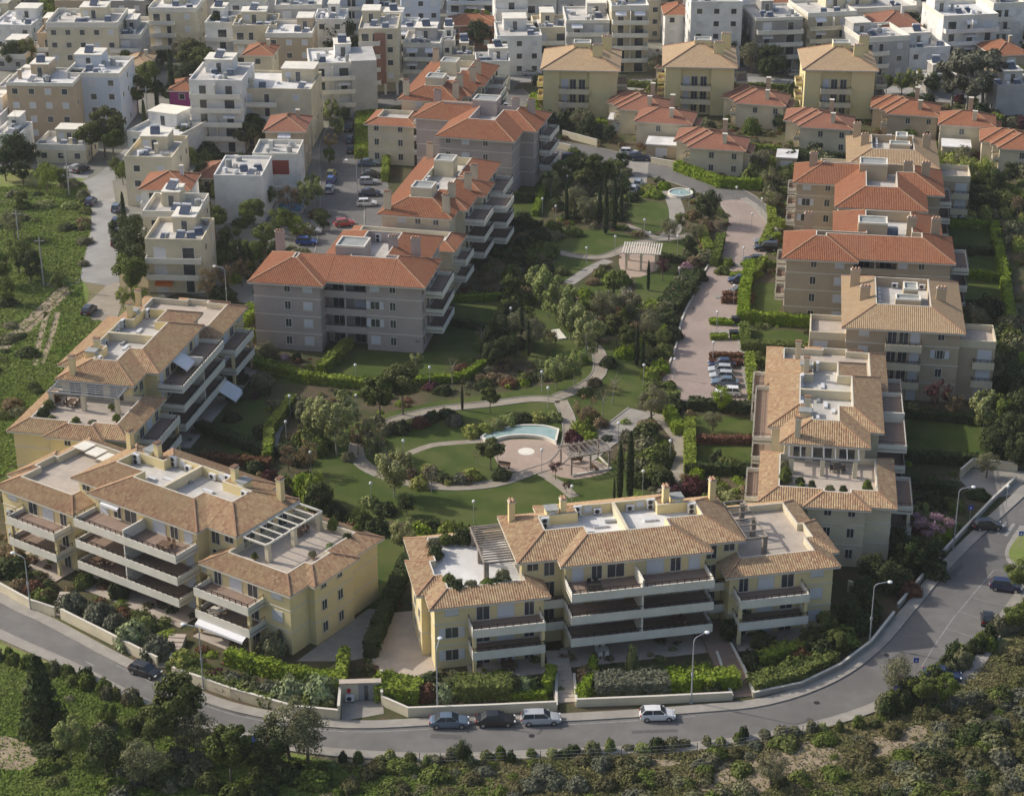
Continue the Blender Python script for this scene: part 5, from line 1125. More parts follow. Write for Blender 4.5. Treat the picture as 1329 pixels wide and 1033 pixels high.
for a in [(22.3, 409.3, -14, 'red-roofed villa directly below the left yellow house', 11.0), (25.4, 400.1, -12, 'single-ridge red-roofed villa behind the gatehouse villa', 12.5, False), (35.1, 381.9, -12, 'nearest red-roofed villa above the bright curved hedge', 12.0), (47.7, 414.0, -14, 'red-roofed villa right of the middle yellow house foot', 11.5),
          (59.3, 396.3, -12, 'red-roofed villa below the right yellow house', 11.5), (79.2, 405.8, -12, 'orange-roofed villa right of the yellow houses', 11.5, True, 'beige', 'red'), (88.8, 397.9, -12, 'single-ridge orange-roofed villa near the right edge', 12.0, False, 'cream', 'red'), (97.5, 381.4, -12, 'orange-roofed villa cut by the right edge', 12.0, True, 'cream', 'red')]: villa(*a)
# ---------------------------------------------------------------- the town
BLD = []
NUM = {1: 'one', 2: 'two', 3: 'three', 4: 'four', 5: 'five', 6: 'six'}
WN = {'white': 'white', 'cream': 'cream', 'grey': 'pale grey', 'paleblue': 'pale blue', 'tan': 'striped tan', 'magenta': 'magenta', 'concrete': 'bare concrete', 'brick': 'brick-red', 'beige': 'beige', 'mauve': 'grey-pink', 'mustard': 'mustard'}
def town(cx, base, wpx, d, fl, rot, wall, style='balc', roof='flat', label=None, **k):
    x, y = G(cx, base); dep = y*math.cos(PITCH)+CAMH*math.sin(PITCH); w = wpx*dep/FPX
    q = label or f"{WN[wall]} {NUM[fl]}-storey {'flat-roofed' if roof == 'flat' else 'tile-roofed'} {'house' if fl < 3 else 'block'} "+near(x, y)
    BLD.append((x, y+d/2, max(w, d)/2)); return city(q, x, y, w, d, fl, rot, wall, style, roof, seed=len(BLD), **k)
t1 = town(230, 380, 74, 11, 3, -3, 'cream', 'balc', label='nearest cream terraced block with orange awning by dead-end road', heaters=4)
awning(t1, -3.4, -0.1, 2.7, 'S', 3.0, 1.4, 0.7).data.materials[0] = mat('orange_canvas', (0.62, 0.17, 0.03), None, rough=0.8)
town(226, 343, 72, 10, 3, -3, 'cream', 'balc', label='second cream terraced block with white sheet roof and red trim', heaters=1)
town(218, 306, 62, 9, 3, -3, 'white', 'balc', 'red', label='small white block with terracotta roof in the terraced row'); town(197, 268, 62, 14, 3, -4, 'cream', 'win', label='farthest cream block of the terraced row with cluttered roof')
town(200, 215, 74, 15, 2, -22, 'white', 'win', label='low white building with skewed bright flat roof', heaters=3)
town(312, 290, 62, 12, 3, -3, 'white', 'none', label='blank white box house behind the thicket', side='blind', pent=False, heaters=3); town(285, 250, 62, 9, 1, -6, 'beige', 'win', 'dusty', label='low shed with long dark red roof')
t7 = town(360, 262, 58, 9, 3, -2, 'white', 'none', label='white house with red inset terrace panel', heaters=0, pent=False); MB().box(-2.6, -0.12, 5.6, 2.6, -0.02, 8.4).build('red_panel', mat('red_panel_paint', (0.30, 0.07, 0.055), None), t7); MB().box(-3.8, -0.6, 3.0, 3.8, 0, 3.2).build('ledge', M_WHITE, t7); cwin(t7, 0.8, 0, 1.0, 0, 1.0, 1.3); town(372, 226, 50, 10, 3, -2, 'beige', 'balc', 'dusty', label='house with dark red hipped roof behind white-red house')
town(285, 198, 68, 14, 5, -4, 'white', 'balc', label='tall white apartment block with stacked rounded balconies'); town(358, 190, 98, 14, 4, -4, 'cream', 'mix', label='wide cream apartment terrace with grey balconies')
town(338, 140, 36, 8, 4, -4, 'cream', 'win', 'red', label='narrow cream block with bright orange gabled roof')
t9 = town(434, 154, 58, 13, 4, 8, 'white', 'balc', label='rounded white corner block beside the street'); BLD.append((*G(462, 148), 8))
MB().box(4.0, -1.0, 0, 9.6, 11, 13.0).build('stair_wing', WALL['grey'], t9)
t10 = town(493, 124, 50, 14, 5, 0, 'cream', 'mix', label='cream and beige block with brick-red stripe on stilts', pilotis=True); MB().box(-0.9, -0.25, 2.8, 1.6, -0.02, 14.4).build('brick_panel', WALL['brick'], t10)
town(548, 110, 48, 12, 3, -3, 'grey'); town(238, 152, 32, 8, 2, -3, 'magenta', 'win', 'red', label='magenta-walled house with orange roof')
town(58, 182, 86, 12, 4, -3, 'tan', 'win', label='striped tan block at upper left'); town(126, 170, 70, 14, 4, -3, 'paleblue', 'win', label='tall white-blue block beside the tan one', heaters=3); town(80, 212, 66, 9, 1, -5, 'cream', 'win', label='low cream bungalow with white roof below tan block'); town(12, 214, 34, 9, 2, -5, 'white', 'win')
town(112, 100, 92, 14, 4, 0, 'cream', 'win', label='wide cream block with gabled attic and four storeys', heaters=4); town(166, 98, 40, 12, 3, 0, 'grey', 'balc'); town(66, 96, 26, 12, 3, 0, 'tan', 'balc')
for a in [(18, 66, 52, 14, 2, -4, 'white', 'win'), (14, 92, 42, 12, 1, -4, 'grey', 'win'), (104, 36, 60, 10, 2, 0, 'tan', 'win'), (160, 34, 58, 12, 2, 0, 'concrete', 'win'), (228, 78, 62, 14, 4, -2, 'cream', 'mix'), (274, 56, 42, 12, 4, 0, 'grey', 'win'), (292, 100, 44, 12, 4, -3, 'white', 'balc'), (325, 66, 46, 12, 4, 3, 'white', 'mix'),
    (334, 104, 56, 11, 4, 2, 'cream', 'mix'), (378, 114, 60, 12, 4, 0, 'beige', 'win'), (390, 74, 60, 12, 4, 4, 'grey', 'balc'), (430, 92, 40, 10, 4, 0, 'white', 'win'), (350, 44, 40, 12, 4, 0, 'white', 'mix'), (395, 40, 50, 12, 3, 0, 'grey', 'balc'), (458, 58, 70, 14, 4, 0, 'paleblue', 'balc', 'sand'),
    (506, 60, 38, 10, 3, -4, 'cream', 'mix'), (547, 60, 50, 12, 4, 6, 'paleblue', 'win'), (512, 86, 56, 10, 3, -4, 'white', 'balc'), (570, 90, 40, 10, 2, 0, 'white', 'win'), (612, 34, 64, 12, 4, 0, 'paleblue', 'balc'), (612, 64, 58, 8, 2, 0, 'brick', 'win', 'red'), (664, 62, 42, 12, 4, 4, 'white', 'balc'),
    (674, 98, 58, 14, 3, 3, 'white', 'win'), (716, 88, 46, 12, 3, 3, 'cream', 'balc'), (762, 94, 56, 14, 4, 2, 'grey', 'balc'), (816, 94, 48, 14, 5, 2, 'cream', 'balc'), (700, 50, 44, 12, 3, 4, 'white', 'balc'), (745, 48, 44, 12, 3, 4, 'grey', 'mix'), (790, 44, 46, 12, 4, 2, 'white', 'win'), (838, 52, 38, 12, 4, 2, 'cream', 'mix'),
    (880, 66, 36, 10, 3, 0, 'white', 'win', 'red'), (872, 104, 40, 8, 1, 0, 'beige', 'win', 'dusty'), (927, 88, 66, 15, 5, 0, 'white', 'win'), (640, 118, 44, 8, 2, 3, 'white', 'balc'), (600, 110, 30, 8, 2, 0, 'cream', 'win'),
    (1008, 90, 62, 14, 4, 8, 'concrete', 'balc'), (1076, 84, 66, 14, 4, 12, 'cream', 'balc'), (1144, 60, 90, 13, 3, 12, 'cream', 'balc'), (1146, 102, 66, 13, 3, 12, 'grey', 'mix'), (1204, 98, 56, 11, 2, 12, 'white', 'win'), (1254, 88, 74, 14, 4, 10, 'white', 'balc'), (1304, 72, 44, 12, 4, 10, 'white', 'mix'), (1310, 104, 46, 11, 2, 10, 'beige', 'balc', 'red'),
    (1316, 150, 52, 9, 2, 6, 'grey', 'none'), (1055, 44, 52, 12, 4, 8, 'white', 'mix'), (975, 40, 50, 12, 3, 4, 'paleblue', 'win'), (1015, 52, 40, 10, 3, 4, 'white', 'win', 'red'), (1210, 50, 60, 12, 4, 10, 'white', 'balc'), (1275, 46, 56, 12, 4, 10, 'cream', 'balc', 'red'), (1228, 122, 50, 8, 1, 10, 'concrete', 'none')]: town(*a)
r_ = random.Random(21)
ok_no = [GP([(40, 130), (86, 130), (90, -40), (44, -40)]), GP([(444, 140), (484, 140), (492, -60), (452, -60)]), GP([(235, 135), (300, 135), (300, 55), (235, 70)]), GP([(940, 110), (985, 110), (985, -60), (940, -60)])]
for row, yw in enumerate((470, 486, 503, 520, 538, 557, 577, 598, 620, 645)):
    xx = -150-row*4
    while xx < 152+row*4:
        x = xx+r_.uniform(-2, 2); y = yw+r_.uniform(-4, 4); w_ = r_.uniform(9.5, 14); d_ = r_.uniform(9, 13)
        if all((x-a)**2+(y+d_/2-b)**2 > (max(w_, d_)/2+c*0.98)**2 for a, b, c in BLD) and not any(pip(x, y+4, q) for q in ok_no) and proj(x, y)[1] < 110:
            c = r_.choices(['white', 'cream', 'grey', 'beige', 'paleblue', 'concrete', 'tan'], [9, 4, 4, 1.5, 1, 1, 0.7])[0]; f = r_.choice((2, 3, 3, 4, 4, 5)); rf = r_.choices(['flat', 'red', 'dusty', 'sand'], [10, 1.2, 0.8, 0.3])[0]
            px, py = proj(x, y)
            if py > -75 and -60 < px < 1390:
                lb = f"{WN[c]} {NUM[f]}-storey {'flat-roofed' if rf == 'flat' else 'tile-roofed'} block "+near(x, y); BLD.append((x, y+d_/2, max(w_, d_)/2))
                city(lb, x, y, w_, d_, f, (r_.uniform(-5, 3) if px < 600 else r_.uniform(0, 12)), c, r_.choice(('balc', 'balc', 'mix', 'win')), rf, heaters=r_.choice((0, 1, 2, 3)), seed=len(BLD), side=r_.choice(('win', 'win', 'blind', 'balc')))
        xx += r_.uniform(11, 15)
# blocks of the far left middle distance
for a in [(20, 150, 40, 10, 2, -3, 'cream', 'win'), (-20, 190, 50, 12, 2, -3, 'white', 'win'), (180, 118, 30, 9, 2, 0, 'cream', 'win', 'sand')]: town(*a)
# white garages by the villas
for a, b, wpx, nm in ((925, 148, 34, 'left'), (745, 132, 1, ''), (858, 205, 40, ''), (800, 172, 22, ''), (1048, 147, 20, ''), (1020, 222, 26, ''), (1192, 178, 26, ''), (1240, 208, 36, '')):
    if wpx < 5: continue
    x, y = G(a, b); w_ = wpx*(y*math.cos(PITCH)+CAMH*math.sin(PITCH))/FPX
    P = thing('garage', 'low flat white-roofed garage '+near(x, y), 'garage', (x, y, 0), R(-10), 'flat garages by the villas')
    MB().box(-w_/2, 0, 0, w_/2, 5.5, 2.6, skip='t').build('wall', WALL['beige'], P); MB().box(-w_/2-0.15, -0.15, 2.6, w_/2+0.15, 5.65, 2.85).build('roof', M_BRIGHTDECK, P); MB().box(-1.2, -0.06, 0, 1.2, 0, 2.1).build('garage_door', M_SHUT, P)

# ---------------------------------------------------------------- garden walls, stairs, garage front
for pts, h, lb in (
 ([(-60, 735), (0, 768), (40, 790), (72, 800)], 1.3, 'cream wall at the far left of the road'), ([(80, 803), (130, 828), (205, 866)], 1.4, 'cream wall below the dusty grey shrubs'), ([(225, 878), (300, 905), (380, 928), (440, 934)], 1.3, 'curved cream wall left of the garage entrance'),
 ([(496, 915), (530, 930), (640, 926), (722, 922)], 1.2, 'cream wall behind the three parked cars'), ([(748, 917), (850, 913), (950, 908)], 1.0, 'cream wall behind the white hatchback'), ([(978, 905), (1040, 892), (1090, 868), (1130, 838), (1160, 800)], 0.7, 'low curved wall on the right bank'),
 ([(1128, 778), (1100, 768)], 1.6, 'short cream wall with pillar at right bend'), ([(1165, 790), (1215, 730), (1250, 692), (1290, 650), (1318, 624)], 0.7, 'long low wall climbing beside the right road'), ([(1246, 620), (1262, 606), (1320, 612)], 1.3, 'cream wall round the right gate ramp'),
 ([(80, 803), (100, 780)], 1.4, 'side wall beside the left steps'), ([(225, 878), (222, 852)], 1.4, 'side wall beside the second steps'), ([(722, 922), (722, 880)], 1.1, 'side wall left of the centre steps'), ([(748, 917), (745, 880)], 1.1, 'side wall right of the centre steps'), ([(978, 905), (965, 872), (948, 840)], 1.1, 'side wall right of the brick steps'), ([(950, 908), (930, 850)], 0.9, 'side wall left of the brick steps'),
 ([(496, 915), (495, 885)], 1.7, 'tall side wall right of the garage entrance'), ([(440, 934), (443, 895)], 1.8, 'tall side wall left of the garage entrance'), ([(693, 186), (740, 196)], 1.2, 'low wall of the upper car park'), ([(845, 212), (878, 218)], 1.2, 'white curved wall by the estate drive'), ([(730, 178), (775, 190)], 1.4, 'garden wall above the estate drive')):
    lw = 'side wall' in lb and 'garage' not in lb
    wall_run(pts, h*0.6 if lw else h, lb, None if pts[0][0] < 500 and pts[0][1] > 700 else (M_WALK if 'right bank' in lb or 'right road' in lb else None))
def stairs(px0, px1, w, n, label, z1=1.2):
    a, b = Vector(G(*px0)), Vector(G(*px1)); d = (b-a)/n; t = d.normalized(); nn = Vector((-t.y, t.x))*w/2
    o = thing('garden_steps', label, 'steps', (0, 0, 0))
    for i in range(n):
        p, q = a+d*i, a+d*(i+1); MB().prism([(p-nn)[:], (q-nn)[:], (q+nn)[:], (p+nn)[:]][::-1], 0.0, 0.12+z1*(i+1)/n).build('step', M_BROWNSLAB if 'brick' in label else M_SLAB, o)
def stairs2(px0, px1, w, n, label, z1=1.0):
    a, b = Vector(G(*px0)), Vector(G(*px1)); L = (b-a).length; ang = math.atan2((b-a).y, (b-a).x); o = thing('garden_steps', label, 'steps', (a.x, a.y, 0), ang)
    for i in range(n): MB().box(L*i/n, -w/2, 0.0, L*(i+1)/n, w/2, 0.14+z1*i/n).build('step', M_BROWNSLAB if 'brick' in label else M_SLAB, o)
stairs2((962, 905), (918, 812), 3.0, 24, 'long brown brick steps between right bank and block', 0.7); stairs2((735, 912), (722, 850), 2.6, 12, 'shaded steps in the middle of planters', 0.6); stairs2((215, 868), (232, 830), 2.0, 8, 'steps beside the lower left hedge', 0.8); stairs2((76, 800), (88, 775), 1.8, 6, 'steps beside the far left wall', 0.8)
gx, gy = G(468, 912); gr = thing('garage_entrance', 'cream garage entrance sunk between hedges with dark door and red box', 'garage', (gx, gy, 0), R(3))
MB().box(-2.3, 0.6, 0, 2.3, 1.0, 2.3).box(-2.4, 0.4, 2.3, 2.4, 1.3, 2.42, 1).build('wall', [WALL['cream'], M_SLAB], gr); MB().box(-0.2, 0.5, 0.1, 1.5, 0.6, 2.1).build('door', M_METAL, gr); MB().box(0.45, 0.44, 0.1, 0.9, 0.5, 2.0).build('door_panel', M_GLASS, gr); MB().box(-1.5, 0.45, 1.1, -1.1, 0.6, 1.6).build('fire_hose_box', mat('red_paint', (0.45, 0.02, 0.02), None, rough=0.5), gr); aircon(gr, -1.2, 0.2, 0.1, 'S', False)

# ---------------------------------------------------------------- park furniture
x, y = G(760, 606); pg = thing('wooden_pergola', 'wooden pergola with open rafters beside the round plaza', 'pergola', (x, y, 0), R(22))
for a, b in ((-2.9, -1.6), (0, -1.6), (2.9, -1.6), (-2.9, 2.2), (0, 2.2), (2.9, 2.2)): MB().box(a-0.11, b-0.11, 0, a+0.11, b+0.11, 2.6).build('post', M_WOOD, pg)
for b in (-1.6, 2.2): MB().bar((-3.4, b, 2.7), (3.4, b, 2.7), 0.14, 0.2).build('beam', M_WOOD, pg)
for i in range(9): MB().bar((-3.2+0.8*i, -2.0, 2.86), (-3.2+0.8*i, 2.6, 2.86), 0.08, 0.12).build('rafter', M_WOOD, pg)
for i in range(8): MB().bar((-3.3, -1.7+0.53*i, 2.97), (3.3, -1.7+0.53*i, 2.97), 0.06, 0.06).build('slat', M_WOOD, pg)
MB().box(-2.9, -2.2, 0.03, 3.1, -1.9, 0.3).box(2.9, -1.9, 0.03, 3.1, 2.4, 0.3).build('plinth', M_TRIM, pg)
sheet('garage_apron', [(443, 936), (498, 926), (496, 890), (444, 892)], 0.024, M_WALK)
def bench(px, py, rz, label):
    x, y = G(px, py); o = thing('park_bench', label, 'bench', (x, y, 0), R(rz), 'park benches')
    MB().box(-0.9, -0.25, 0.42, 0.9, 0.2, 0.47).build('seat', M_DARKWOOD, o); MB().box(-0.9, 0.2, 0.5, 0.9, 0.25, 0.9).build('backrest', M_DARKWOOD, o)
    for s in (-0.75, 0.7): MB().box(s, -0.22, 0, s+0.07, 0.22, 0.42).build('leg', M_RAIL, o)
bench(654, 607, -20, 'dark bench at the plaza edge under round tree'); bench(772, 610, 110, 'dark bench under the wooden pergola'); bench(748, 600, 200, 'bench at the left of pergola shade')
x, y = G(833, 345); pv = thing('tiled_pavilion', 'small park pavilion with slatted pale roof on white columns', 'pavilion', (x, y, 0), R(-8))
for a, b in ((-2.6, -2.2), (0, -2.2), (2.6, -2.2), (-2.6, 2.4), (2.6, 2.4)): MB().box(a-0.2, b-0.2, 0, a+0.2, b+0.2, 3.0).build('column', WALL['cream'], pv)
for b in (-2.2, 2.4): MB().box(-3.3, b-0.12, 3.0, 3.3, b+0.12, 3.2).build('beam', M_TRIM, pv)
for i in range(16): MB().box(-3.4+0.44*i, -2.9, 3.2, -3.2+0.44*i, 3.0, 3.34).build('slat', M_TRIM, pv)
# crescent pool
M_POOLW = mat('pool_water', (0.25, 0.38, 0.36), (0.32, 0.44, 0.42), 0.8, 0.05, 0.01, 4, spec=0.6, c3=(0.40, 0.48, 0.45), s3=0.6, f3=0.5)
out_ = smooth(GP([(623, 570), (640, 561), (672, 555), (704, 555), (726, 560)]), 6); in_ = smooth(GP([(722, 578), (706, 571), (680, 568), (655, 570), (634, 577)]), 6)
ring = out_+in_; ring = ring[::-1] if area(ring) < 0 else ring; rin = offset(ring, 0.3)
pw = MB(); n = len(ring)
for i in range(n):
    j = (i+1) % n; a, b, c, d = ring[i], ring[j], rin[j], rin[i]
    pw.poly([(*a, 0), (*b, 0), (*b, 0.5), (*a, 0.5)]); pw.poly([(*a, 0.5), (*b, 0.5), (*c, 0.5), (*d, 0.5)]); pw.poly([(*d, 0.5), (*c, 0.5), (*c, 0.1), (*d, 0.1)])
o = thing('crescent_pool', 'pale turquoise crescent pool with white rim beside the plaza', 'pool'); pw.build('rim', M_WHITE, o); wq = MB(); k0 = len(out_)
for i in range(k0-1):
    a, b = rin[i], rin[i+1]; c, d = rin[n-2-i], rin[n-1-i]; wq.poly([(*a, 0.34), (*b, 0.34), (*c, 0.34), (*d, 0.34)])
wq.build('water', M_POOLW, o)
x, y = G(883, 253); o = thing('round_fountain', 'round fountain basin with white rim beside the estate drive', 'fountain', (x, y, 0)); m = MB(); N_ = 32
for i in range(N_):
    a, b = 2*PI*i/N_, 2*PI*(i+1)/N_
    for r0, z0, r1, z1 in ((2.5, 0, 2.5, 0.6), (2.5, 0.6, 2.15, 0.6), (2.15, 0.6, 2.15, 0.2)): m.poly([(r0*math.cos(a), r0*math.sin(a), z0), (r0*math.cos(b), r0*math.sin(b), z0), (r1*math.cos(b), r1*math.sin(b), z1), (r1*math.cos(a), r1*math.sin(a), z1)])
m.build('rim', M_WHITE, o); m = MB(); m.poly([(2.2*math.cos(2*PI*i/N_), 2.2*math.sin(2*PI*i/N_), 0.42) for i in range(N_)]); m.build('water', M_POOLW, o); MB().tube((0, 0, 0.3), (0, 0, 0.75), 0.18, 0.1).build('spout', M_WHITE, o)
x, y = G(905, 247)
x, y = G(726, 435); tag(MB().box(-0.9, -2.0, 0, 0.6, 2.0, 0.25).build('white_slab', M_WHITE, None, (x, y, 0), R(16)), 'plain white rectangular slab lying on the lawn', 'slab')
# town pool
x, y = G(378, 268); o = thing('villa_pool', 'small deep blue swimming pool behind the white box house', 'pool', (x, y, 0), R(-5)); MB().box(-3.0, -4.0, 0, 3.0, 4.0, 0.15, skip='').build('rim', M_SLAB, o); MB().poly([(-2.4, -3.4, 0.16), (2.4, -3.4, 0.16), (2.4, 3.4, 0.16), (-2.4, 3.4, 0.16)]) ; q = MB(); q.poly([(-2.4, -3.4, 0.17), (2.4, -3.4, 0.17), (2.4, 3.4, 0.17), (-2.4, 3.4, 0.17)]); q.build('water', mat('deep_pool_water', (0.02, 0.12, 0.24), (0.03, 0.16, 0.30), 0.6, 0.06, spec=0.6), o)
# bins, signs, scooter
def bin_(px, py, rz, label, m=M_BLUE):
    x, y = G(px, py); o = thing('wheeled_bin', label, 'bin', (x, y, 0), R(rz)); b = MB(); b.v += [(-0.6, -0.45, 0.2), (0.6, -0.45, 0.2), (0.6, 0.45, 0.2), (-0.6, 0.45, 0.2), (-0.72, -0.55, 1.1), (0.72, -0.55, 1.1), (0.72, 0.55, 1.1), (-0.72, 0.55, 1.1)]
    for f in ((0, 1, 5, 4), (1, 2, 6, 5), (2, 3, 7, 6), (3, 0, 4, 7), (0, 3, 2, 1)): b.f.append(f); b.m.append(0)
    b.build('body', m, o); MB().box(-0.75, -0.6, 1.1, 0.75, 0.6, 1.2).build('lid', m, o)
    for s in (-0.5, 0.5):
        for t in (-0.35, 0.35): MB().tube((s, t-0.05, 0.12), (s, t+0.05, 0.12), 0.12, n=8).build('wheel', M_TYRE, o)
bin_(326, 972, 15, 'blue wheeled bin on the kerb below left road'); bin_(1170, 903, 40, 'blue wheeled bin among verge bushes right'); bin_(955, 420, 0, 'dark bin in the planter between parking bays', mat('dark_plastic', (0.02, 0.025, 0.03), None, rough=0.5)); bin_(952, 438, 0, 'dark bin on lower side of bay planter', MATS['dark_plastic'])
def sign(px, py, label, h=2.6, m=M_BLUE):
    x, y = G(px, py); o = thing('road_sign', label, 'sign', (x, y, 0)); MB().tube((0, 0, 0), (0, 0, h), 0.035, n=6).build('pole', M_POLE, o); MB().box(-0.3, -0.05, h-0.65, 0.3, -0.02, h).build('sign_plate', m, o)
    a = MB(); a.poly([(-0.17, -0.056, h-0.5), (0.17, -0.056, h-0.5), (0, -0.056, h-0.15)]); a.build('sign_symbol', M_WHITE, o)
sign(1187, 878, 'small blue road sign beside the lower bays'); sign(1323, 712, 'blue crossing sign on the traffic island'); sign(1258, 678, 'blue crossing sign on the right bank'); 
def scooter(px, py, head, label):
    x, y = G(px, py); o = thing('motor_scooter', label, 'scooter', (x, y, 0.03), R(head)); 
    for s in (-0.6, 0.62): MB().tube((s, -0.06, 0.26), (s, 0.06, 0.26), 0.26, n=12).build('wheel', M_TYRE, o)
    b = MB().box(-0.75, -0.2, 0.35, 0.05, 0.2, 0.75).box(0.05, -0.2, 0.22, 0.45, 0.2, 0.32); b.bar((0.45, 0, 0.3), (0.62, 0, 1.0), 0.3, 0.12); b.build('body', M_RAIL, o); MB().box(-0.75, -0.16, 0.75, 0.0, 0.16, 0.86).build('seat', M_TYRE, o); MB().bar((0.55, -0.35, 1.02), (0.55, 0.35, 1.02), 0.05).build('handlebar', M_RAIL, o)
scooter(222, 858, -20, 'dark scooter parked on the outer kerb at left') if False else None
car(*G(1281, 808), 80, 'black', 'small black two-seat car alone in the right bays', 'small')

# ---------------------------------------------------------------- cars
for px, py, hd, c, lb, k in [
 (189, 872, -28, 'black', 'black hatchback driving on the left road', 'hatch'), (583, 938, 2, 'slate', 'grey-blue saloon leftmost of three at the wall', 'saloon'), (643, 936, 2, 'black', 'black saloon between two parked cars at the wall', 'saloon'), (702, 934, 3, 'silver', 'silver estate car rightmost of three at the wall', 'estate'), (853, 929, 2, 'white', 'white hatchback alone by the right-hand wall', 'hatch'),
 (1305, 762, -14, 'dark blue', 'dark blue hatchback in the upper right bay', 'hatch'), (1222, 877, -12, 'dark blue', 'dark car half hidden by lower right bushes', 'saloon'), (1281, 683, 4, 'black', 'black car near the zebra crossing', 'hatch'), (116, 405, 80, 'black', 'black car alone on the gravel yard', 'hatch'),
 (945, 512, 175, 'white', 'white hatchback nearest end of brick drive row', 'hatch'), (941, 499, 175, 'slate', 'grey-blue car second in brick drive row', 'saloon'), (937, 491, 175, 'silver', 'silver car third in brick drive row', 'hatch'), (935, 483, 175, 'silver', 'pale car fourth in brick drive row', 'hatch'), (937, 475, 178, 'dark blue', 'dark blue car farthest in brick drive row', 'saloon'),
 (958, 382, 178, 'grey', 'grey car behind the reddish low hedges', 'hatch'), (959, 366, 176, 'dark blue', 'dark blue hatchback above the reddish low hedges', 'hatch'), (980, 340, 172, 'black', 'black car with plate facing the brick drive', 'saloon'), (994, 324, 178, 'black', 'black car nearer of upper bay pair', 'suv'), (994, 316, 178, 'grey', 'dark grey car farther of upper bay pair', 'saloon'),
 (712, 212, 0, 'dark blue', 'dark blue car in the upper car park foreground', 'suv'), (742, 207, 0, 'dark blue', 'dark blue estate by the upper car park bushes', 'estate'), (822, 248, 80, 'silver', 'silver car left of the round fountain', 'hatch'), (828, 240, 80, 'white', 'white car behind silver one near fountain', 'hatch'), (816, 200, -5, 'white', 'white car at the estate gatehouse', 'hatch'), (830, 207, 0, 'dark blue', 'dark blue people carrier at the gatehouse', 'suv'), (718, 157, 20, 'blue', 'bright blue car on the estate drive', 'hatch'), (690, 188, 10, 'grey', 'dark grey car at left end of car park', 'saloon'), (687, 197, 10, 'silver', 'silver car beside the dark grey one', 'saloon'), (690, 97, 5, 'silver', 'silver car near the white town house', 'saloon'),
 (455, 183, 85, 'slate', 'grey-blue car farthest up the left street', 'hatch'), (453, 168, 85, 'dark blue', 'dark car behind grey-blue ones on street', 'hatch'), (456, 196, 88, 'black', 'black car nearest in left street row', 'hatch'), (428, 248, 85, 'silver', 'silver car parked opposite the villa pool', 'hatch'), (430, 236, 85, 'blue', 'blue car behind silver one on street', 'hatch'), (430, 228, 85, 'yellow', 'yellow car at the kerb of left street', 'hatch'),
 (478, 214, 5, 'slate', 'slate car farthest in terracotta block bays', 'saloon'), (482, 229, 5, 'black', 'black car second in terracotta block bays', 'saloon'), (480, 253, 5, 'dark blue', 'dark blue car third in terracotta block bays', 'saloon'), (476, 266, 5, 'white', 'white car partly under bay bush', 'hatch'), (402, 302, 0, 'silver', 'silver estate car beside the grey block', 'estate'), (398, 316, 0, 'blue', 'blue car behind the grey block corner', 'hatch'), (447, 292, 20, 'red', 'red car at the foot of left street', 'hatch'), (478, 238, 5, 'silver', 'silver car between dark ones in bays', 'hatch'),
 (118, 264, 85, 'dark blue', 'dark blue car at top of dead-end road', 'hatch'), (152, 272, 88, 'slate', 'grey car under dead-end road trees', 'hatch'), (152, 290, 88, 'dark blue', 'dark blue car by the dark cypress', 'hatch'), (152, 304, 88, 'black', 'black car third on dead-end road', 'hatch'), (152, 316, 88, 'dark red', 'dark red car last on dead-end road', 'hatch'), (106, 222, 60, 'black', 'black car in the small town car park', 'hatch'), (100, 221, 60, 'silver', 'silver car in the small town car park', 'hatch'),
 (1034, 98, 10, 'silver', 'silver car on the town street by right yellow house', 'hatch'), (1010, 95, 10, 'dark blue', 'dark car on the town street by concrete block', 'hatch'), (1030, 300, 0, 'grey', 'x', 'hatch')]:
    if lb == 'x': continue
    car(*G(px, py+3 if py > 600 else py+1), hd, c, lb, k)
rc = random.Random(4)
for i, (px, py) in enumerate([(50, 80), (70, 72), (52, 62), (72, 52), (54, 42), (72, 34), (56, 22), (72, 14), (466, 80), (476, 60), (470, 45), (484, 30), (10, 118), (35, 120), (1225, 108), (1255, 104), (1290, 100)]):
    x, y = G(px, py); cc = rc.choice(['silver', 'black', 'white', 'grey', 'dark blue', 'red']); car(x, y, rc.choice((80, 90, 0)), cc, cc+' car parked in the street '+near(x, y), 'hatch', 'cars in the town streets')

# ---------------------------------------------------------------- lamps, poles, fence
for px, py, a, h, lb in [(897, 912, 35, 8.6, 'street lamp behind the white hatchback'), (568, 925, 80, 8.6, 'street lamp behind the grey-blue saloon'), (264, 893, 165, 8.2, 'street lamp on the pavement at lower left'), (40, 792, 150, 7.5, 'short street lamp at the far left pavement'), (1128, 838, 10, 8.5, 'street lamp at the right road bend'), (1237, 712, 10, 8.8, 'street lamp on the upper right pavement'), (295, 402, 160, 7.5, 'street lamp behind the upper left block'), (464, 260, 170, 8.0, 'street lamp beside terracotta block bays'), (445, 150, 170, 8.0, 'street lamp near the rounded white block')]:
    x, y = G(px, py); road_lamp(x, y, a, h, 1.6, lb)
for px, py in [(377, 541), (372, 575), (404, 615), (482, 656), (615, 680), (522, 620), (524, 600), (462, 500), (558, 503), (463, 540), (703, 509), (711, 530), (703, 612), (646, 605), (802, 577), (869, 600), (834, 640), (742, 660), (835, 500), (875, 492), (704, 280), (721, 290), (739, 275), (761, 345), (798, 330), (805, 280), (836, 308), (881, 372), (879, 330), (663, 425), (736, 250), (894, 268), (952, 395), (964, 345), (930, 430), (925, 470), (975, 300), (988, 280), (843, 325), (1305, 660), (955, 265)]:
    x, y = G(px, py); park_lamp(x, y, 3.4)
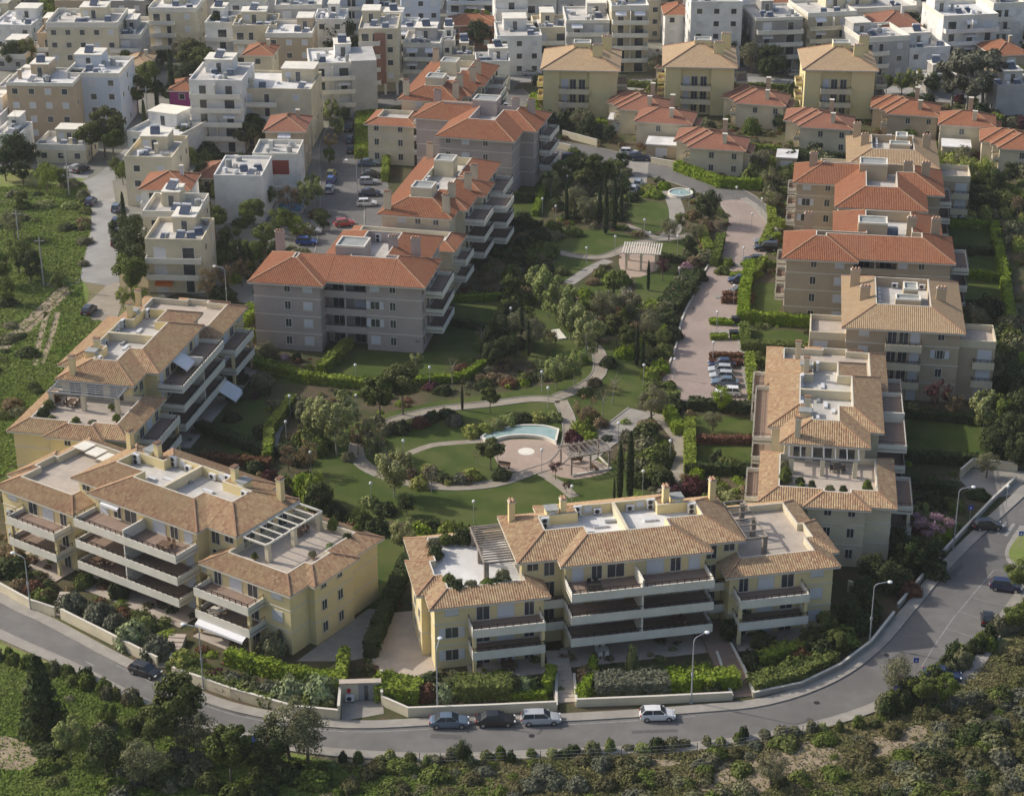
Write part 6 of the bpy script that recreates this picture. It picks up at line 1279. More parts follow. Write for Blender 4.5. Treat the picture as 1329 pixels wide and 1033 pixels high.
for px, py, h, lb in [(205, 345, 0, ''), (57, 372, 9, 'wooden power pole at the end of field'), (27, 335, 9, 'thin pole in the middle of left field'), (90, 255, 9, 'thin pole at the upper right of field'), (193, 165, 9, 'town power pole left of magenta house')]:
    if not h: continue
    x, y = G(px, py); o = thing('utility_pole', lb, 'pole', (x, y, 0)); MB().tube((0, 0, 0), (0, 0, h), 0.14, 0.1, 8).build('pole', M_POLE, o); MB().bar((-0.9, 0, h-0.6), (0.9, 0, h-0.6), 0.1).build('crossarm', M_POLE, o)
fp = wline([(545, 980), (700, 977), (900, 967), (1000, 952), (1050, 940)], -1.7); fl_ = thing('wire_fence', 'thin wire fence with posts along the lower kerb', 'fence')
for i in range(0, len(fp)): MB().tube((*fp[i], 0), (*fp[i], 1.5), 0.035, n=6).build('post', M_RAIL, fl_)
for zz in (0.5, 0.95, 1.4):
    b = MB()
    for i in range(len(fp)-1): b.bar((*fp[i], zz), (*fp[i+1], zz), 0.02)
    b.build('wire', M_METAL, fl_)

# ---------------------------------------------------------------- hedges
for pts, w, h, lf in [
 ([(308, 462), (335, 478), (400, 496), (470, 503)], 1.6, 1.5, 'bright'), ([(452, 452), (418, 484)], 1.5, 1.7, 'bright'), ([(470, 503), (600, 494), (622, 480), (640, 470)], 1.2, 1.2, 'bright'), ([(578, 392), (655, 388)], 1.0, 1.1, 'bright'), ([(575, 420), (640, 432)], 1.2, 1.3, 'dark'), ([(655, 400), (640, 430), (620, 455)], 1.2, 1.4, 'mid'),
 ([(348, 598), (350, 565), (378, 528)], 1.3, 1.8, 'bright'), ([(328, 408), (300, 442)], 2.0, 1.8, 'bright'), ([(478, 200), (484, 172), (490, 155)], 5.0, 1.9, 'bright'), ([(470, 148), (469, 204)], 2.6, 1.9, 'bright'), ([(470, 205), (505, 208)], 1.5, 2.4, 'bright'), ([(502, 212), (500, 235)], 1.4, 2.0, 'bright'), ([(508, 212), (522, 212)], 1.4, 2.0, 'bright'),
 ([(880, 222), (935, 243), (985, 246), (1000, 238)], 1.6, 2.0, 'bright'), ([(973, 350), (966, 385), (964, 418)], 1.8, 1.8, 'bright'), ([(966, 418), (1050, 424)], 1.5, 1.9, 'bright'), ([(1000, 300), (990, 322)], 1.3, 1.5, 'bright'), ([(995, 318), (1008, 312)], 1.3, 1.5, 'bright'), ([(1000, 262), (1002, 292)], 1.4, 1.7, 'bright'), ([(1002, 292), (1015, 296)], 1.4, 1.6, 'bright'),
 ([(970, 455), (1045, 458)], 1.5, 1.6, 'mid'), ([(966, 430), (968, 455)], 1.4, 1.6, 'mid'), ([(973, 470), (978, 520)], 1.5, 1.6, 'bright'), ([(980, 475), (1005, 476)], 1.2, 1.4, 'mid'), ([(985, 348), (1012, 350)], 1.2, 1.4, 'mid'), ([(978, 362), (990, 345)], 1.4, 1.6, 'bright'),
 ([(925, 466), (960, 466)], 1.1, 1.0, 'red'), ([(925, 474), (960, 474)], 1.1, 1.0, 'red'), ([(942, 386), (976, 387)], 1.1, 1.0, 'red'), ([(940, 393), (974, 393)], 1.1, 1.0, 'red'), ([(926, 420), (946, 421)], 1.5, 0.8, 'bright'), ([(926, 440), (940, 440)], 1.2, 0.8, 'bright'), ([(954, 440), (964, 440)], 1.2, 0.8, 'bright'), ([(952, 360), (985, 358)], 1.3, 0.8, 'bright'), ([(965, 345), (978, 347)], 1.0, 0.7, 'bright'),
 ([(1226, 294), (1290, 298)], 1.3, 1.5, 'bright'), ([(1290, 298), (1300, 350), (1312, 420), (1322, 470)], 1.5, 1.6, 'bright'), ([(1230, 358), (1306, 366)], 1.3, 1.5, 'bright'), ([(1238, 328), (1300, 332)], 1.2, 1.2, 'dark'), ([(1255, 400), (1312, 404)], 1.2, 1.3, 'dark'), ([(1255, 430), (1316, 440)], 1.3, 1.4, 'dark'),
 ([(1158, 540), (1295, 552)], 1.3, 1.3, 'dark'), ([(1160, 598), (1300, 604)], 1.5, 1.5, 'dark'), ([(1160, 630), (1235, 640)], 1.6, 1.5, 'dark'), ([(895, 614), (985, 616)], 1.3, 1.5, 'dark'), ([(895, 556), (895, 612)], 1.5, 1.8, 'bright'), ([(900, 575), (985, 576)], 1.2, 1.2, 'red'), ([(868, 540), (880, 562)], 1.6, 1.6, 'bright'),
 ([(900, 530), (980, 536)], 1.8, 1.6, 'dark'), ([(528, 740), (505, 790), (482, 850)], 1.6, 2.2, 'dark'), ([(227, 872), (300, 898), (350, 914)], 1.6, 1.4, 'mid'), ([(300, 862), (380, 885), (440, 893)], 1.3, 2.0, 'bright'), ([(441, 905), (447, 862)], 1.2, 2.2, 'bright'), ([(760, 905), (770, 870)], 1.0, 1.6, 'bright'),
 ([(508, 903), (530, 905)], 3.2, 2.0, 'bright'), ([(605, 902), (648, 901)], 3.0, 2.1, 'mid'), ([(668, 905), (700, 904)], 1.6, 1.0, 'bright'), ([(710, 898), (716, 880)], 1.0, 1.8, 'bright'), ([(788, 898), (850, 896)], 3.2, 2.0, 'grey'), ([(868, 893), (905, 890)], 3.0, 1.8, 'bright'), ([(925, 893), (945, 890)], 2.4, 2.0, 'bright'), ([(755, 905), (860, 902)], 0.8, 1.0, 'mid'),
 ([(985, 893), (1030, 882), (1070, 862)], 2.4, 1.5, 'mid'), ([(990, 862), (1040, 848), (1080, 835)], 1.6, 1.6, 'bright'), ([(640, 262), (690, 262)], 1.3, 1.6, 'dark'), ([(642, 292), (700, 298)], 1.3, 1.6, 'dark'), ([(650, 235), (690, 238)], 1.2, 1.2, 'bright'), ([(660, 258), (692, 260)], 1.2, 1.2, 'bright'), ([(705, 250), (695, 280)], 1.2, 1.3, 'bright'),
 ([(300, 520), (345, 512)], 1.4, 1.4, 'dark'), ([(262, 560), (340, 590)], 1.6, 1.5, 'dark'), ([(270, 600), (345, 606)], 1.4, 1.3, 'red'), ([(1030, 205), (1075, 215)], 1.8, 2.0, 'dark'), ([(1000, 215), (1040, 225), (1075, 238)], 1.5, 1.6, 'bright'), ([(985, 245), (1030, 256)], 1.5, 1.6, 'mid'), ([(1255, 225), (1329, 262)], 1.6, 1.8, 'mid'), ([(940, 192), (1010, 198)], 1.2, 1.4, 'bright'),
 ([(815, 172), (870, 178)], 1.3, 2.0, 'mid'), ([(775, 166), (818, 170)], 1.3, 1.8, 'bright'), ([(1040, 205), (1100, 208)], 1.2, 1.4, 'dark'), ([(1290, 195), (1329, 200)], 1.2, 1.2, 'bright'), ([(930, 112), (1040, 118)], 1.2, 1.2, 'mid'), ([(810, 112), (860, 116)], 1.4, 1.4, 'mid'), ([(695, 130), (690, 145), (702, 158)], 2.0, 1.5, 'bright'), ([(860, 338), (905, 345)], 1.2, 1.2, 'dark'), ([(1310, 470), (1320, 540)], 2.0, 2.0, 'dark'),
 ([(488, 170), (492, 158)], 1.5, 1.8, 'dark'), ([(515, 160), (530, 175)], 1.4, 1.4, 'mid'), ([(910, 305), (920, 330)], 1.5, 1.7, 'bright'), ([(935, 315), (928, 345)], 1.5, 1.8, 'mid'), ([(870, 400), (882, 385), (895, 365)], 4.0, 1.6, 'dark'), ([(845, 520), (872, 522)], 2.4, 1.6, 'mid')]: hedge(pts, w, h, lf)
# ---------------------------------------------------------------- trees placed one by one: foot pixel, kind, height
for a in [(493, 548, 'pine', 7.5), (523, 538, 'pine', 8.6), (636, 536, 'pine', 4.2), (637, 610, 'pine', 5.2), (760, 560, 'brown', 6.5), (845, 545, 'olive', 6.0), (663, 392, 'pine', 5.0), (804, 648, 'cypress', 8.5), (817, 646, 'cypress', 10), (797, 650, 'cypress', 3.5), (600, 532, 'cypress', 4.0), (841, 377, 'cypress', 5.5), (796, 395, 'cypress', 4.2), (735, 288, 'cypress', 7.5), (786, 304, 'cypress', 9.5), (797, 298, 'cypress', 10), (778, 292, 'cypress', 8), (806, 288, 'cypress', 7.5), (677, 455, 'cypress', 8), (686, 462, 'cypress', 6), (826, 475, 'cypress', 7), (834, 478, 'cypress', 5.5), (785, 262, 'cypress', 6),
 (437, 590, 'pale', 11.0), (512, 645, 'pale', 9.0), (415, 575, 'pale', 8), (712, 412, 'pale', 9.5), (728, 425, 'pale', 9), (740, 440, 'pale', 8.5), (762, 470, 'pale', 9.5), (722, 505, 'pale', 7), (745, 500, 'pale', 6.5), (525, 720, 'pale', 6), (700, 395, 'pale', 8), (587, 500, 'bare', 5), (540, 490, 'pale', 4.5), (465, 590, 'brown', 5), (400, 615, 'brown', 5.5), (375, 612, 'brown', 4.5), (480, 590, 'pale', 6), (560, 640, 'bare', 4.5), (783, 540, 'bare', 5), (795, 525, 'bare', 6), (620, 605, 'bare', 3.5), (528, 668, 'dark', 3.5), (413, 672, 'dark', 5.5), (395, 650, 'bright', 4.5),
 (920, 292, 'dark', 7.2), (885, 300, 'mid' if False else 'broad', 4), (893, 330, 'dark', 4), (868, 312, 'olive', 4.5), (905, 315, 'olive', 4), (860, 365, 'purple', 4.5), (720, 610, 'x', 0), (721, 622, 'purple', 3.0), (735, 640, 'purple', 1.8), (430, 300, 'x', 0), (523, 452, 'x', 0),
 (745, 280, 'olive', 6), (760, 290, 'olive', 5.5), (730, 240, 'broad', 6), (748, 235, 'broad', 6.5), (770, 240, 'pine', 6.5), (795, 240, 'broad', 6), (715, 255, 'pale', 6), (760, 255, 'pine', 6), (808, 225, 'dark', 4.5), (690, 455, 'olive', 6), (660, 470, 'dark', 5), (640, 478, 'dark', 5), (715, 460, 'brown', 4.5), (785, 420, 'olive', 6), (815, 415, 'olive', 6), (800, 448, 'pine', 5.5), (812, 460, 'pine', 5), (775, 415, 'broad', 4), (845, 440, 'olive', 5), (860, 455, 'broad', 4), (670, 445, 'olive', 5.5), (650, 445, 'dark', 5.5),
 (1275, 560, 'pale', 7.5), (1215, 540, 'purple', 6), (1235, 545, 'brown', 5), (1205, 712, 'pink', 6.2), (1180, 700, 'broad', 4), (1190, 690, 'pale', 5), (1290, 600, 'dark', 6), (1310, 590, 'dark', 7), (1300, 560, 'broad', 6), (1322, 560, 'dark', 7), (1320, 610, 'dark', 6), (1280, 620, 'olive', 4), (1160, 725, 'dark', 5), (1180, 745, 'dark', 5.5), (1205, 740, 'dark', 5), (1150, 770, 'dark', 5), (1130, 760, 'dark', 5), (1120, 790, 'dark', 4.5),
 (1070, 830, 'broad', 4), (1100, 815, 'dark', 4.2), (1085, 850, 'broad', 3.6), (1050, 845, 'dark', 3.6), (960, 820, 'dark', 4), (945, 835, 'dark', 3.5), (985, 850, 'dark', 3),
 (240, 360, 'x', 0), (290, 385, 'brown', 7), (270, 392, 'brown', 6.5), (315, 372, 'brown', 6), (330, 350, 'broad', 6), (300, 330, 'broad', 6), (345, 330, 'broad', 6.5), (365, 310, 'broad', 6.5), (330, 300, 'broad', 7), (375, 285, 'brown', 7), (395, 275, 'pale', 7), (280, 310, 'broad', 7), (360, 345, 'dark', 5), (345, 275, 'broad', 6), (408, 265, 'pale', 7), (270, 340, 'brown', 7), (310, 350, 'dark', 6), (385, 310, 'bright', 5), (255, 372, 'dark', 4), (240, 300, 'dark', 6), (250, 265, 'dark', 6), (245, 230, 'broad', 7), (262, 240, 'dark', 5), (240, 205, 'pine', 7), (420, 300, 'dark', 4),
 (163, 310, 'cypress', 9), (170, 352, 'dark', 9.5), (166, 330, 'dark', 8), (172, 388, 'broad', 8.5), (175, 372, 'dark', 8), (160, 400, 'bright', 4), (180, 398, 'bright', 4), (178, 310, 'dark', 5), (160, 240, 'broad', 5), (150, 228, 'broad', 4), (130, 182, 'x', 0), (137, 205, 'pine', 11), (120, 208, 'pine', 8), (148, 210, 'pine', 8), (20, 225, 'dark', 9), (40, 220, 'dark', 6), (8, 235, 'dark', 7), (62, 250, 'bright', 6.5), (30, 240, 'dark', 5), (80, 246, 'broad', 5), (25, 355, 'broad', 7), (5, 370, 'broad', 7), (40, 365, 'dark', 6), (20, 310, 'olive', 6), (75, 380, 'broad', 3.5), (10, 395, 'broad', 5),
 (190, 190, 'cypress', 10), (225, 145, 'cypress', 14), (205, 150, 'cypress', 9), (180, 150, 'pine', 9), (195, 120, 'broad', 8), (265, 115, 'pine', 10), (250, 105, 'pine', 10), (285, 90, 'spruce', 14), (280, 120, 'pine', 8), (240, 130, 'dark', 9), (300, 175, 'pine', 7), (330, 195, 'pine', 8), (320, 200, 'pine', 7), (350, 198, 'pine', 6), (370, 200, 'pine', 5), (445, 88, 'dark', 13), (462, 82, 'brown', 7), (415, 120, 'bright', 6), (385, 118, 'dark', 5), (70, 50, 'bright', 9), (80, 65, 'bright', 7), (68, 30, 'broad', 8), (15, 90, 'dark', 7), (35, 85, 'broad', 7), (45, 100, 'dark', 5), (60, 92, 'broad', 6), (430, 160, 'pale', 6), (438, 180, 'pale', 6), (445, 162, 'dark', 4), (430, 200, 'brown', 5), (428, 215, 'broad', 4),
 (1255, 145, 'eucalypt', 15), (1275, 140, 'eucalypt', 14), (1235, 138, 'eucalypt', 11), (1185, 122, 'pale', 7), (1170, 125, 'broad', 6), (1210, 125, 'dark', 6), (1150, 122, 'broad', 5), (1045, 100, 'dark', 7), (985, 85, 'dark', 8), (975, 95, 'olive', 8), (995, 105, 'dark', 6), (1010, 100, 'dark', 6), (1290, 125, 'dark', 6), (1320, 120, 'broad', 7), (1180, 60, 'dark', 9), (1195, 75, 'dark', 8), (850, 100, 'olive', 6), (860, 95, 'brown', 7), (610, 60, 'dark', 7), (622, 66, 'dark', 8), (580, 65, 'dark', 6), (643, 62, 'dark', 7), (585, 80, 'broad', 5),
 (715, 168, 'dark', 4.5), (755, 175, 'olive', 6), (765, 180, 'dark', 5.5), (790, 185, 'dark', 4), (730, 125, 'purple', 4), (745, 125, 'purple', 4), (895, 128, 'purple', 4), (915, 128, 'purple', 4), (1090, 135, 'purple', 4), (1110, 138, 'purple', 4), (915, 195, 'dark', 4), (945, 215, 'dark', 4), (985, 225, 'olive', 5), (1000, 250, 'olive', 5.5), (1000, 275, 'olive', 4.5), (1245, 245, 'yellow', 7), (1270, 245, 'yellow', 7), (1290, 255, 'dark', 6), (1250, 225, 'olive', 6), (1310, 240, 'dark', 5), (1240, 275, 'dark', 5), (1265, 275, 'dark', 6), (880, 165, 'olive', 4), (1120, 150, 'dark', 5), (1135, 155, 'olive', 4), (1170, 150, 'dark', 5), (1200, 172, 'olive', 5), (1010, 170, 'dark', 4), (1320, 285, 'brown', 5),
 (57, 950, 'spruce', 9.5), (92, 985, 'pale', 6), (140, 945, 'broad', 3.5), (230, 965, 'pine', 8.5), (200, 985, 'pine', 7), (255, 985, 'olive', 6), (375, 985, 'olive', 8), (400, 990, 'olive', 6.5), (350, 1000, 'dark', 6), (140, 1010, 'dark', 6), (300, 1015, 'pine', 7), (190, 1020, 'olive', 6), (1160, 900, 'olive', 5), (1195, 915, 'broad', 4.5), (1225, 915, 'broad', 4.5), (1320, 770, 'broad', 5), (1315, 820, 'broad', 4), (600, 990, 'dark', 3), (1000, 1020, 'olive', 4.5), (350, 465, 'olive', 3), (30, 270, 'broad', 4), (570, 420, 'dark', 4.5), (500, 455, 'x', 0), (543, 455, 'purple', 3.6), (370, 640, 'broad', 3), (625, 455, 'bare', 5), (1030, 545, 'x', 0), (935, 535, 'bright', 4.5), (925, 560, 'olive', 3.5), (885, 470, 'x', 0), (1240, 460, 'broad', 4), (1260, 470, 'dark', 5), (1215, 270, 'x', 0), (1270, 430, 'olive', 4)]:
    if a[2] == 'x': continue
    x, y = G(a[0], a[1]); tree(x, y, a[2], a[3], wide=0.72 if a[2] == 'cypress' else 1.15 if a[2] in ('pale', 'pine') else 1.0)
# ---------------------------------------------------------------- shrubs placed one by one
for px, py, lf, r, h in [(95, 792, 'grey', 1.7, 2.2), (128, 805, 'grey', 2.0, 2.2), (150, 815, 'grey', 1.6, 1.8), (172, 835, 'variegated', 2.0, 2.6), (205, 852, 'grey', 2.0, 2.4), (188, 820, 'pale', 1.2, 1.8), (155, 775, 'dark', 1.2, 2.4), (110, 760, 'mid', 1.4, 1.6), (45, 770, 'red', 1.2, 1.6), (20, 745, 'dark', 2.0, 2.0), (60, 780, 'brown', 1.0, 1.4), (240, 870, 'yellow', 1.6, 2.4), (275, 885, 'purple', 1.5, 1.4), (300, 890, 'grey', 1.5, 1.4), (325, 900, 'olive', 1.4, 1.5), (355, 850, 'olive', 1.9, 2.8), (350, 905, 'grey', 1.5, 1.8), (378, 908, 'variegated', 2.4, 2.6), (415, 908, 'variegated', 2.6, 2.8), (405, 915, 'mid', 1.8, 1.8),
 (500, 895, 'bright', 1.5, 2.2), (555, 905, 'red', 1.5, 1.6), (575, 905, 'variegated', 1.4, 1.6), (560, 893, 'dark', 1.3, 1.8), (590, 900, 'dark', 1.2, 1.5), (665, 900, 'dark', 1.6, 2.0), (680, 898, 'variegated', 1.3, 1.8), (695, 898, 'dark', 1.2, 1.6), (758, 905, 'bright', 1.2, 1.6), (820, 870, 'pale', 0.8, 3.0), (760, 885, 'brown', 1.2, 1.8), (900, 885, 'bright', 1.8, 1.8), (925, 898, 'dark', 1.2, 1.4),
 (1000, 885, 'mid', 1.8, 1.6), (1030, 872, 'mid', 1.8, 1.8), (1062, 852, 'dark', 2.2, 2.2), (1090, 835, 'mid', 2.0, 2.0), (1112, 815, 'dark', 2.0, 2.2), (1125, 800, 'dark', 1.8, 2.2), (1040, 860, 'red', 1.4, 1.6), (1015, 850, 'bright', 1.6, 1.6), (975, 862, 'dark', 1.5, 1.6), (1180, 770, 'red', 1.6, 1.4), (1210, 745, 'dark', 2.0, 2.2), (1150, 745, 'purple', 1.6, 1.6), (1165, 760, 'dark', 2.0, 2.2), (1230, 690, 'mid', 1.8, 1.4), (1220, 700, 'bright', 1.6, 1.4), (1240, 660, 'mid', 1.6, 1.2), (1270, 645, 'dark', 1.6, 1.0),
 (645, 558, 'pale', 1.4, 1.6), (660, 552, 'pale', 1.4, 1.5), (680, 548, 'dark', 1.3, 1.3), (700, 546, 'yellow', 1.2, 1.2), (720, 545, 'pale', 1.1, 1.3), (630, 562, 'yellow', 1.2, 1.3), (612, 565, 'yellow', 1.3, 1.5), (756, 560, 'bright', 1.5, 1.6), (765, 572, 'bright', 1.3, 1.3), (750, 582, 'purple', 1.2, 1.8), (742, 572, 'purple', 1.0, 1.6), (765, 545, 'mid', 1.5, 1.6), (780, 553, 'brown', 1.3, 1.2), (820, 600, 'mid', 2.0, 1.6), (835, 585, 'olive', 1.8, 1.8), (845, 600, 'mid', 2.0, 1.8), (850, 625, 'mid', 1.6, 1.8), (830, 660, 'bright', 1.6, 1.8), (800, 670, 'bright', 1.4, 1.4), (855, 660, 'olive', 1.6, 2.0), (875, 648, 'purple', 1.6, 2.0), (900, 640, 'purple', 1.6, 2.2), (880, 670, 'mid', 1.8, 1.8), (920, 660, 'mid', 1.8, 1.8), (945, 655, 'pale', 1.6, 1.8), (940, 690, 'bright', 1.6, 1.6), (915, 690, 'mid', 1.6, 1.6), (905, 620, 'bright', 1.2, 1.3), (945, 610, 'mid', 1.6, 1.8), (970, 615, 'dark', 1.6, 1.6), (930, 600, 'dark', 1.2, 1.6),
 (545, 632, 'yellow', 1.3, 1.5), (560, 618, 'olive', 1.4, 1.4), (575, 624, 'dark', 1.2, 1.2), (598, 625, 'grey', 1.2, 1.1), (612, 622, 'yellow', 1.3, 1.4), (530, 618, 'brown', 1.3, 1.3), (515, 608, 'olive', 1.3, 1.4), (500, 600, 'brown', 1.2, 1.2), (485, 575, 'brown', 1.4, 1.6), (500, 562, 'olive', 1.3, 1.5), (520, 560, 'dark', 1.4, 1.5), (545, 552, 'red', 1.3, 1.2), (560, 545, 'dark', 1.3, 1.2), (580, 540, 'dark', 1.2, 1.0), (650, 620, 'dark', 1.2, 1.2), (590, 550, 'grey', 1.3, 1.3), (395, 540, 'olive', 1.8, 2.2), (410, 548, 'olive', 1.8, 2.2), (385, 600, 'dark', 1.6, 1.8), (372, 590, 'dark', 1.6, 1.8), (392, 635, 'bright', 1.6, 1.8), (410, 655, 'bright', 2.4, 4.0), (385, 690, 'red', 1.4, 1.4), (350, 625, 'purple', 1.3, 1.5), (365, 640, 'pink', 1.2, 1.4), (330, 612, 'dark', 1.4, 1.4),
 (455, 695, 'red', 1.4, 1.6), (465, 680, 'mid', 1.6, 1.8), (490, 690, 'dark', 1.8, 1.8), (545, 700, 'bright', 2.0, 2.2), (560, 695, 'dark', 1.8, 2.0), (580, 700, 'bright', 1.8, 2.2), (600, 700, 'mid', 1.8, 2.0), (540, 715, 'red', 1.2, 1.6), (568, 710, 'pink', 0.8, 1.2), (620, 700, 'mid', 1.6, 1.8), (480, 655, 'pale', 1.4, 1.2), (500, 665, 'dark', 1.4, 1.3), (440, 672, 'dark', 1.6, 1.6),
 (600, 480, 'red', 1.2, 0.9), (560, 505, 'purple', 1.2, 1.0), (575, 510, 'dark', 1.4, 1.1), (640, 495, 'brown', 1.4, 1.2), (660, 500, 'red', 1.4, 1.0), (625, 505, 'dark', 1.2, 1.1), (700, 490, 'dark', 1.4, 1.3), (680, 495, 'mid', 1.4, 1.2), (750, 470, 'bright', 1.4, 1.5), (772, 500, 'brown', 1.2, 1.1), (760, 512, 'mid', 1.1, 1.0), (790, 475, 'dark', 1.4, 1.4), (845, 490, 'bright', 1.8, 1.5), (858, 480, 'bright', 1.6, 1.4), (850, 505, 'mid', 1.6, 1.3), (868, 505, 'mid', 1.2, 1.2), (870, 530, 'dark', 2.2, 1.8), (850, 530, 'bright', 1.6, 1.6), (840, 555, 'brown', 1.4, 1.0), (838, 460, 'yellow', 1.4, 1.4),
 (795, 362, 'bright', 1.6, 1.0), (780, 358, 'mid', 1.4, 1.2), (802, 370, 'mid', 2.2, 2.4), (770, 368, 'brown', 1.4, 0.9), (760, 385, 'bright', 1.5, 1.3), (815, 395, 'dark', 1.6, 1.4), (890, 355, 'pink', 1.5, 1.8), (900, 345, 'brown', 1.6, 1.6), (905, 362, 'dark', 1.8, 1.8), (885, 372, 'olive', 1.8, 1.8), (875, 385, 'brown', 1.8, 1.5), (860, 405, 'mid', 2.0, 1.6), (850, 400, 'bright', 1.5, 1.3), (840, 415, 'olive', 1.6, 1.5), (868, 420, 'dark', 2.0, 1.6), (872, 440, 'dark', 1.8, 1.8), (862, 460, 'mid', 1.6, 1.6), (825, 430, 'brown', 1.4, 1.4), (835, 445, 'dark', 1.4, 1.3), (895, 330, 'olive', 1.4, 1.4), (915, 300, 'brown', 1.6, 2.0), (900, 285, 'brown', 1.4, 1.6), (850, 255, 'bright', 1.8, 1.2), (842, 248, 'yellow', 1.5, 1.2), (862, 245, 'bright', 1.2, 1.2), (918, 340, 'olive', 2.0, 2.0), (943, 345, 'bright', 1.4, 1.2), (938, 355, 'mid', 1.2, 1.2),
 (700, 310, 'dark', 1.8, 1.8), (718, 300, 'mid', 1.6, 1.8), (680, 320, 'dark', 1.8, 1.8), (690, 340, 'mid', 1.8, 1.8), (670, 345, 'dark', 1.8, 1.6), (705, 350, 'dark', 1.8, 1.4), (745, 305, 'mid', 1.6, 1.4), (690, 370, 'mid', 1.8, 2.0), (680, 385, 'brown', 1.6, 1.6), (700, 380, 'dark', 1.6, 1.6), (665, 405, 'dark', 1.6, 1.5), (640, 460, 'dark', 1.6, 1.6), (735, 390, 'mid', 1.6, 1.6), (755, 400, 'bright', 1.4, 1.4), (680, 290, 'dark', 1.8, 2.0), (725, 270, 'dark', 1.8, 2.0), (755, 270, 'dark', 1.8, 2.0), (770, 280, 'mid', 1.6, 1.8), (820, 260, 'dark', 1.5, 1.5), (812, 250, 'dark', 1.6, 1.8),
 (375, 455, 'x', 0, 0), (340, 460, 'olive', 1.6, 1.3), (352, 462, 'brown', 0.8, 1.6), (385, 468, 'dark', 0.8, 1.5), (370, 465, 'pink', 0.8, 0.7), (310, 495, 'dark', 1.6, 1.6), (340, 500, 'olive', 1.8, 2.0), (330, 515, 'purple', 1.2, 1.4), (300, 545, 'dark', 1.4, 1.2), (340, 565, 'dark', 1.4, 1.4), (320, 440, 'bright', 1.8, 1.6), (305, 435, 'bright', 1.8, 1.6),
 (735, 165, 'dark', 1.8, 3.4), (705, 162, 'dark', 1.5, 2.6), (758, 170, 'dark', 1.6, 2.6), (780, 178, 'grey', 2.0, 2.6), (690, 205, 'mid', 1.8, 0.9), (760, 218, 'olive', 2.2, 2.0), (745, 200, 'mid', 1.4, 1.2), (940, 200, 'bright', 1.4, 1.4), (1120, 205, 'mid', 1.4, 1.4), (1045, 180, 'purple', 1.5, 1.8), (1225, 205, 'mid', 1.6, 1.4), (1165, 190, 'dark', 1.6, 1.6), (700, 110, 'dark', 1.8, 2.2), (1000, 135, 'bright', 1.6, 1.4), (1145, 165, 'bright', 1.6, 1.4), (1255, 330, 'dark', 1.4, 1.2)]:
    if lf == 'x': continue
    x, y = G(px, py); shrub(x, y, lf, r, h)
# potted plants on the roof terraces
def pot(P, rot_o, lx, ly, z, lf, r, h, lab):
    x, y = loc2w(rot_o[0], R(rot_o[1]), lx, ly); o = thing('potted_plant', lab, 'plant', (x, y, z), 0, 'potted plants on the roof terraces')
    link('pot', cached('pot', lambda: MB().tube((0, 0, 0), (0, 0, 0.4), 0.2, 0.28, 10).mesh('pot', M_CAP)), o); f = link('foliage', shrub_mesh(lf, 0), o, (0, 0, 0.35)); f.scale = (r, r, h)
for lx, ly, lf, r, h in [(-8.2, 9.6, 'olive', 0.9, 1.4), (-8.3, 7.8, 'dark', 0.9, 1.3), (-7.9, 1.2, 'mid', 0.8, 1.2), (-7.3, -0.2, 'dark', 1.0, 1.1), (-5.5, -0.3, 'olive', 0.8, 0.9), (-3.6, -0.2, 'mid', 0.9, 0.8), (-2.4, -0.2, 'dark', 0.8, 0.8), (-1.6, 0.2, 'olive', 0.9, 1.6), (-4.5, 11.0, 'dark', 1.1, 1.5), (-6.5, 11.2, 'mid', 0.9, 1.0), (-2.8, 11.0, 'dark', 1.0, 1.3)]:
    pot(b2, (B2O, 11.7), lx, ly, 8.76, lf, r, h, 'potted plant on the bottom centre left roof terrace')
for lx, ly, lf, r, h in [(36.0, 13.0, 'mid', 0.6, 0.9), (36.5, 10.5, 'dark', 0.6, 0.8), (33.2, 11.8, 'mid', 0.7, 1.4), (36.2, 7.5, 'variegated', 0.6, 0.7), (30.0, 0.8, 'mid', 0.4, 0.6), (35.5, 5.0, 'olive', 0.5, 0.6)]: pot(b1, (B1O, -34.3), lx, ly, 8.76, lf, r, h, 'potted plant on the bottom left pergola terrace')
for lx, ly, lf, r, h in [(-8.0, 3.0, 'olive', 0.6, 0.6), (-7.8, 5.5, 'mid', 0.6, 0.7), (-8.0, 9.0, 'mid', 0.6, 0.7), (-6.5, 10.8, 'dark', 0.8, 0.9), (-4.0, 11.2, 'mid', 0.8, 1.0), (-2.0, 11.2, 'red', 0.7, 0.9), (-6.0, 0.3, 'mid', 0.6, 0.8), (-2.5, 2.5, 'mid', 0.5, 0.6)]: pot(bc, (CO, 78), lx, ly, 8.76, lf, r, h, 'potted plant on the upper left pergola terrace')
for lx, ly, lf, r, h in [(-8.0, 3.5, 'dark', 0.5, 0.7), (-8.1, 5.2, 'olive', 0.6, 0.7), (-8.0, 7.5, 'dark', 0.5, 1.1), (-7.8, 8.8, 'mid', 0.5, 0.7), (-7.0, 0.5, 'mid', 0.6, 1.2), (-4.5, 10.9, 'mid', 0.7, 1.2), (-6.2, 11.0, 'mid', 0.8, 1.3), (-2.8, 10.9, 'olive', 0.7, 1.2), (-6.4, 9.0, 'dark', 0.6, 0.7)]: pot(be, (E1O, 82), lx, ly, 8.76, lf, r, h, 'potted plant on the lower right cream roof terrace')
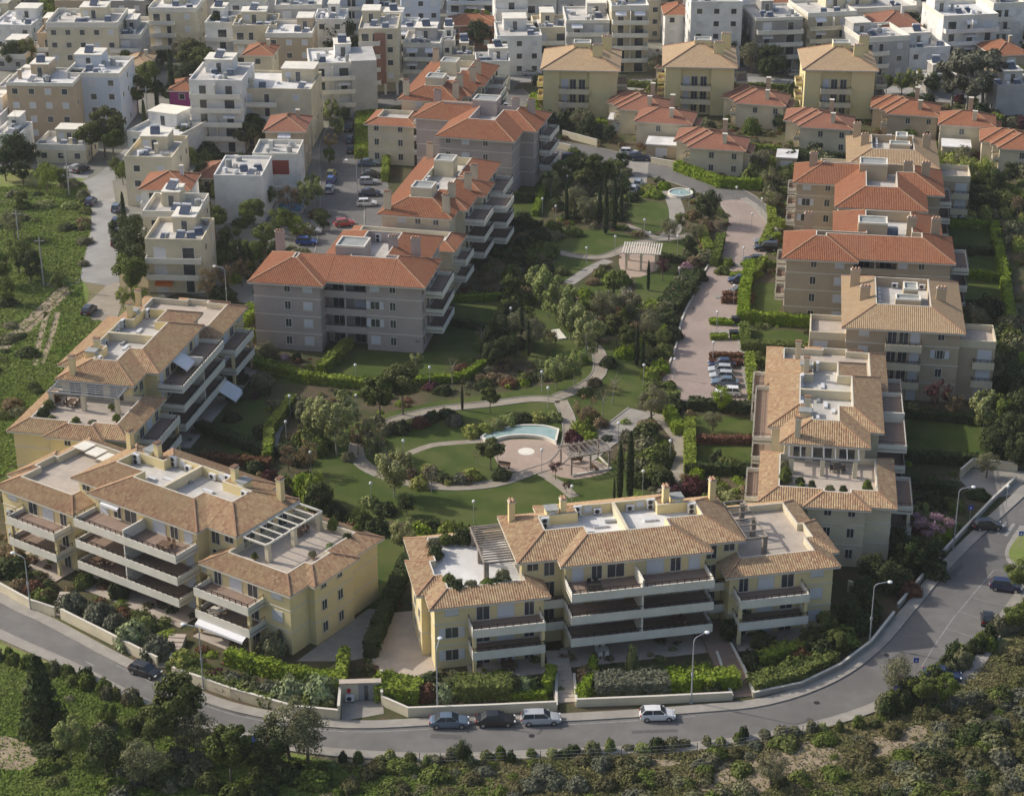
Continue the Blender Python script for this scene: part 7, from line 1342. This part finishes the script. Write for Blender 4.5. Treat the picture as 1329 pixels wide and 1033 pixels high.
for (O_, rt, lx, ly, z, lb, m) in [(B2O, 11.7, 8.5, -3.3, 9.0, 'table on the top left balcony, bottom centre block', M_RAIL), (B2O, 11.7, -2.0, -4.4, 0.15, 'table on the ground patio, bottom centre block', M_DARKWOOD), (B2O, 11.7, 9.5, -3.6, 0.15, 'white table under lower balcony, bottom centre block', M_WHITE), (B1O, -34.3, 19.5, -3.4, 9.0, 'large brown table on bottom left top balcony', M_DARKWOOD), (B1O, -34.3, 30.2, 9.0, 8.76, 'table under the white pergola of bottom left block', M_DARKWOOD), (B1O, -34.3, 28.0, -4.3, 3.0, 'table on bottom left lower wing balcony', M_WHITE), (B1O, -34.3, 7.4, -3.4, 3.0, 'table at left end of lowest long balcony', M_DARKWOOD), (CO, 78, -2.2, 8.6, 8.76, 'table under the upper left roof pergola', M_DARKWOOD), (E1O, 82, -1.6, 4.2, 8.76, 'dark table on the lower right roof terrace', M_RAIL), (B2O, 11.7, 19.0, -3.4, 3.0, 'table on lowest right balcony, bottom centre block', M_DARKWOOD)]:
    x, y = loc2w(O_, R(rt), lx, ly); patio_set(x, y, z, R(rt), lb, m)
# ---------------------------------------------------------------- wild slope, gap filling, verge rows
rs = random.Random(33)
LOW = {}; PLANTED = {}; HARDP = [z_ for z_, m_ in HARDM if m_ is not M_LAWN]
def scatter(poly, n, kinds, rmin, rmax, zf=0.75, wild=0):
    garden = not wild; wild = wild or 1.35
    q = GP(poly); xs = [p[0] for p in q]; ys = [p[1] for p in q]; c = 0; t = 0
    while c < n and t < n*20:
        t += 1; x, y = rs.uniform(min(xs), max(xs)), rs.uniform(min(ys), max(ys))
        if not pip(x, y, q): continue
        r = rs.uniform(rmin, rmax); k = rs.choice(kinds); c += 1
        if any(pip(x, y, z_) for z_ in FOOT) or (garden and any(pip(x, y, z_) for z_ in HARDP)): continue
        if wild and r < wild: (PLANTED if garden else LOW).setdefault(k, []).append((x, y, r, r*rs.uniform(zf*0.8, zf*1.3)))
        else: shrub(x, y, k, r, r*rs.uniform(zf*0.8, zf*1.3), sname='bush' if garden else 'scrub_bush')
scatter([(-20, 850), (100, 895), (330, 985), (420, 1000), (420, 1045), (-30, 1045)], 20, ['mid', 'dark', 'mid', 'olive', 'pine'], 0.7, 1.7, 0.75, 0.9)
scatter([(420, 998), (900, 985), (1100, 945), (1180, 920), (1280, 890), (1350, 830), (1350, 1050), (420, 1045)], 230, ['scrub', 'olive', 'mid', 'scrub', 'mid', 'grey', 'scrub'], 0.35, 1.5, 0.7, 0.85)
scatter([(150, 990), (420, 998), (420, 1045), (150, 1045)], 20, ['dark', 'pine', 'olive', 'grey', 'mid'], 1.2, 2.2, 0.9, 0.9)
scatter([(1200, 930), (1345, 880), (1345, 1050), (1150, 1050)], 80, ['scrub', 'dark', 'grey', 'olive', 'scrub'], 0.5, 1.7, 0.75, 0.9)
for i in range(26):      # verge row along the left kerb
    t = i/25; x, y = G(-10+t*300, 838+t*130-14*math.sin(t*PI)); shrub(x+rs.uniform(-.6, .6), y-1.2+rs.uniform(-1.2, .2), rs.choice(['mid', 'olive', 'mid', 'dark']), rs.uniform(0.6, 1.1), rs.uniform(0.8, 1.8), sname='verge_shrub')
for i in range(36):
    t = i/35; x, y = G(430+t*700, 985-50*t*t-4); shrub(x+rs.uniform(-.6, .6), y-1.0+rs.uniform(-1.0, .2), rs.choice(['mid', 'olive', 'pale', 'dark']), rs.uniform(0.45, 0.9), rs.uniform(0.6, 1.5), sname='verge_shrub')
for i in range(30):
    t = i/29; x, y = G(1130+t*205, 918-t*150); shrub(x+1.2+rs.uniform(-.8, .8), y-2+rs.uniform(-1.2, .8), rs.choice(['mid', 'olive', 'dark']), rs.uniform(0.8, 1.4), rs.uniform(1.0, 2.2), sname='verge_shrub')
scatter([(-20, 245), (95, 240), (100, 300), (95, 350), (0, 360), (-20, 360)], 16, ['mid', 'dark', 'olive', 'pale'], 0.8, 2.0, 0.6); scatter([(-10, 390), (60, 400), (40, 470), (-20, 500)], 12, ['mid', 'dark', 'olive'], 0.8, 1.8, 0.6)
scatter([(106, 250), (117, 250), (115, 350), (104, 352)], 10, ['mid', 'olive', 'brown'], 0.8, 1.4, 0.9); scatter([(-20, 520), (60, 498), (30, 560), (-20, 590)], 10, ['mid', 'olive', 'brown', 'dark'], 0.9, 1.8, 0.7)
scatter([(0, 700), (70, 760), (70, 790), (0, 760)], 10, ['dark', 'mid', 'red', 'brown'], 1.0, 1.6, 0.8); scatter([(165, 790), (250, 830), (220, 850), (160, 820)], 6, ['dark', 'mid', 'bright'], 0.9, 1.4, 0.8)
scatter([(480, 790), (500, 800), (488, 860), (470, 860)], 5, ['dark', 'mid'], 0.7, 1.1, 0.9); scatter([(1165, 610), (1240, 650), (1180, 740), (1150, 700)], 14, ['dark', 'mid', 'dark', 'purple'], 1.0, 1.8, 0.9); scatter([(1290, 470), (1335, 480), (1335, 610), (1295, 600)], 10, ['dark', 'mid', 'olive'], 1.2, 2.2, 0.9)
scatter([(640, 300), (720, 300), (735, 380), (650, 400), (625, 350)], 16, ['dark', 'mid', 'brown', 'olive'], 1.0, 1.8, 0.8); scatter([(620, 470), (700, 480), (690, 500), (600, 505)], 10, ['brown', 'dark', 'red', 'olive'], 0.6, 1.1, 0.7)
scatter([(255, 290), (420, 280), (410, 340), (330, 395), (262, 395)], 22, ['mid', 'dark', 'brown', 'olive', 'bright'], 1.2, 2.4, 0.9); scatter([(700, 170), (790, 185), (720, 160)], 3, ['dark'], 1, 1.5)
scatter([(1225, 235), (1329, 280), (1329, 290), (1225, 285)], 8, ['dark', 'mid', 'yellow'], 1.0, 1.8, 0.9); scatter([(1000, 225), (1030, 230), (1020, 300), (1000, 290)], 6, ['mid', 'olive'], 0.9, 1.5, 0.9); scatter([(880, 620), (985, 625), (985, 720), (890, 690)], 10, ['mid', 'dark', 'brown'], 0.9, 1.5, 0.8)
scatter([(640, 400), (680, 400), (690, 470), (645, 475)], 10, ['dark', 'olive', 'mid'], 1.2, 2.2, 0.9); scatter([(690, 470), (760, 470), (720, 500), (690, 495)], 8, ['mid', 'pale', 'brown', 'dark'], 0.8, 1.5, 0.9); scatter([(780, 405), (870, 400), (860, 470), (800, 470)], 16, ['dark', 'olive', 'mid', 'brown', 'bright'], 1.0, 1.9, 0.9)
scatter([(720, 235), (815, 225), (815, 290), (720, 290)], 18, ['dark', 'mid', 'olive'], 1.2, 2.2, 1.0); scatter([(385, 530), (430, 530), (430, 600), (385, 600)], 10, ['olive', 'dark', 'mid'], 1.2, 2.0, 1.0); scatter([(500, 600), (640, 622), (560, 630), (520, 622)], 8, ['yellow', 'olive', 'mid', 'brown'], 0.7, 1.2, 1.0)
scatter([(790, 570), (860, 560), (868, 640), (800, 640)], 14, ['mid', 'dark', 'olive', 'mid'], 1.0, 1.9, 1.0); scatter([(440, 560), (500, 545), (500, 600), (450, 610)], 8, ['pale', 'brown', 'olive'], 0.8, 1.4, 1.0); scatter([(630, 330), (720, 330), (700, 400), (650, 390)], 14, ['dark', 'mid', 'dark'], 1.2, 2.2, 1.0)
scatter([(690, 118), (830, 120), (815, 170), (700, 160)], 16, ['dark', 'mid', 'bright', 'olive', 'purple'], 1.2, 2.4, 1.1); scatter([(830, 112), (1329, 120), (1329, 200), (980, 235), (870, 175)], 75, ['dark', 'mid', 'bright', 'olive', 'mid', 'dark', 'purple'], 1.1, 2.4, 1.1); scatter([(960, 195), (1080, 210), (1030, 262), (960, 245)], 16, ['mid', 'bright', 'olive', 'dark'], 1.2, 2.2, 1.0)
scatter([(1230, 200), (1329, 215), (1329, 330), (1230, 290)], 26, ['mid', 'dark', 'olive', 'yellow'], 1.3, 2.6, 1.1); scatter([(1235, 400), (1329, 400), (1329, 540), (1290, 520), (1250, 440)], 20, ['dark', 'mid', 'olive'], 1.3, 2.4, 1.1); scatter([(150, 110), (330, 100), (330, 250), (250, 300), (230, 230), (240, 130)], 30, ['dark', 'mid', 'pine'], 1.4, 2.8, 1.2)
rt = random.Random(9)
for i in range(130):     # trees between the town blocks
    x, y = rt.uniform(-150, 150), rt.uniform(445, 600); px, py = proj(x, y)
    if -10 < px < 1340 and py < 100 and all((x-a)**2+(y-b)**2 > (c*0.95)**2 for a, b, c in BLD): tree(x, y, rt.choice(['dark', 'broad', 'pine', 'cypress', 'olive']), rt.uniform(4.5, 9))
# loose grass and low growth that nobody could count
def tufts(name, poly, n, size, m, hgt):
    q = GP(poly); xs = [p[0] for p in q]; ys = [p[1] for p in q]; X = nr.uniform(min(xs), max(xs), n*3); Y = nr.uniform(min(ys), max(ys), n*3); ok_ = pipn(X, Y, q); dz_ = np.zeros(len(X), bool)
    for z_ in DIRTY: dz_ |= pipn(X, Y, z_)
    ok_ &= ~dz_ | (nr.uniform(0, 1, len(X)) < 0.15); P_ = np.stack([X[ok_], Y[ok_]], 1)[:n]
    A = np.array(P_); c = np.concatenate([A, nr.uniform(0.02, hgt, (len(A), 1))], 1); o = np.tile([0, -0.2, 1.2], (len(A), 1)); stuff(leafmesh_obj(name, leaves(c, size, out=o, ratio=2.2), m))
def leafmesh_obj(name, V, m): return link(name, leafmesh(name, V, m))
M_TUFT = mat('grass_blades', (0.115, 0.175, 0.03), (0.16, 0.205, 0.05), 0.15, 0.9, island=0.35, spec=0.1, trans=0.15); M_DRY = mat('dry_growth', (0.12, 0.13, 0.045), (0.20, 0.17, 0.085), 0.15, 0.9, island=0.4, spec=0.1, trans=0.1)
tufts('wild_grass', [(-60, 840), (100, 885), (330, 975), (430, 990), (640, 1000), (640, 1060), (-60, 1060)], 60000, 0.17, M_TUFT, 0.22)
tufts('dry_scrub_growth', [(560, 990), (900, 975), (1100, 940), (1250, 885), (1350, 800), (1350, 1060), (560, 1060)], 60000, 0.17, M_DRY, 0.25)
tufts('wild_grass', [(-40, 245), (110, 238), (116, 300), (104, 360), (112, 400), (60, 460), (-40, 500)], 34000, 0.24, M_TUFT, 0.22)
for k, L_, nm_ in [(k, v_, 'low_scrub') for k, v_ in LOW.items()]+[(k, v_, 'low_planting') for k, v_ in PLANTED.items()]:
    src = shrub_mesh(k, 0); co = np.empty(len(src.vertices)*3, np.float32); src.vertices.foreach_get('co', co); co = co.reshape(-1, 4, 3)[:(340 if nm_ == 'low_scrub' else 900)]; VV = []
    for x, y, r, h in L_:
        a_ = rs.uniform(0, 6.28); ca, sa = math.cos(a_), math.sin(a_); q = co.reshape(-1, 3); VV.append(np.stack([x+r*(q[:, 0]*ca-q[:, 1]*sa), y+r*(q[:, 0]*sa+q[:, 1]*ca), h*q[:, 2]], 1))
    stuff(leafmesh_obj(nm_, np.concatenate(VV), LEAF[k]))
hb = MB().box(-420, -60, -1.2, 420, 760, 126.5).build('haze', hz); stuff(hb)
# low planting between the lawns, too dense to count
def blocked(x, y):
    for q in HARD:
        if pip(x, y, q): return True
    for q in FOOT:
        if pip(x, y, q): return True
    for q, w_ in PATHS:
        if any((x-a)**2+(y-b)**2 < w_*w_+0.4 for a, b in q): return True
    return False
zone = GP([(-80, 615), (0, 590), (140, 440), (330, 395), (330, 330), (470, 300), (640, 200), (700, 110), (1329, 130), (1329, 600), (1240, 690), (1165, 770), (1080, 850), (1000, 890), (900, 900), (600, 915), (440, 900), (330, 900), (200, 850), (60, 780), (-80, 705)])
BED = {}; xs = [p[0] for p in zone]; ys = [p[1] for p in zone]; c_ = 0
for t in range(9000):
    x, y = rs.uniform(min(xs), max(xs)), rs.uniform(min(ys), max(ys))
    if c_ >= 3000: break
    if not pip(x, y, zone) or blocked(x, y): continue
    big_n = 0.5+0.5*math.sin(x*0.31+math.sin(y*0.17)*2); k = ['dark', 'mid', 'olive', 'scrub', 'brown', 'red', 'bright', 'pale', 'mid', 'mid'][int((big_n*0.7+rs.random()*0.5)*8) % 10]
    r = rs.uniform(0.35, 1.0); BED.setdefault(k, []).append((x, y, r, r*rs.uniform(0.5, 1.1))); c_ += 1
for k, L_ in BED.items():
    src = shrub_mesh(k, 1); co = np.empty(len(src.vertices)*3, np.float32); src.vertices.foreach_get('co', co); co = co.reshape(-1, 4, 3)[:170].reshape(-1, 3); VV = []
    ctr = co.reshape(-1, 4, 3).mean(1).repeat(4, 0); co = ctr+(co-ctr)*1.5
    for x, y, r, h in L_:
        a_ = rs.uniform(0, 6.28); ca, sa = math.cos(a_), math.sin(a_); VV.append(np.stack([x+r*(co[:, 0]*ca-co[:, 1]*sa), y+r*(co[:, 0]*sa+co[:, 1]*ca), h*co[:, 2]], 1))
    stuff(leafmesh_obj('low_planting', np.concatenate(VV), LEAF[k]))
tufts('wild_grass', [(60, 460), (112, 395), (118, 415), (150, 420), (125, 440), (95, 462), (60, 500), (-40, 540), (-40, 500)], 9000, 0.24, M_TUFT, 0.22)
tufts('wild_grass', [(-20, 525), (60, 492), (110, 455), (60, 530), (30, 590), (-20, 640)], 7000, 0.24, M_TUFT, 0.25)
finish_labels()
